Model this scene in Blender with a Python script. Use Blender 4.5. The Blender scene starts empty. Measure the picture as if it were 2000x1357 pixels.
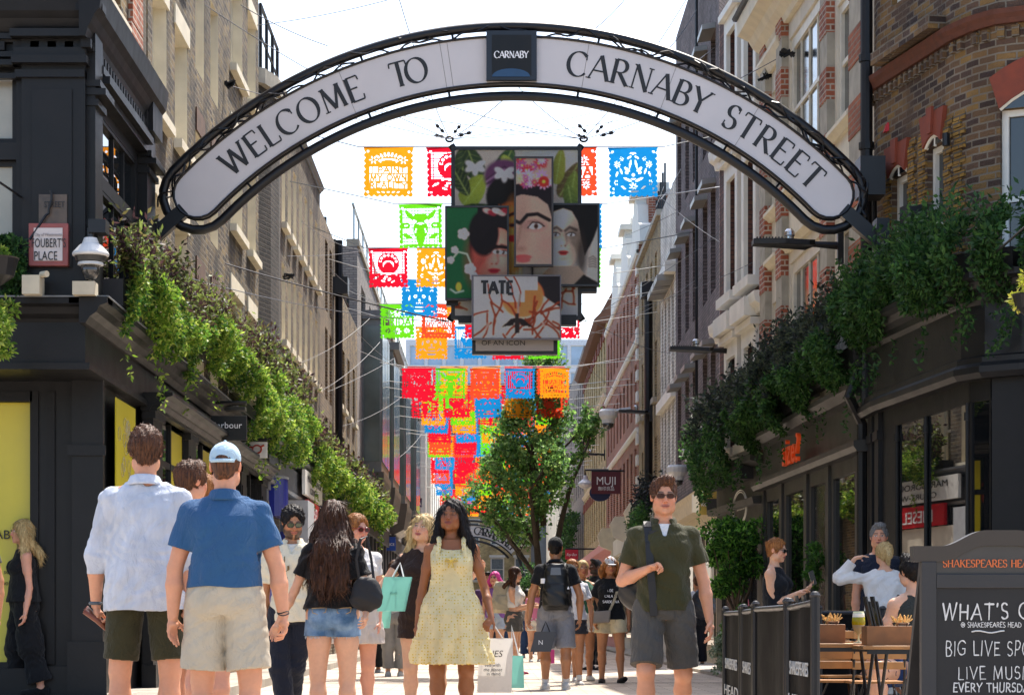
import bpy, math, random
import numpy as np
from mathutils import Vector, Matrix
rnd = random.Random(7)
R = math.radians
F, CX, CY, CH = 4500.0, 967.0, 1220.0, 0.78
sc = bpy.context.scene
C = sc.collection
cam = bpy.data.cameras.new('camera'); cam.sensor_width = 36.0; cam.lens = 81.0
cam.shift_x = (1000 - CX) / 2000; cam.shift_y = (CY - 678.5) / 2000
cam.clip_start = 0.5; cam.clip_end = 3000
camo = bpy.data.objects.new('camera', cam); C.objects.link(camo)
camo.location = (0, 0, CH); camo.rotation_euler = (R(90), 0, 0); sc.camera = camo
SUN_EL, SUN_AZ = 60.0, 23.0
w = bpy.data.worlds.new('World'); sc.world = w; w.use_nodes = True
nt = w.node_tree; nt.nodes.clear()
sky = nt.nodes.new('ShaderNodeTexSky'); sky.sky_type = 'NISHITA'; sky.sun_disc = False
sky.sun_elevation = R(SUN_EL); sky.sun_rotation = R(SUN_AZ)
sky.air_density = 1.0; sky.dust_density = 3.0; sky.ozone_density = 1.0
bg = nt.nodes.new('ShaderNodeBackground'); bg.inputs[1].default_value = 0.15
wo = nt.nodes.new('ShaderNodeOutputWorld')
nt.links.new(sky.outputs[0], bg.inputs[0]); nt.links.new(bg.outputs[0], wo.inputs[0])
sl = bpy.data.lights.new('sun', 'SUN'); sl.energy = 3.5; sl.angle = R(0.6); sl.color = (1.0, 0.94, 0.85)
so = bpy.data.objects.new('sun', sl); C.objects.link(so)
_d = Vector((math.sin(R(SUN_AZ)) * math.cos(R(SUN_EL)), math.cos(R(SUN_AZ)) * math.cos(R(SUN_EL)), math.sin(R(SUN_EL))))
so.rotation_euler = (-_d).to_track_quat('-Z', 'Y').to_euler(); so.location = (0, 0, 40)
sc.view_settings.view_transform = 'Standard'; sc.view_settings.look = 'None'
sc.view_settings.exposure = 1.35; sc.view_settings.gamma = 1.0
try:
 sc.cycles.max_bounces = 6; sc.cycles.diffuse_bounces = 3; sc.cycles.transparent_max_bounces = 8
except Exception: pass
def P(px, py, Y):
 return Vector(((px - CX) * Y / F, Y, CH + (CY - py) * Y / F))
def srgb(h):
 if isinstance(h, str):
  h = h.lstrip('#'); c = [int(h[i:i + 2], 16) / 255 for i in (0, 2, 4)]
  return tuple(((x / 12.92) if x <= .04045 else ((x + .055) / 1.055) ** 2.4) for x in c)
 return tuple(h)
_M = {}
def N_(t, k, **kw):
 n = t.nodes.new('ShaderNode' + k)
 for a, b in kw.items(): setattr(n, a, b)
 return n
def base_mat(name):
 m = bpy.data.materials.new(name); m.use_nodes = True
 return m, m.node_tree, m.node_tree.nodes['Principled BSDF']
def M(name, col=None, rough=.6, metal=0, var=.12, sc_=6.0, bump=.0, bsc=60.0, trans=0.0, spec=None, emit=0):
 if name in _M: return _M[name]
 col = srgb(col)
 m, t, b = base_mat(name)
 b.inputs['Roughness'].default_value = rough; b.inputs['Metallic'].default_value = metal
 if spec is not None: b.inputs['Specular IOR Level'].default_value = spec
 tc = N_(t, 'TexCoord')
 n = N_(t, 'TexNoise'); n.inputs['Scale'].default_value = sc_; n.inputs['Detail'].default_value = 5
 t.links.new(tc.outputs['Object'], n.inputs['Vector'])
 r = N_(t, 'MapRange'); r.inputs[1].default_value = .3; r.inputs[2].default_value = .7
 r.inputs[3].default_value = 1 - var; r.inputs[4].default_value = 1 + var
 t.links.new(n.outputs[0], r.inputs[0])
 mx = N_(t, 'MixRGB', blend_type='MULTIPLY'); mx.inputs[0].default_value = 1
 mx.inputs[1].default_value = (*col, 1); t.links.new(r.outputs[0], mx.inputs[2])
 t.links.new(mx.outputs[0], b.inputs['Base Color'])
 r2 = N_(t, 'MapRange'); r2.inputs[3].default_value = max(rough - .12, .02); r2.inputs[4].default_value = min(rough + .12, 1)
 t.links.new(n.outputs[0], r2.inputs[0]); t.links.new(r2.outputs[0], b.inputs['Roughness'])
 if bump:
  n2 = N_(t, 'TexNoise'); n2.inputs['Scale'].default_value = bsc; n2.inputs['Detail'].default_value = 4
  t.links.new(tc.outputs['Object'], n2.inputs['Vector'])
  bp = N_(t, 'Bump'); bp.inputs['Strength'].default_value = bump; bp.inputs['Distance'].default_value = .01
  t.links.new(n2.outputs[0], bp.inputs['Height']); t.links.new(bp.outputs[0], b.inputs['Normal'])
 if trans:
  tr = N_(t, 'BsdfTranslucent'); t.links.new(mx.outputs[0], tr.inputs[0])
  ms = N_(t, 'MixShader'); ms.inputs[0].default_value = trans
  o = t.nodes['Material Output']
  t.links.new(b.outputs[0], ms.inputs[1]); t.links.new(tr.outputs[0], ms.inputs[2]); t.links.new(ms.outputs[0], o.inputs[0])
 _M[name] = m; return m
def ramp(t, stops):
 r = N_(t, 'ValToRGB'); e = r.color_ramp.elements
 while len(e) < len(stops): e.new(.5)
 for i, (p, c) in enumerate(stops): e[i].position = p; e[i].color = (*srgb(c), 1)
 return r
def brick(name, cols, mortar, bw=.225, rh=.075, ms=.011, stain=.35, stains=None, bump=.5):
 """procedural brick from the UV map (metres); cols = ramp of brick colours"""
 if name in _M: return _M[name]
 m, t, b = base_mat(name)
 uv = N_(t, 'UVMap')
 br = N_(t, 'TexBrick'); br.offset = .5
 for k, v in (('Scale', 1), ('Mortar Size', ms), ('Mortar Smooth', .3), ('Brick Width', bw), ('Row Height', rh), ('Bias', 0)): br.inputs[k].default_value = v
 br.inputs['Color1'].default_value = (0, 0, 0, 1); br.inputs['Color2'].default_value = (1, 1, 1, 1); br.inputs['Mortar'].default_value = (.5, .5, .5, 1)
 nz = N_(t, 'TexNoise'); nz.inputs['Scale'].default_value = 9; nz.inputs['Detail'].default_value = 3
 mm = N_(t, 'VectorMath', operation='MULTIPLY_ADD'); mm.inputs[1].default_value = (.012,) * 3
 t.links.new(uv.outputs[0], nz.inputs['Vector']); t.links.new(nz.outputs['Color'], mm.inputs[0]); t.links.new(uv.outputs[0], mm.inputs[2])
 t.links.new(mm.outputs[0], br.inputs['Vector'])
 rp = ramp(t, [(i / (len(cols) - 1), c) for i, c in enumerate(cols)])
 t.links.new(br.outputs['Color'], rp.inputs[0])
 n = N_(t, 'TexNoise'); n.inputs['Scale'].default_value = 1.1; n.inputs['Detail'].default_value = 8; n.inputs['Roughness'].default_value = .65
 t.links.new(uv.outputs[0], n.inputs['Vector'])
 mr = N_(t, 'MapRange'); mr.inputs[1].default_value = .35; mr.inputs[2].default_value = .65; mr.inputs[3].default_value = 1 - stain; mr.inputs[4].default_value = 1 + stain * .5
 t.links.new(n.outputs[0], mr.inputs[0])
 mx = N_(t, 'MixRGB'); mx.inputs[2].default_value = (*srgb(mortar), 1)
 t.links.new(br.outputs['Fac'], mx.inputs[0]); t.links.new(rp.outputs[0], mx.inputs[1])
 if stains:
  n3 = N_(t, 'TexNoise'); n3.inputs['Scale'].default_value = .7; n3.inputs['Detail'].default_value = 6
  mp = N_(t, 'Mapping'); mp.inputs['Scale'].default_value = (1.6, .5, 1); mp.inputs['Location'].default_value = (3.3, 1.7, 0)
  t.links.new(uv.outputs[0], mp.inputs[0]); t.links.new(mp.outputs[0], n3.inputs['Vector'])
  m3 = N_(t, 'MapRange'); m3.inputs[1].default_value = .52; m3.inputs[2].default_value = .62; m3.inputs[4].default_value = .75
  t.links.new(n3.outputs[0], m3.inputs[0])
  x3 = N_(t, 'MixRGB'); x3.inputs[2].default_value = (*srgb(stains), 1)
  t.links.new(m3.outputs[0], x3.inputs[0]); t.links.new(mx.outputs[0], x3.inputs[1]); mx = x3
 m2 = N_(t, 'MixRGB', blend_type='MULTIPLY'); m2.inputs[0].default_value = 1
 t.links.new(mx.outputs[0], m2.inputs[1]); t.links.new(mr.outputs[0], m2.inputs[2])
 t.links.new(m2.outputs[0], b.inputs['Base Color']); b.inputs['Roughness'].default_value = .9
 nf = N_(t, 'TexNoise'); nf.inputs['Scale'].default_value = 40; nf.inputs['Detail'].default_value = 4
 t.links.new(uv.outputs[0], nf.inputs['Vector'])
 hh = N_(t, 'Math', operation='MULTIPLY_ADD'); hh.inputs[1].default_value = -1.0
 t.links.new(br.outputs['Fac'], hh.inputs[0]); t.links.new(nf.outputs[0], hh.inputs[2])
 bp = N_(t, 'Bump'); bp.inputs['Strength'].default_value = bump; bp.inputs['Distance'].default_value = .02
 t.links.new(hh.outputs[0], bp.inputs['Height']); t.links.new(bp.outputs[0], b.inputs['Normal'])
 _M[name] = m; return m
def vcmat(name, rough=.5, sss=0.0, trans=0.0, bump=0.0, spec=.5, bsc=300):
 if name in _M: return _M[name]
 m, t, b = base_mat(name)
 a = N_(t, 'VertexColor', layer_name='Col')
 n = N_(t, 'TexNoise'); n.inputs['Scale'].default_value = 45; n.inputs['Detail'].default_value = 4
 tc = N_(t, 'TexCoord'); t.links.new(tc.outputs['Object'], n.inputs['Vector'])
 mr = N_(t, 'MapRange'); mr.inputs[3].default_value = .9; mr.inputs[4].default_value = 1.1; t.links.new(n.outputs[0], mr.inputs[0])
 mx = N_(t, 'MixRGB', blend_type='MULTIPLY'); mx.inputs[0].default_value = 1
 t.links.new(a.outputs[0], mx.inputs[1]); t.links.new(mr.outputs[0], mx.inputs[2]); t.links.new(mx.outputs[0], b.inputs['Base Color'])
 b.inputs['Roughness'].default_value = rough; b.inputs['Specular IOR Level'].default_value = spec
 if sss: b.inputs['Subsurface Weight'].default_value = sss; b.inputs['Subsurface Radius'].default_value = (.012, .005, .003); b.inputs['Subsurface Scale'].default_value = 1
 if bump:
  n2 = N_(t, 'TexNoise'); n2.inputs['Scale'].default_value = bsc; t.links.new(tc.outputs['Object'], n2.inputs['Vector'])
  bp = N_(t, 'Bump'); bp.inputs['Strength'].default_value = bump; bp.inputs['Distance'].default_value = .004
  t.links.new(n2.outputs[0], bp.inputs['Height']); t.links.new(bp.outputs[0], b.inputs['Normal'])
 if trans:
  tr = N_(t, 'BsdfTranslucent'); t.links.new(mx.outputs[0], tr.inputs[0])
  ms = N_(t, 'MixShader'); ms.inputs[0].default_value = trans; o = t.nodes['Material Output']
  t.links.new(b.outputs[0], ms.inputs[1]); t.links.new(tr.outputs[0], ms.inputs[2]); t.links.new(ms.outputs[0], o.inputs[0])
 _M[name] = m; return m

def tag(o, label=None, cat=None, group=None, kind=None):
 if label: o['label'] = label
 if cat: o['category'] = cat
 if group: o['group'] = group
 if kind: o['kind'] = kind
 return o
def thing(name, label, cat, loc=(0, 0, 0), group=None, rot=0):
 o = bpy.data.objects.new(name, None); C.objects.link(o); o.empty_display_size = .2
 o.location = loc; o.rotation_euler = (0, 0, rot)
 return tag(o, label, cat, group)
def adopt(o, parent):
 if parent is not None:
  o.parent = parent
  if parent.parent is None:
   m = Matrix.LocRotScale(parent.location, parent.rotation_euler, parent.scale)
   o.matrix_parent_inverse = m.inverted()
 return o
NOSPLIT = {'lettering', 'tattoo', 'frayed_hem', 'embroidered_sprig', 'wall', 'lens', 'pane', 'straw_filling', 'line_drawing', 'spectacles', 'ring', 'cooling_fins', 'pocket_stitching'}
class MB:
 def __init__(s): s.v = []; s.f = []; s.mi = []; s.uv = {}
 def quad(s, a, b, c, d, mi=0, uv=None):
  n = len(s.v); s.v += [tuple(a), tuple(b), tuple(c), tuple(d)]; s.f.append((n, n + 1, n + 2, n + 3)); s.mi.append(mi)
  if uv: s.uv[len(s.f) - 1] = uv
 def poly(s, pts, mi=0):
  n = len(s.v); s.v += [tuple(p) for p in pts]; s.f.append(tuple(range(n, n + len(pts)))); s.mi.append(mi)
 def hexa(s, p, mi=0):
  n = len(s.v); s.v += [tuple(q) for q in p]
  for f in ((3, 2, 1, 0), (4, 5, 6, 7), (0, 1, 5, 4), (1, 2, 6, 5), (2, 3, 7, 6), (3, 0, 4, 7)):
   s.f.append(tuple(n + i for i in f)); s.mi.append(mi)
 def box(s, x0, x1, y0, y1, z0, z1, mi=0):
  s.hexa([(x0, y0, z0), (x1, y0, z0), (x1, y1, z0), (x0, y1, z0), (x0, y0, z1), (x1, y0, z1), (x1, y1, z1), (x0, y1, z1)], mi)
 def tube(s, pts, r, n=8, mi=0, closed=False, caps=True):
  pts = [Vector(p) for p in pts]; N = len(pts); base = len(s.v); up = Vector((0, 0, 1)); pr = None
  rr = r if isinstance(r, (list, tuple)) else [r] * N
  for i, p in enumerate(pts):
   a = pts[(i - 1) % N] if (i > 0 or closed) else p; b = pts[(i + 1) % N] if (i < N - 1 or closed) else p
   t = (b - a).normalized() if (b - a).length > 1e-9 else Vector((0, 0, 1))
   if pr is None: x = t.cross(up if abs(t.z) < .9 else Vector((0, 1, 0))).normalized()
   else: x = (pr - t * pr.dot(t)).normalized()
   pr = x; y = t.cross(x)
   for k in range(n):
    q = 2 * math.pi * k / n; s.v.append(tuple(p + (x * math.cos(q) + y * math.sin(q)) * rr[i]))
  for i in range(N if closed else N - 1):
   for k in range(n):
    a = base + i * n + k; b = base + i * n + (k + 1) % n; c = base + ((i + 1) % N) * n + (k + 1) % n; d = base + ((i + 1) % N) * n + k
    s.f.append((a, b, c, d)); s.mi.append(mi)
  if caps and not closed:
   s.f.append(tuple(base + k for k in reversed(range(n)))); s.mi.append(mi)
   s.f.append(tuple(base + (N - 1) * n + k for k in range(n))); s.mi.append(mi)
 def prism(s, pts, off, mi=0):
  pts = [Vector(p) for p in pts]; off = Vector(off); n = len(s.v); k = len(pts)
  s.v += [tuple(p) for p in pts] + [tuple(p + off) for p in pts]
  s.f.append(tuple(reversed(range(n, n + k)))); s.mi.append(mi); s.f.append(tuple(range(n + k, n + 2 * k))); s.mi.append(mi)
  for i in range(k):
   j = (i + 1) % k; s.f.append((n + i, n + j, n + k + j, n + k + i)); s.mi.append(mi)
 def lathe(s, c, prof, n=16, mi=0):
  base = len(s.v)
  for r, z in prof:
   for k in range(n): q = 2 * math.pi * k / n; s.v.append((c[0] + r * math.cos(q), c[1] + r * math.sin(q), c[2] + z))
  for i in range(len(prof) - 1):
   for k in range(n):
    a = base + i * n + k; b = base + i * n + (k + 1) % n; s.f.append((a, b, b + n, a + n)); s.mi.append(mi)
  s.f.append(tuple(base + k for k in reversed(range(n)))); s.mi.append(mi)
  s.f.append(tuple(base + (len(prof) - 1) * n + k for k in range(n))); s.mi.append(mi)
 def pieces(s):
  comp = []; cur = None
  for i, f in enumerate(s.f):
   lo, hi = min(f), max(f)
   if cur is None or lo > cur[1]: cur = [lo, hi, [i]]; comp.append(cur)
   else: cur[1] = max(cur[1], hi); cur[0] = min(cur[0], lo); cur[2].append(i)
  if not 2 <= len(comp) <= 160: return None
  bb = []
  for c in comp:
   a = np.array(s.v[c[0]:c[1] + 1]); bb.append((a.min(0) - .012, a.max(0) + .012))
  par = list(range(len(comp)))
  def fd(i):
   while par[i] != i: i = par[i]
   return i
  for i in range(len(comp)):
   for j in range(i):
    if fd(i) != fd(j) and (bb[i][0] <= bb[j][1]).all() and (bb[j][0] <= bb[i][1]).all(): par[fd(i)] = fd(j)
  g = {}
  for i, c in enumerate(comp): g.setdefault(fd(i), []).extend(c[2])
  return list(g.values()) if 2 <= len(g) <= 40 else None
 def build(s, name, mats, parent=None, smooth=False, bevel=0):
  if parent is not None and name not in NOSPLIT and not s.uv:
   ps = s.pieces()
   if ps:
    first = None
    for fs in ps:
     m = MB(); mp = {}
     for i in fs:
      q = []
      for k in s.f[i]:
       if k not in mp: mp[k] = len(m.v); m.v.append(s.v[k])
       q.append(mp[k])
      m.f.append(tuple(q)); m.mi.append(s.mi[i])
     o = m.build_one(name, mats, parent, smooth, bevel); first = first or o
    return first
  return s.build_one(name, mats, parent, smooth, bevel)
 def build_one(s, name, mats, parent=None, smooth=False, bevel=0):
  me = bpy.data.meshes.new(name); me.from_pydata(s.v, [], s.f); 
  if not isinstance(mats, (list, tuple)): mats = [mats]
  for m in mats: me.materials.append(m)
  if any(s.mi): me.polygons.foreach_set('material_index', s.mi)
  me.validate(); me.update()
  uvl = me.uv_layers.new(name='UVMap'); nv = len(me.loops)
  co = np.empty(len(me.vertices) * 3, np.float32); me.vertices.foreach_get('co', co); co = co.reshape(-1, 3)
  li = np.empty(nv, np.int32); me.loops.foreach_get('vertex_index', li)
  pn = np.empty(len(me.polygons) * 3, np.float32); me.polygons.foreach_get('normal', pn); pn = pn.reshape(-1, 3)
  lt = np.empty(len(me.polygons), np.int32); me.polygons.foreach_get('loop_total', lt)
  ln = np.repeat(pn, lt, axis=0); p = co[li]
  h = np.hypot(ln[:, 0], ln[:, 1]); h[h < 1e-6] = 1
  u = (-ln[:, 1] * p[:, 0] + ln[:, 0] * p[:, 1]) / h; v = p[:, 2].copy()
  flat = np.abs(ln[:, 2]) > .7; u[flat] = p[flat, 0]; v[flat] = p[flat, 1]
  uvs = np.stack([u, v], 1).astype(np.float32)
  if s.uv and len(me.polygons) == len(s.f):
   st = np.empty(len(me.polygons), np.int32); me.polygons.foreach_get('loop_start', st)
   for fi, q in s.uv.items():
    for k in range(4): uvs[st[fi] + k] = q[k]
  uvl.data.foreach_set('uv', uvs.ravel())
  if smooth: me.polygons.foreach_set('use_smooth', [True] * len(me.polygons))
  o = bpy.data.objects.new(name, me); C.objects.link(o)
  if bevel:
   b = o.modifiers.new('b', 'BEVEL'); b.width = bevel; b.segments = 2; b.limit_method = 'ANGLE'
  return adopt(o, parent)
class Fr:
 def __init__(s, O, U, N): s.O = Vector(O); s.U = Vector(U); s.N = Vector(N)
 def p(s, u, z, d=0): q = s.O + s.U * u + s.N * d; return Vector((q.x, q.y, z))
 def box(s, mb, u0, u1, z0, z1, d0, d1, mi=0):
  p = s.p; mb.hexa([p(u0, z0, d0), p(u1, z0, d0), p(u1, z0, d1), p(u0, z0, d1), p(u0, z1, d0), p(u1, z1, d0), p(u1, z1, d1), p(u0, z1, d1)], mi)
 def profile(s, mb, u0, u1, prof, mi=0):
  p = s.p; n = len(mb.v); k = len(prof)
  mb.v += [tuple(p(u0, z, d)) for d, z in prof] + [tuple(p(u1, z, d)) for d, z in prof]
  for i in range(k):
   j = (i + 1) % k; mb.f.append((n + i, n + j, n + k + j, n + k + i)); mb.mi.append(mi)
  mb.f.append(tuple(reversed(range(n, n + k)))); mb.mi.append(mi); mb.f.append(tuple(range(n + k, n + 2 * k))); mb.mi.append(mi)
 def wall(s, mb, u0, u1, z0, z1, holes, dep=.14, mi=0, mr=None, th=.0):
  us = sorted({u0, u1} | {h[0] for h in holes} | {h[1] for h in holes}); zs = sorted({z0, z1} | {h[2] for h in holes} | {h[3] for h in holes})
  us = [a for a in us if u0 <= a <= u1]; zs = [a for a in zs if z0 <= a <= z1]; p = s.p
  for a, b in zip(us, us[1:]):
   run = None
   for c, d in zip(zs, zs[1:]):
    m_, n_ = (a + b) / 2, (c + d) / 2
    if any(h[0] < m_ < h[1] and h[2] < n_ < h[3] for h in holes):
     if run: mb.quad(p(a, run[0], th), p(b, run[0], th), p(b, run[1], th), p(a, run[1], th), mi); run = None
    else: run = (run[0], d) if run else (c, d)
   if run: mb.quad(p(a, run[0], th), p(b, run[0], th), p(b, run[1], th), p(a, run[1], th), mi)
  r = mi if mr is None else mr
  for a, b, c, d in holes:
   for e, f_, g, h in (((a, c), (b, c), 0, 0), ((b, c), (b, d), 0, 0), ((b, d), (a, d), 0, 0), ((a, d), (a, c), 0, 0)):
    mb.quad(p(e[0], e[1], th), p(f_[0], f_[1], th), p(f_[0], f_[1], th - dep), p(e[0], e[1], th - dep), r)
def copy_tree(o, parent=None):
 c = o.copy(); C.objects.link(c)
 if parent is not None: c.parent = parent; c.matrix_parent_inverse = o.matrix_parent_inverse
 for ch in list(o.children): copy_tree(ch, c)
 return c
def text(s, O, U, V, h, mat, parent=None, name='lettering', align='CENTER', ext=.004, sx=1.0, shear=0, sp=1.0):
 """flat lettering: O = baseline anchor, U right, V up, h = cap height"""
 cu = bpy.data.curves.new('t', 'FONT'); cu.body = s; cu.size = h / .72; cu.align_x = align; cu.extrude = ext / 2
 cu.resolution_u = 3; cu.shear = shear; cu.space_character = sp
 o = bpy.data.objects.new('t', cu); C.objects.link(o)
 dg = bpy.context.evaluated_depsgraph_get(); me = bpy.data.meshes.new_from_object(o.evaluated_get(dg)); bpy.data.objects.remove(o)
 U = Vector(U).normalized() * sx; V = Vector(V).normalized(); W = Vector(U).cross(V).normalized(); O = Vector(O)
 mt = Matrix(((U.x, V.x, W.x, O.x), (U.y, V.y, W.y, O.y), (U.z, V.z, W.z, O.z), (0, 0, 0, 1)))
 me.transform(mt); me.name = name; me.materials.clear(); me.materials.append(mat)
 ob = bpy.data.objects.new(name, me); C.objects.link(ob); return adopt(ob, parent)
def arc(cx, cy, rx, ry, a0, a1, n=14): return [(cx + rx * math.cos(R(a0 + (a1 - a0) * i / n)), cy + ry * math.sin(R(a0 + (a1 - a0) * i / n))) for i in range(n + 1)]
G = {'A': (.78, [[(0, 0), (.39, 1)], [(.39, 1), (.78, 0)], [(.13, .36), (.65, .36)]]),
 'B': (.62, [[(.1, 0), (.1, 1)], [(.1, 1), (.3, 1)] + arc(.3, .76, .24, .24, 90, -90) + [(.1, .52)], [(.1, .52), (.32, .52)] + arc(.32, .26, .28, .26, 90, -90) + [(.1, 0)]]),
 'C': (.80, [arc(.45, .5, .41, .5, 42, 318, 22)]), 'D': (.75, [[(.1, 0), (.1, 1)], [(.1, 1), (.28, 1)] + arc(.28, .5, .44, .5, 90, -90, 18) + [(.1, 0)]]),
 'E': (.62, [[(.1, 0), (.1, 1)], [(.1, 1), (.56, 1)], [(.1, .53), (.46, .53)], [(.1, 0), (.6, 0)]]),
 'F': (.56, [[(.1, 0), (.1, 1)], [(.1, 1), (.54, 1)], [(.1, .53), (.44, .53)]]),
 'G': (.84, [arc(.45, .5, .41, .5, 42, 300, 20) + [(.74, .1), (.74, .42), (.5, .42)]]),
 'H': (.76, [[(.1, 0), (.1, 1)], [(.66, 0), (.66, 1)], [(.1, .52), (.66, .52)]]), 'I': (.24, [[(.12, 0), (.12, 1)]]),
 'K': (.72, [[(.1, 0), (.1, 1)], [(.62, 1), (.12, .45)], [(.26, .58), (.7, 0)]]),
 'L': (.58, [[(.1, 0), (.1, 1)], [(.1, 0), (.56, 0)]]),
 'M': (.98, [[(.1, 0), (.16, 1)], [(.16, 1), (.49, .06)], [(.49, .06), (.82, 1)], [(.82, 1), (.88, 0)]]),
 'N': (.80, [[(.1, 0), (.1, 1)], [(.1, 1), (.7, 0)], [(.7, 0), (.7, 1)]]), 'O': (.92, [arc(.46, .5, .41, .5, 90, 450, 28)]),
 'P': (.60, [[(.1, 0), (.1, 1)], [(.1, 1), (.3, 1)] + arc(.3, .73, .26, .27, 90, -90) + [(.1, .46)]]),
 'R': (.70, [[(.1, 0), (.1, 1)], [(.1, 1), (.3, 1)] + arc(.3, .74, .26, .26, 90, -90) + [(.1, .48)], [(.3, .48), (.68, 0)]]),
 'S': (.56, [arc(.28, .75, .22, .25, 35, 270, 12)[:-1] + arc(.28, .25, .24, .25, 90, -145, 14)]),
 'T': (.70, [[(.35, 0), (.35, 1)], [(.02, 1), (.68, 1)]]), 'U': (.76, [[(.1, 1), (.1, .35)] + arc(.38, .32, .28, .32, 180, 360) + [(.66, 1)]]),
 'V': (.74, [[(.02, 1), (.37, 0)], [(.37, 0), (.72, 1)]]), 'W': (1.06, [[(.02, 1), (.28, 0)], [(.28, 0), (.53, .95)], [(.53, .95), (.79, 0)], [(.79, 0), (1.04, 1)]]),
 'X': (.7, [[(.04, 1), (.66, 0)], [(.66, 1), (.04, 0)]]), 'Y': (.72, [[(.02, 1), (.36, .48)], [(.7, 1), (.36, .48)], [(.36, .48), (.36, 0)]]),
 "'": (.15, [[(.08, 1), (.05, .8)]]), ' ': (.38, []), '@': (1.0, [arc(.5, .45, .2, .2, 0, 360, 14), arc(.5, .45, .45, .48, -50, 290, 22), [(.7, .6), (.72, .3), (.86, .3)]]),
 '-': (.4, [[(.05, .4), (.35, .4)]])}
def glyph_serif(mb, ch, place, thick=.125, thin=.045, dz=0.0, serif=True):
 """strokes become ribbons whose width follows a broad nib; place(x,y,k)->3D point (k: tiny layer number)"""
 wd, st = G[ch]; k = [0]
 def rib(pts, th=None):
  k[0] += 1; n = len(pts); L = []; Rr = []
  for i, p in enumerate(pts):
   a = pts[max(i - 1, 0)]; b = pts[min(i + 1, n - 1)]
   if pts[0] == pts[-1] or (abs(pts[0][0] - pts[-1][0]) + abs(pts[0][1] - pts[-1][1]) < 1e-6):
    a = pts[i - 1] if i > 0 else pts[n - 2]; b = pts[i + 1] if i < n - 1 else pts[1]
   dx, dy = b[0] - a[0], b[1] - a[1]; l = math.hypot(dx, dy) or 1; dx /= l; dy /= l
   q = math.atan2(dy, dx); wv = th if th else thin + (thick - thin) * abs(math.sin(q - R(14 if n > 3 else 22))) ** (1.6 if n > 3 else 2)
   if n == 2 and not th and abs(dx) < .1: wv = thick
   L.append((p[0] - dy * wv / 2, p[1] + dx * wv / 2)); Rr.append((p[0] + dy * wv / 2, p[1] - dx * wv / 2))
  for i in range(n - 1): mb.quad(place(*L[i], k[0]), place(*Rr[i], k[0]), place(*Rr[i + 1], k[0]), place(*L[i + 1], k[0]))
 for s_ in st:
  th = None
  if ch == 'N' and s_[0][0] == s_[1][0]: th = thin * 1.25
  if ch == 'M' and s_[0][0] == .1: th = thin * 1.3
  if ch == 'M' and s_[0] == (.82, 1): th = thick
  if ch in 'AVWY' and len(s_) == 2 and s_[0] == (0, 0): th = thin * 1.3
  rib(s_, th)
  if serif:
   if len(s_) == 2:
    (ax, ay), (bx, by) = s_
    if abs(by - ay) > .4:
     for (x, y) in ((ax, ay), (bx, by)):
      if y in (0, 1) and not (ch == 'A' and y == 1) and not (ch in 'VWM' and .2 < x < .8 and y == 0) and not (ch == 'N' and x == .7 and y == 0) and not (ch in 'TEFBDPR' and y == 1 and ch == 'T'):
       h = .105; yy = thin * .5 if y == 0 else 1 - thin * .5; rib([(x - h, yy), (x + h, yy)], thin)
    elif abs(by - ay) < .01 and ay in (0, 1):
     for x in ((ax, bx) if ch == 'T' else (max(ax, bx),)):
      rib([(x, ay + (.04 if ay else -.04) * 0), (x + (.02 if x > .3 else -.02), .82 if ay else .2)], thin * 1.2)
   elif ch in 'CGS':
    x, y = s_[0]; rib([(x, y + .08), (x + .01, y - .14)], thin * 1.1)
    if ch == 'S': x, y = s_[-1]; rib([(x, y + .16), (x - .01, y - .06)], thin * 1.1)
def glyph_line(s, h, sp=.14):
 w = sum((G[c][0] + sp) * h for c in s) - sp * h; x = -w / 2; out = []
 for c in s: out.append((c, x)); x += (G[c][0] + sp) * h
 return out, w
def serif_text(s, O, U, V, h, mat, parent, name='lettering', thick=.14, thin=.05, sx=1.0, d=.004, serif=True, sp=.14, width=None):
 if width: sx = width / glyph_line(s, h, sp)[1]
 mb = MB(); U = Vector(U).normalized(); V = Vector(V).normalized(); W = U.cross(V).normalized(); O = Vector(O)
 for c, x0 in glyph_line(s, h, sp)[0]:
  glyph_serif(mb, c, lambda x, y, k, x0=x0: O + U * ((x0 + x * h) * sx) + V * (y * h) + W * (d + k * .0004), thick, thin, serif=serif)
 return mb.build(name, mat, parent)
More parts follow.
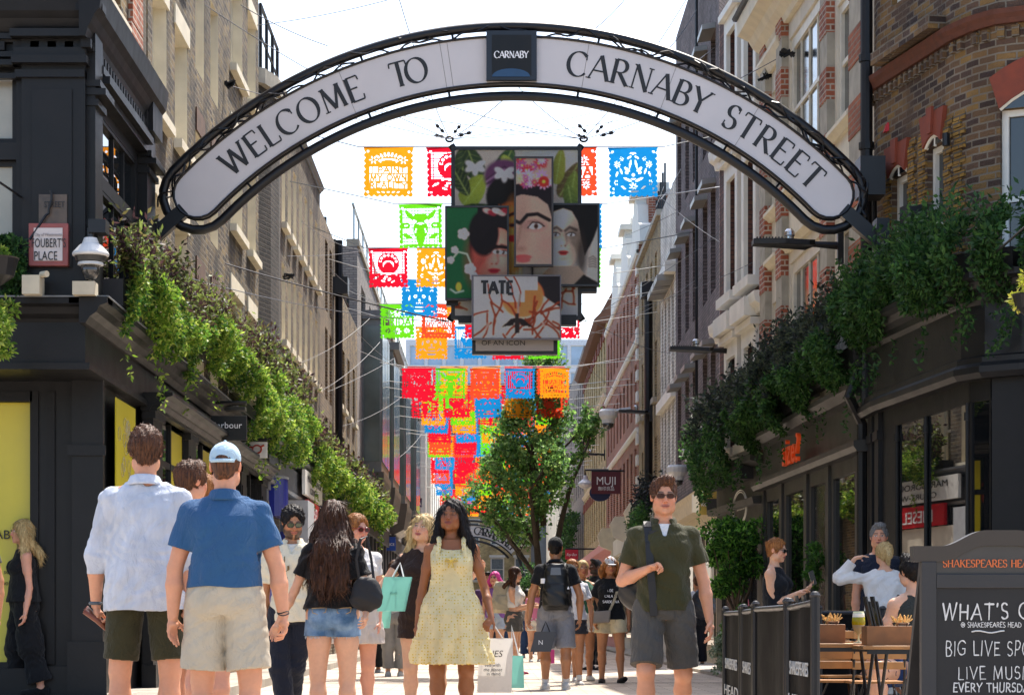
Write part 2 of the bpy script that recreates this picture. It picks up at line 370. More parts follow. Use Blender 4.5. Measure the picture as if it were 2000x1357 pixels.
def hand_text(s, O, U, V, h, mat, parent, name='lettering', wd=.09, sx=1.0, sp=.2, jit=.05, seed=1, width=None):
 """chalk-pen capitals: round even strokes with small irregularities"""
 r = random.Random(seed); mb = MB(); U = Vector(U).normalized(); V = Vector(V).normalized(); W = U.cross(V).normalized(); O = Vector(O)
 L, wt = glyph_line(s, h, sp); kk = 0
 if width: sx = width / wt
 for c, x0 in L:
  jy = r.uniform(-jit, jit) * h; hh = h * (1 + r.uniform(-jit, jit) * 1.6); sh = r.uniform(-.04, .1)
  for st in G[c][1]:
   kk += 1; ext = r.uniform(-.03, .05)
   pts = [(x + (y - .5) * sh + r.uniform(-.01, .01), y + ext * (1 if y > .5 else -1)) for x, y in st]
   if len(pts) == 2: m_ = ((pts[0][0] + pts[1][0]) / 2 + r.uniform(-.025, .025), (pts[0][1] + pts[1][1]) / 2); pts = [pts[0], m_, pts[1]]
   n = len(pts); Lf = []; Rt = []
   for i, p in enumerate(pts):
    a = pts[max(i - 1, 0)]; b = pts[min(i + 1, n - 1)]; dx, dy = b[0] - a[0], b[1] - a[1]; l = math.hypot(dx, dy) or 1
    ww = wd / 2 * (1 + .25 * math.sin(i * 1.3 + kk)); Lf.append((p[0] - dy / l * ww, p[1] + dx / l * ww)); Rt.append((p[0] + dy / l * ww, p[1] - dx / l * ww))
   f = lambda q: O + U * ((x0 + q[0] * h) * sx) + V * (q[1] * hh + jy) + W * (.002 + .0002 * (kk % 6))
   for i in range(n - 1): mb.quad(f(Lf[i]), f(Rt[i]), f(Rt[i + 1]), f(Lf[i + 1]))
   for e in (0, -1):
    mb.poly([f((pts[e][0] + wd / 2 * math.cos(q), pts[e][1] + wd / 2 * math.sin(q))) + W * .00008 for q in [j * math.pi / 4 for j in range(8)]])
 return mb.build(name, mat, parent)
dark = M('dark_paint', '1a1a1b', .42, var=.2, sc_=3, bump=.15, bsc=25, spec=.25)
dark2 = M('dark_paint_worn', '161617', .5, var=.25, sc_=5, bump=.15, bsc=30, spec=.25)
blackm = M('black_metal', '15161a', .4, metal=.2, var=.2)
cream = M('cream_stone', 'd9cfb6', .7, var=.1, sc_=4, bump=.2)
whitep = M('white_stucco', 'e2ded2', .65, var=.08, sc_=3, bump=.15)
whitef = M('white_frame', 'dcd9cf', .45, var=.06)
greyst = M('grey_stone', 'a39c8c', .85, var=.2, sc_=5, bump=.3)
lead = M('lead_flashing', '6d6f70', .55, var=.2, sc_=9)
glass = M('window_glass', '14181b', .06, var=.35, sc_=1.3, spec=.9)
glass_b = M('blue_glass', '9fb6cc', .15, var=.2, sc_=.6, spec=.8)
shopglass = M('shop_glass', '0e1012', .015, var=.3, sc_=.8, spec=1.0)
_sg = shopglass.node_tree.nodes['Principled BSDF']
for _l in list(_sg.inputs['Roughness'].links): shopglass.node_tree.links.remove(_l)
_sg.inputs['Roughness'].default_value = .012; _sg.inputs['IOR'].default_value = 1.9
redpaint = M('red_rubbed_brick', '7d3a26', .75, var=.15, sc_=10, bump=.2)
stock = brick('yellow_stock_brick', ['352c25', '5c4a34', '7b623f', '8c7247', '6a5944'], '90866f', stains='3a3530', stain=.35)
stockA = brick('sooty_stock_brick', ['231d19', '57493a', '6f5d42', '7e6a43', '5c5040', '362e28'], '7d7462', stains='2b241f', stain=.6, bump=1.0)
pubb = brick('pub_brick', ['33251f', '4d3a2e', '6d5236', '8a6b3a', '5a4436', '40302a'], '7c7263', stains='54402f', stain=.3, bump=.8)
pubo = brick('pub_orange_brick', ['80602c', '98742f', '8a6830', 'a37f3a'], '5e5548', bump=.9)
darkb = brick('dark_engineering_brick', ['5a5050', '6b6060', '776a69', '645a59'], '453f3e', bw=.3, rh=.07)
darkr = brick('dark_red_brick', ['3a2622', '4b2f28', '55382e'], '2a2220')
redb = brick('red_brick', ['8c4a34', 'a05a40', 'ad6648', '7c4230'], 'b0a494')
brownb = brick('brown_brick', ['4d3b2d', '66503a', '755c40', '5a4534'], '958a76')
yellb = brick('yellow_brick', ['a08a55', 'bca468', 'c8b075', 'a8905c'], 'c8bd9e')
lightb = brick('glazed_white_brick', ['d4cec2', 'dedad0', 'c8c2b5'], 'a09a8e', rh=.09)
greyb = brick('grey_brick', ['827c78', '908983', '9a938c'], '6b6662', rh=.07, stain=.15)
sooty = brick('black_sooty_brick', ['201d1b', '2e2925', '3a332c', '282421'], '4a4238', stain=.4)

mb = MB(); mb.quad((-60, -20, 0), (60, -20, 0), (60, 420, 0), (-60, 420, 0))
paver = brick('street_pavers', ['a99d8f', 'b8aa9a', 'c2b3a2', 'b0a090'], '857a6e', bw=.42, rh=.21, ms=.009, stain=.18, bump=.35)
tag(mb.build('street', paver), kind='structure')
for sx, nm in ((-1, 'pavement'), (1, 'pavement')):
 mb = MB(); a, b = (-30, -2.9) if sx < 0 else (3.35, 30)
 mb.box(a, b, 21.0, 330, -.3, .10 if sx < 0 else .05)
 tag(mb.build(nm, brick('pavement_slabs', ['9b9387', 'a8a093', '938b80'], '6f685e', bw=.6, rh=.45, ms=.008, stain=.2, bump=.2)), kind='structure')
mb = MB()
for k, y in enumerate((19.2, 24.5, 31.0, 40.2, 52.0)): mb.box(-2.9, 3.35, y, y + .16, -.05, .004)
tag(mb.build('drain_channel', M('channel_granite', '77716b', .8, var=.2)), kind='structure')
mb = MB()
r0 = random.Random(4)
for i in range(9):
 x, y = r0.uniform(-2.5, 3), r0.uniform(20, 45); a = r0.uniform(.25, .5); mb.box(x, x + a, y, y + a * 1.3, .001, .006)
tag(mb.build('manhole_covers', M('cast_iron', '5c5853', .7, metal=.3)), kind='structure')

def window(fr, b, u0, u1, z0, z1, dep=.14, mf=None, sill=None, head=None, bars=(1, 1), fw=.06, gl=None, name='window', dd=0.0):
 mf = mf or whitef; mb = MB(); d0, d1 = -dep + .0 + dd, -dep + .07 + dd
 fr.box(mb, u0 + .003, u0 + fw, z0 + .003, z1 - .003, d0, d1); fr.box(mb, u1 - fw, u1 - .003, z0 + .003, z1 - .003, d0, d1)
 fr.box(mb, u0 + fw, u1 - fw, z0 + .003, z0 + fw, d0, d1 - .004); fr.box(mb, u0 + fw, u1 - fw, z1 - fw, z1 - .003, d0, d1 - .004)
 nx, nz = bars
 for i in range(1, nx + 1):
  u = u0 + (u1 - u0) * i / (nx + 1); fr.box(mb, u - .018, u + .018, z0 + fw, z1 - fw, d0, d1 - .02)
 for i in range(1, nz + 1):
  z = z0 + (z1 - z0) * i / (nz + 1); fr.box(mb, u0 + fw, u1 - fw, z - .028, z + .028, d0, d1 - .012)
 f = mb.build(name, mf, b)
 mb = MB(); fr.box(mb, u0 + .01, u1 - .01, z0 + .01, z1 - .01, d0 - .03, d0 + .025); mb.build('pane', gl or glass, f)
 if sill: mb = MB(); fr.box(mb, u0 - .08, u1 + .08, z0 - .11, z0 - .002, -.02, .10); mb.build('sill', sill, f)
 if head: mb = MB(); fr.box(mb, u0 - .1, u1 + .1, z1 + .002, z1 + .24, -.02, .025); mb.build('lintel', head, f)
 return f
def building(name, label, fr, u0, u1, z0, z1, mat, wins=(), depth=7, roofm=None, cat='building', mf=None, gl=None, dep=.16, side=None, wth=0, rev=None):
 """wins: (u0,u1,z0,z1,dict)"""
 b = thing(name, label, cat, tuple(fr.p((u0 + u1) / 2, 0, -depth / 2)))
 mb = MB(); hs = [w_[:4] for w_ in wins]
 fr.wall(mb, u0, u1, z0, z1, hs, dep, mr=2)
 p = fr.p; S_ = side or mat
 for u in (u0, u1): mb.quad(p(u, z0, 0), p(u, z1, 0), p(u, z1, -depth), p(u, z0, -depth), 1)
 mb.quad(p(u0, z0, -depth), p(u1, z0, -depth), p(u1, z1, -depth), p(u0, z1, -depth), 1)
 mb.build('wall', [mat, S_, rev or mat], b)
 mb = MB(); fr.box(mb, u0 + .02, u1 - .02, z1 - .06, z1 + .002, -depth + .02, -.02); mb.build('roof', roofm or lead, b)
 for w_ in wins:
  kw = dict(w_[4]) if len(w_) > 4 else {}
  kw.setdefault('mf', mf); kw.setdefault('gl', gl)
  window(fr, b, *w_[:4], dep=dep, **kw)
 return b
def grid(us, zs, w, h, kw): return [(u - w / 2, u + w / 2, z, z + h, kw) for u in us for z in zs]
def cornice(fr, b, u0, u1, z, out, h, mat, name='cornice'):
 mb = MB(); fr.profile(mb, u0, u1, [(-.01, z), (out * .25, z), (out * .35, z + h * .3), (out * .7, z + h * .45), (out * .8, z + h * .7), (out, z + h * .8), (out, z + h), (-.01, z + h)])
 return mb.build(name, mat, b)
def shopfront(fr, b, u0, u1, z0, zt, mat, bays, pil=.38, fh=.55, gl=None, proud=.12, cor=None, stall=.45):
 """pilasters, stallrisers, glazing with frames, fascia and cornice; stands in front of the wall"""
 gl = gl or shopglass; mb = MB(); n = bays; bw = (u1 - u0 - pil) / n
 for i in range(n + 1):
  u = u0 + i * bw; fr.box(mb, u, u + pil, z0, zt - fh, .002, proud); fr.box(mb, u - .03, u + pil + .03, z0, z0 + .25, .002, proud + .035)
  fr.box(mb, u - .03, u + pil + .03, zt - fh - .16, zt - fh - .04, .002, proud + .03); fr.box(mb, u + .08, u + pil - .08, z0 + .4, zt - fh - .35, proud, proud + .015)
 mb.build('pilasters', mat, b)
 mb = MB(); fr.box(mb, u0 - .04, u1 + .04, zt - fh, zt - .1, .003, proud + .05)
 fr.profile(mb, u0 - .05, u1 + .05, [(0, zt - fh - .05), (proud + .07, zt - fh - .05), (proud + .1, zt - fh), (0, zt - fh + .001)])
 mb.build('fascia', mat, b); cornice(fr, b, u0 - .06, u1 + .06, zt - .1, .34, .2, cor or mat)
 for i in range(n):
  a, c = u0 + i * bw + pil, u0 + (i + 1) * bw
  mb = MB(); fr.box(mb, a, c, z0, z0 + stall, .002, proud * .5); mb.build('stallriser', mat, b)
  mb = MB(); f = .06
  for e in (a, c - f, (a + c) / 2 - f / 2): fr.box(mb, e, e + f, z0 + stall, zt - fh - .002, .002, proud * .5)
  fr.box(mb, a + f, c - f, z0 + stall, z0 + stall + f, .002, proud * .45); fr.box(mb, a + f, c - f, zt - fh - .6, zt - fh - .53, .002, proud * .45)
  w_ = mb.build('shop_window', mat, b)
  mb = MB(); fr.box(mb, a, c, z0 + stall, zt - fh - .004, .004, .03); mb.build('pane', gl, w_)

# ================================================================= LEFT SIDE  (u = distance Y)
XL = -3.83
FL = Fr((XL, 0, 0), (0, 1, 0), (1, 0, 0)); FLf = Fr((0, 21.5, 0), (1, 0, 0), (0, -1, 0))
b = thing('corner_shop', 'dark timber corner shop with first floor bay and yellow displays, left of the arch', 'building', (-6.5, 23.5, 0))
mb = MB()
FLf2 = Fr((0, 22.42, 0), (1, 0, 0), (0, -1, 0))
FLf2.wall(mb, -12, XL - .02, .1, 3.25, [(-7.6, -4.52, .42, 3.0)], .2)
FLf2.box(mb, -4.10, XL + .03, .1, 3.2, 0.0, .10); FLf2.box(mb, -4.14, XL + .07, .1, .62, .10, .13); FLf2.box(mb, -4.14, XL + .06, 2.42, 2.52, .10, .13)
FLf2.box(mb, -4.48, -4.14, .1, .38, 0, .08); FLf2.box(mb, -12, -4.48, .1, .36, 0, .06)
FL.box(mb, 22.43, 25.3, .1, 3.2, -.3, -.06)
mb.build('ground_floor', dark, b)
mb = MB()
for u in (-4.52, -4.36): FLf2.box(mb, u, u + .08, .4, 3.05, -.14, .03)
FLf2.box(mb, -7.6, -4.5, 2.95, 3.05, -.14, .03); mb.build('door_frame', dark2, b)
yel = M('yellow_display', 'c9b80f', .35, var=.08, sc_=1.5, spec=.8)
mb = MB(); FLf2.box(mb, -7.6, -4.53, .42, 3.0, -.18, -.10); yp = mb.build('window_display', yel, b)
text("UNIQLO".replace('UNIQLO', 'CARNABY'), (-4.66, 22.5, 1.62), (1, 0, 0), (0, 0, 1), .09, blackm, yp, align='RIGHT')
text("soho.co", (-4.6, 22.5, 1.28), (1, 0, 0), (0, 0, 1), .045, blackm, yp, align='RIGHT'); text("soho.co.uk", (-4.6, 22.5, 1.17), (1, 0, 0), (0, 0, 1), .045, blackm, yp, align='RIGHT')
mb = MB()
mb.box(-12, XL + .02, 21.42, 22.5, 3.2, 3.74); mb.box(-12, XL + .07, 21.36, 22.5, 3.15, 3.21)
FL.box(mb, 22.5, 38.5, 3.2, 3.74, -.25, .02); FL.box(mb, 22.5, 38.5, 3.15, 3.21, -.25, .07)
mb.build('fascia', dark, b)
mb = MB()
prof = [(0, 3.56), (.06, 3.56), (.1, 3.62), (.16, 3.66), (.19, 3.72), (.26, 3.745), (.26, 3.80), (0, 3.80)]
FL.profile(mb, 21.2, 38.5, prof); FLf.profile(mb, -12, XL, prof); mb.box(XL - .1, XL + .26, 21.24, 21.5, 3.74, 3.802)
mb.build('fascia_cornice', dark2, b)
mb = MB(); mb.box(-12, XL + .27, 21.23, 22.0, 3.801, 3.815); FL.box(mb, 22.0, 38.5, 3.801, 3.815, -.1, .27); mb.build('lead_ledge', lead, b)
mb = MB()
FLf.wall(mb, -12, XL, 3.8, 6.5, [(-6.9, -4.47, 3.95, 5.12), (-6.9, -4.47, 5.28, 6.0)], .14)
FLf.box(mb, -4.40, XL + .02, 3.82, 6.3, 0, .09); FLf.box(mb, -4.30, -3.93, 4.1, 5.75, .09, .11)
for z, o in ((5.86, .04), (5.98, .1), (6.06, .06), (6.22, .12)): FLf.box(mb, -4.44 - o * .4, XL + o * .5, z, z + .07, 0, .09 + o); FLf.box(mb, -12, -4.44, z, z + .05, 0, .05 + o * .5)
mb.build('first_floor_front', dark, b)
for z0, z1 in ((3.95, 5.12), (5.28, 6.0)): window(FLf, b, -6.9, -4.47, z0, z1, .14, mf=dark, bars=(0, 0), gl=M('curtained_glass', '8e8a7c', .2, var=.2, sc_=2, spec=.8), fw=.05)
hs = [(21.95, 24.55, 3.95, 5.02), (21.95, 24.55, 5.12, 5.72)]
mb = MB(); FL.wall(mb, 21.5, 25.4, 3.8, 6.5, hs, .05)
for a, c in ((21.5, 21.9), (24.7, 25.3)):
 FL.box(mb, a, c, 3.82, 6.3, 0, .10)
 for z, o in ((5.62, .03), (5.72, .1), (5.8, .05), (4.5, .03)): FL.box(mb, a - .02, c + .04 + o * .3, z, z + .06, 0, .10 + o)
for z, o in ((5.84, .06), (5.92, .12), (6.02, .06)): FL.box(mb, 21.9, 24.7, z, z + .07, 0, o + .05)
mb.build('first_floor_bay', dark, b)
for h in hs: window(FL, b, *h, .05, mf=dark, bars=(3, 0), gl=shopglass, fw=.04, dd=-.02)
mb = MB(); pf = [(0, 6.2), (.06, 6.2), (.08, 6.28), (.11, 6.33), (.14, 6.4), (.19, 6.46), (.21, 6.6), (.22, 6.66), (0, 6.66)]
FL.profile(mb, 21.2, 25.5, pf); FLf.profile(mb, -12, XL, pf); mb.box(XL - .05, XL + .20, 21.3, 21.5, 6.46, 6.659); FL.box(mb, 24.8, 25.5, 6.1, 6.46, 0, .15)
for i in range(26): FL.box(mb, 21.3 + i * .16, 21.38 + i * .16, 6.12, 6.2, 0, .09)
for i in range(26): FLf.box(mb, -8 + i * .16, -7.92 + i * .16, 6.12, 6.2, 0, .09)
mb.build('cornice', dark2, b)
mb = MB(); FL.wall(mb, 21.55, 25.3, 6.66, 12, [(22.3, 23.6, 6.9, 9)], .25); FLf.wall(mb, -12, XL - .05, 6.66, 12, [], .1); mb.build('brick_wall', stock, b)
window(FL, b, 22.3, 23.6, 6.9, 9, .2, mf=cream, sill=cream, fw=.16)
mb = MB()
for k in range(14): FL.box(mb, 23.95 + (.1 if k % 2 else 0), 24.75, 6.7 + k * .38, 6.7 + k * .38 + .36, .001, .05)
mb.build('red_quoins', redb, b)
mb = MB(); mb.box(-12, XL - .3, 22.6, 25.3, 0, 11.9); mb.build('core', dark2, b)
ws = []
for (a, c) in ((25.75, 26.85), (27.55, 28.65), (33.35, 34.9), (35.65, 36.85)):
 for z0, z1 in ((4.25, 5.62), (6.58, 7.95), (8.9, 10.3)): ws.append((a, c, z0, z1, dict(sill=cream, head=cream, mf=cream, fw=.13)))
for (a, c) in ((29.45, 30.3), (31.0, 31.85)):
 for z0, z1 in ((3.9, 5.2), (5.95, 7.1), (7.9, 9.2)): ws.append((a, c, z0, z1, dict(mf=cream, fw=.1)))
b = building('brick_building', 'tall sooty yellow brick building with cream stone windows behind the left end of the arch', FL, 25.4, 37.3, 3.8, 13, stockA, ws, dep=.22, rev=cream)
mb = MB()
for (a, c) in ((29.3, 30.45), (30.85, 32.0)):
 for z0, z1 in ((5.2, 5.7), (7.1, 7.6)): FL.box(mb, a + .15, c - .15, z0 + .01, z0 + .3, .001, .02)
mb.build('red_brick_arches', M('faded_red_brick', '5d4436', .9, var=.3, sc_=7, bump=.5, bsc=30), b)
shopfront(FL, b, 25.0, 37.3, .1, 3.2, dark, 4, fh=.02, pil=.7, gl=shopglass)
mb = MB(); FL.box(mb, 25.3, 37.3, .1, 3.8, -3, -.02); mb.build('shop_interior_wall', dark2, b)
for a in (26.9, 23.0, 29.8):
 mb = MB(); FL.box(mb, a, a + 1.25, .62, 3.05, .035, .045); o = mb.build('yellow_window_poster', yel, None); tag(o, {26.9: 'yellow window display panel behind the white linen shirt man', 23.0: 'yellow window display panel beside the corner pilaster', 29.8: 'third yellow window display panel along the left shopfront'}[a], 'poster', 'yellow shop window panels')
 if a == 23.0:
  mbp = MB(); rr = random.Random(3)
  for i in range(26): y = a + .2 + rr.random() * .8; z = 1.7 + rr.random() * 1.2; mbp.tube([(XL + .048, y + .09 * math.cos(t), z + .07 * math.sin(t)) for t in [k * .785 for k in range(9)]], .004, 4)
  mbp.build('line_drawing', M('poster_grey', 'a79b6e', .6), o)
  text('SIUM', (XL + .052, a + 1.1, 1.9), (0, -1, 0), (0, 0, 1), .22, blackm, o, align='LEFT').location = (0, 0, 0)
mb = MB(); FL.box(mb, 25.6, 25.95, 3.5, 3.7, .1, .3)
mb = MB(); pts = []
for k in range(7): q = -math.pi / 2 + math.pi * k / 6; pts.append((XL - .25 + .42 * math.cos(q), 39.0 + 1.65 * math.sin(q)))
pts = [(XL - 3, 37.35)] + pts + [(XL - 3, 40.7)]
for (a, c) in zip(pts, pts[1:]): mb.quad((a[0], a[1], 0), (c[0], c[1], 0), (c[0], c[1], 9.6), (a[0], a[1], 9.6))
mb.poly([(x, y, 9.6) for x, y in pts]); b = thing('brick_stair_tower', 'black sooty rounded brick stack between the two left brick buildings', 'tower', (XL - 1, 39, 0)); mb.build('wall', sooty, b)
mb = MB(); q = [(x + (.12 if x > XL - 2 else 0), y, 9.6) for x, y in pts]; mb.prism(q, (0, 0, .25)); mb.build('coping', greyst, b)
mb = MB()
for y in (37.6, 38.6, 39.6, 40.5): mb.tube([(XL, y, 9.85), (XL, y, 10.9)], .03, 6)
mb.tube([(XL, 37.6, 10.9), (XL, 40.5, 10.9)], .03, 6); mb.tube([(XL, 37.6, 10.4), (XL, 40.5, 10.4)], .02, 6)
mb.build('roof_railing', blackm, b)
ws = []
for a in (41.7, 42.9, 44.1, 45.4, 46.7, 48.0, 49.4):
 for z0 in (3.9, 5.9, 8.0): ws.append((a - .35, a + .3, z0, z0 + 1.4, dict(sill=cream, mf=cream, fw=.1)))
b = building('brick_building', 'second stock brick building with slanting slate parapet, beyond the sooty stack on the left', FL, 40.7, 50.4, 3.7, 10.2, brick('patched_brick', ['3b3129', '5a4b38', '776548', '655541', '4a3e34'], '7d7462', stains='3f2e26', stain=.55, bump=1.0), ws, dep=.2, rev=cream)
cornice(FL, b, 40.7, 50.4, 10.2, .1, .12, lead)
shopfront(FL, b, 37.4, 50.4, .1, 3.7, M('grey_shopfront', '5a5c60', .5), 4, gl=shopglass)
b = building('brick_building', 'narrow brown brick building with black downpipe and white sash windows on the left', FL, 50.4, 55.0, 0, 9.9, brownb, [(51.9, 52.7, z, z + 1.6, dict(mf=whitef)) for z in (3.9, 5.9, 7.9)] + [(53.3, 54.1, z, z + 1.6, dict(mf=whitef)) for z in (3.9, 5.9, 7.9)])
mb = MB(); mb.tube([(XL + .12, 54.7, .2), (XL + .12, 54.7, 9.9)], .09, 8); mb.box(XL, XL + .35, 54.4, 55.0, 8.6, 9.0); mb.build('downpipe', blackm, b)
b = building('brick_building', 'sunlit pale yellow brick building beyond the black downpipe on the left', FL, 55.0, 64.0, 0, 9.0, stock, grid((56.4, 58.2, 60.2, 62.4), (4.0, 6.2), .9, 1.5, dict(mf=whitef, sill=cream)), dep=.2)
mb = MB()
for y in (55.6, 57, 59, 61, 63): mb.tube([(XL - .2, y, 9), (XL - .2, y, 10)], .03, 6)
for z in (9.5, 10.0): mb.tube([(XL - .2, 55.6, z), (XL - .2, 63.5, z)], .03, 6)
for k, y in enumerate((57.2, 60.5)): mb.tube([(XL - .4, y, 9), (XL - .4, y, 10.9)], .05, 6)
mb.build('roof_railing', blackm, b)
b = building('modern_building', 'grey modern block with large projecting glass bays over dark ground floor columns', FL, 64.0, 117.0, 3.4, 11.3, greyb, grid([67 + 4.2 * k for k in range(12)], (8.9,), 2.2, 1.6, dict(mf=dark2, bars=(1, 0))), depth=9)
FLs = Fr((XL - 2.0, 0, 0), (0, 1, 0), (1, 0, 0))
mb = MB(); FLs.box(mb, 57, 112, 11.3, 13.4, -5, 0); mb.build('penthouse', M('render_grey', '8f8d88', .8), b)
mb = MB(); FL.box(mb, 64, 117, 11.3, 11.5, -.3, .06); mb.build('parapet', greyst, b)
mb = MB()
for k in range(24): FL.box(mb, 64.5 + k * 2.2, 64.58 + k * 2.2, 11.5, 12.5, -.15, -.1)
FL.box(mb, 64, 117, 12.45, 12.5, -.16, -.09); mb.build('balcony_railing', M('steel_rail', '9aa3a6', .3, metal=.6), b)
gb = M('bay_glass', '4f5c59', .12, var=.3, sc_=1.0, spec=.9)
for k, u in enumerate((66.5, 74.0, 84.0, 95.0)):
 mb = MB(); FL.box(mb, u, u + 4.6, 5.2, 9.6, .0, .55); bb = mb.build('glass_bay', M('bay_metal', '6f716f', .4, metal=.5), b)
 mb = MB()
 for i in range(3): FL.box(mb, u + .1 + i * 1.5, u + 1.45 + i * 1.5, 5.5, 9.4, .55, .58)
 FLb = Fr((0, u, 0), (1, 0, 0), (0, -1, 0)); mb.box(XL + .05, XL + .5, u - .03, u - .001, 5.5, 9.4); mb.build('bay_pane', gb, bb)
 mb = MB(); FL.profile(mb, u - .05, u + 4.65, [(0, 4.0), (.5, 4.25), (.62, 5.0), (.62, 5.2), (0, 5.2)]); mb.build('bay_base', M('bronze_panel', '57514a', .45, metal=.4), bb)
 mb = MB(); FL.box(mb, u - .1, u + 4.7, 9.6, 9.85, 0, .75); mb.build('bay_roof', lead, bb)
mb = MB()
for k in range(26): FL.box(mb, 64.2 + k * 2.05, 64.7 + k * 2.05, 0, 3.4, -.05, .2)
FL.box(mb, 64, 117, 3.4, 3.9, -.3, .25); mb.build('ground_floor_columns', M('slate_panel', '37393f', .5), b)
mb = MB(); FL.box(mb, 50.4, 117, .1, 3.4, -1.5, -.03); mb.build('shopfront_wall', M('shop_back', '2a2c30', .2, spec=.8), b)
b = building('stone_building', 'pale stone building near the far end of the street on the left', FL, 117.0, 172.0, 0, 13.5, whitep, grid([119.5 + 5.2 * k for k in range(10)], (4.4, 7.4, 10.4), 2.0, 2.0, dict(mf=dark2)), depth=10)
cornice(FL, b, 117, 172, 13.4, .5, .5, whitep)
mb = MB(); FL.box(mb, 117.3, 118.4, .1, 13.2, .02, .3); FL.box(mb, 126, 127, .1, 13.2, .02, .3); mb.build('pilaster', whitep, b)
b = building('slate_building', 'dark slate coloured building at the far end of the street behind the bunting', Fr((XL, 0, 0), (0, 1, 0), (1, 0, 0)), 172, 204, 0, 15, greyb, grid((176, 181, 186, 191, 196), (4, 7.2, 10.5), 1.6, 2.0, dict(mf=whitef)))
# ================================================================= END OF THE STREET
FE = Fr((0, 206, 0), (1, 0, 0), (0, -1, 0))
ws = [(u - .62, u + .62, z, z + 2.1, dict(mf=whitef, sill=cream, head=whitef, bars=(0, 1), fw=.12, gl=M('far_glass', '5d6a72', .2, var=.3))) for u in (-4.2, -2.0, .2, 2.35, 4.5, 6.7) for z in (.9 + .2, 4.7, 7.9)]
b = building('end_building', 'yellow brown brick building with white sash windows closing the end of the street', FE, -9, 9.5, 0, 11.2, yellb, ws, dep=.2)
cornice(FE, b, -9, 9.5, 11.2, .35, .4, cream)
FE2 = Fr((0, 214, 0), (1, 0, 0), (0, -1, 0)); slate = M('blue_slate_cladding', '59636f', .6, var=.1)
ws = [(u - .7, u + .7, z, z + 2.2, dict(mf=whitef, bars=(0, 1), gl=M('far_glass', '5d6a72'))) for u in (-6.0, -3.7, -1.4, 1, 3.4, 5.8) for z in (12, 15.5, 19)]
b = building('end_building', 'blue slate clad upper storeys with white windows behind the bunting', FE2, -12, 12, 0, 23.2, slate, ws, dep=.2, side=slate)
FE3 = Fr((0, 232, 0), (1, 0, 0), (0, -1, 0))
b = building('office_block', 'pale blue glass office block with white mullions above the far end of the street', FE3, -9, 9.5, 0, 29.5, M('white_cladding', 'd8dce0', .5), [(-8.6 + 1.8 * k, -7.1 + 1.8 * k, z, z + 2.0, dict(mf=whitef, bars=(0, 0), gl=glass_b)) for k in range(10) for z in (24.2, 26.9)], dep=.2)
# ================================================================= RIGHT SIDE
PP = [(4.36, 26.5), (4.36, 26.25), (4.79, 24.1), (4.93, 23.72), (5.12, 23.45), (6.3, 22.85), (10, 22.3)]
PG = [(4.36, 26.5), (4.36, 25.6), (4.66, 22.5), (4.80, 22.2), (5.06, 21.98), (6.1, 21.6), (10, 21.4)]
def seg(i): a, c = Vector((*PP[i], 0)), Vector((*PP[i + 1], 0)); U = (c - a).normalized(); return Fr(a, U, (-U.y * -1 * -1, U.x, 0)), (c - a).length
def segf(i, pts=PP):
 a, c = Vector((*pts[i], 0)), Vector((*pts[i + 1], 0)); U = (c - a).normalized(); N = Vector((U.y, -U.x, 0)); return Fr(a, U, N), (c - a).length
def offs(pts, d):
 out = []
 for i, q in enumerate(pts):
  ns = []
  for j in (i - 1, i):
   if 0 <= j < len(pts) - 1:
    a, c = Vector(pts[j]), Vector(pts[j + 1]); U = (c - a).normalized(); ns.append(Vector((U.y, -U.x)))
  n = sum(ns, Vector((0, 0))).normalized(); k = d / max(n.dot(ns[0]), .3); out.append((q[0] + n.x * k, q[1] + n.y * k))
 return out
def sweep(mb, pts, prof, mi=0):
 rings = [[(*q, z) for q in offs(pts, d)] for d, z in prof]
 for a in range(len(prof) - 1):
  for i in range(len(pts) - 1): mb.quad(rings[a][i], rings[a][i + 1], rings[a + 1][i + 1], rings[a + 1][i], mi)
pub = thing('public_house', 'brown brick pub with rounded corner and red window arches above black ground floor, right', 'building', (7, 24, 0))
sash = dict(mf=whitef, fw=.07)
PW = {1: [(.42, .92, 4.2, 5.78), (1.47, 1.95, 4.2, 5.9), (.42, .92, 7.7, 9.6), (1.47, 1.95, 7.7, 9.6)], 4: [(.02, 1.15, 4.2, 6.02)]}
mb = MB(); uacc = 0
for i in range(len(PP) - 1):
 fr, L = segf(i); hs = PW.get(i, [])
 n0 = len(mb.f); fr.wall(mb, 0, L, 3.3, 12, hs, .16)
 for k in range(n0, len(mb.f)):
  vs = [Vector(mb.v[j]) for j in mb.f[k]]
  mb.uv[k] = [(uacc + (v_ - fr.O).dot(fr.U) + abs((v_ - fr.O).dot(fr.N)), v_.z) for v_ in vs]
 uacc += L
mb.quad((4.36, 26.5, 0), (4.36, 26.5, 12), (12, 26.5, 12), (12, 26.5, 0))
mb.build('wall', pubb, pub)
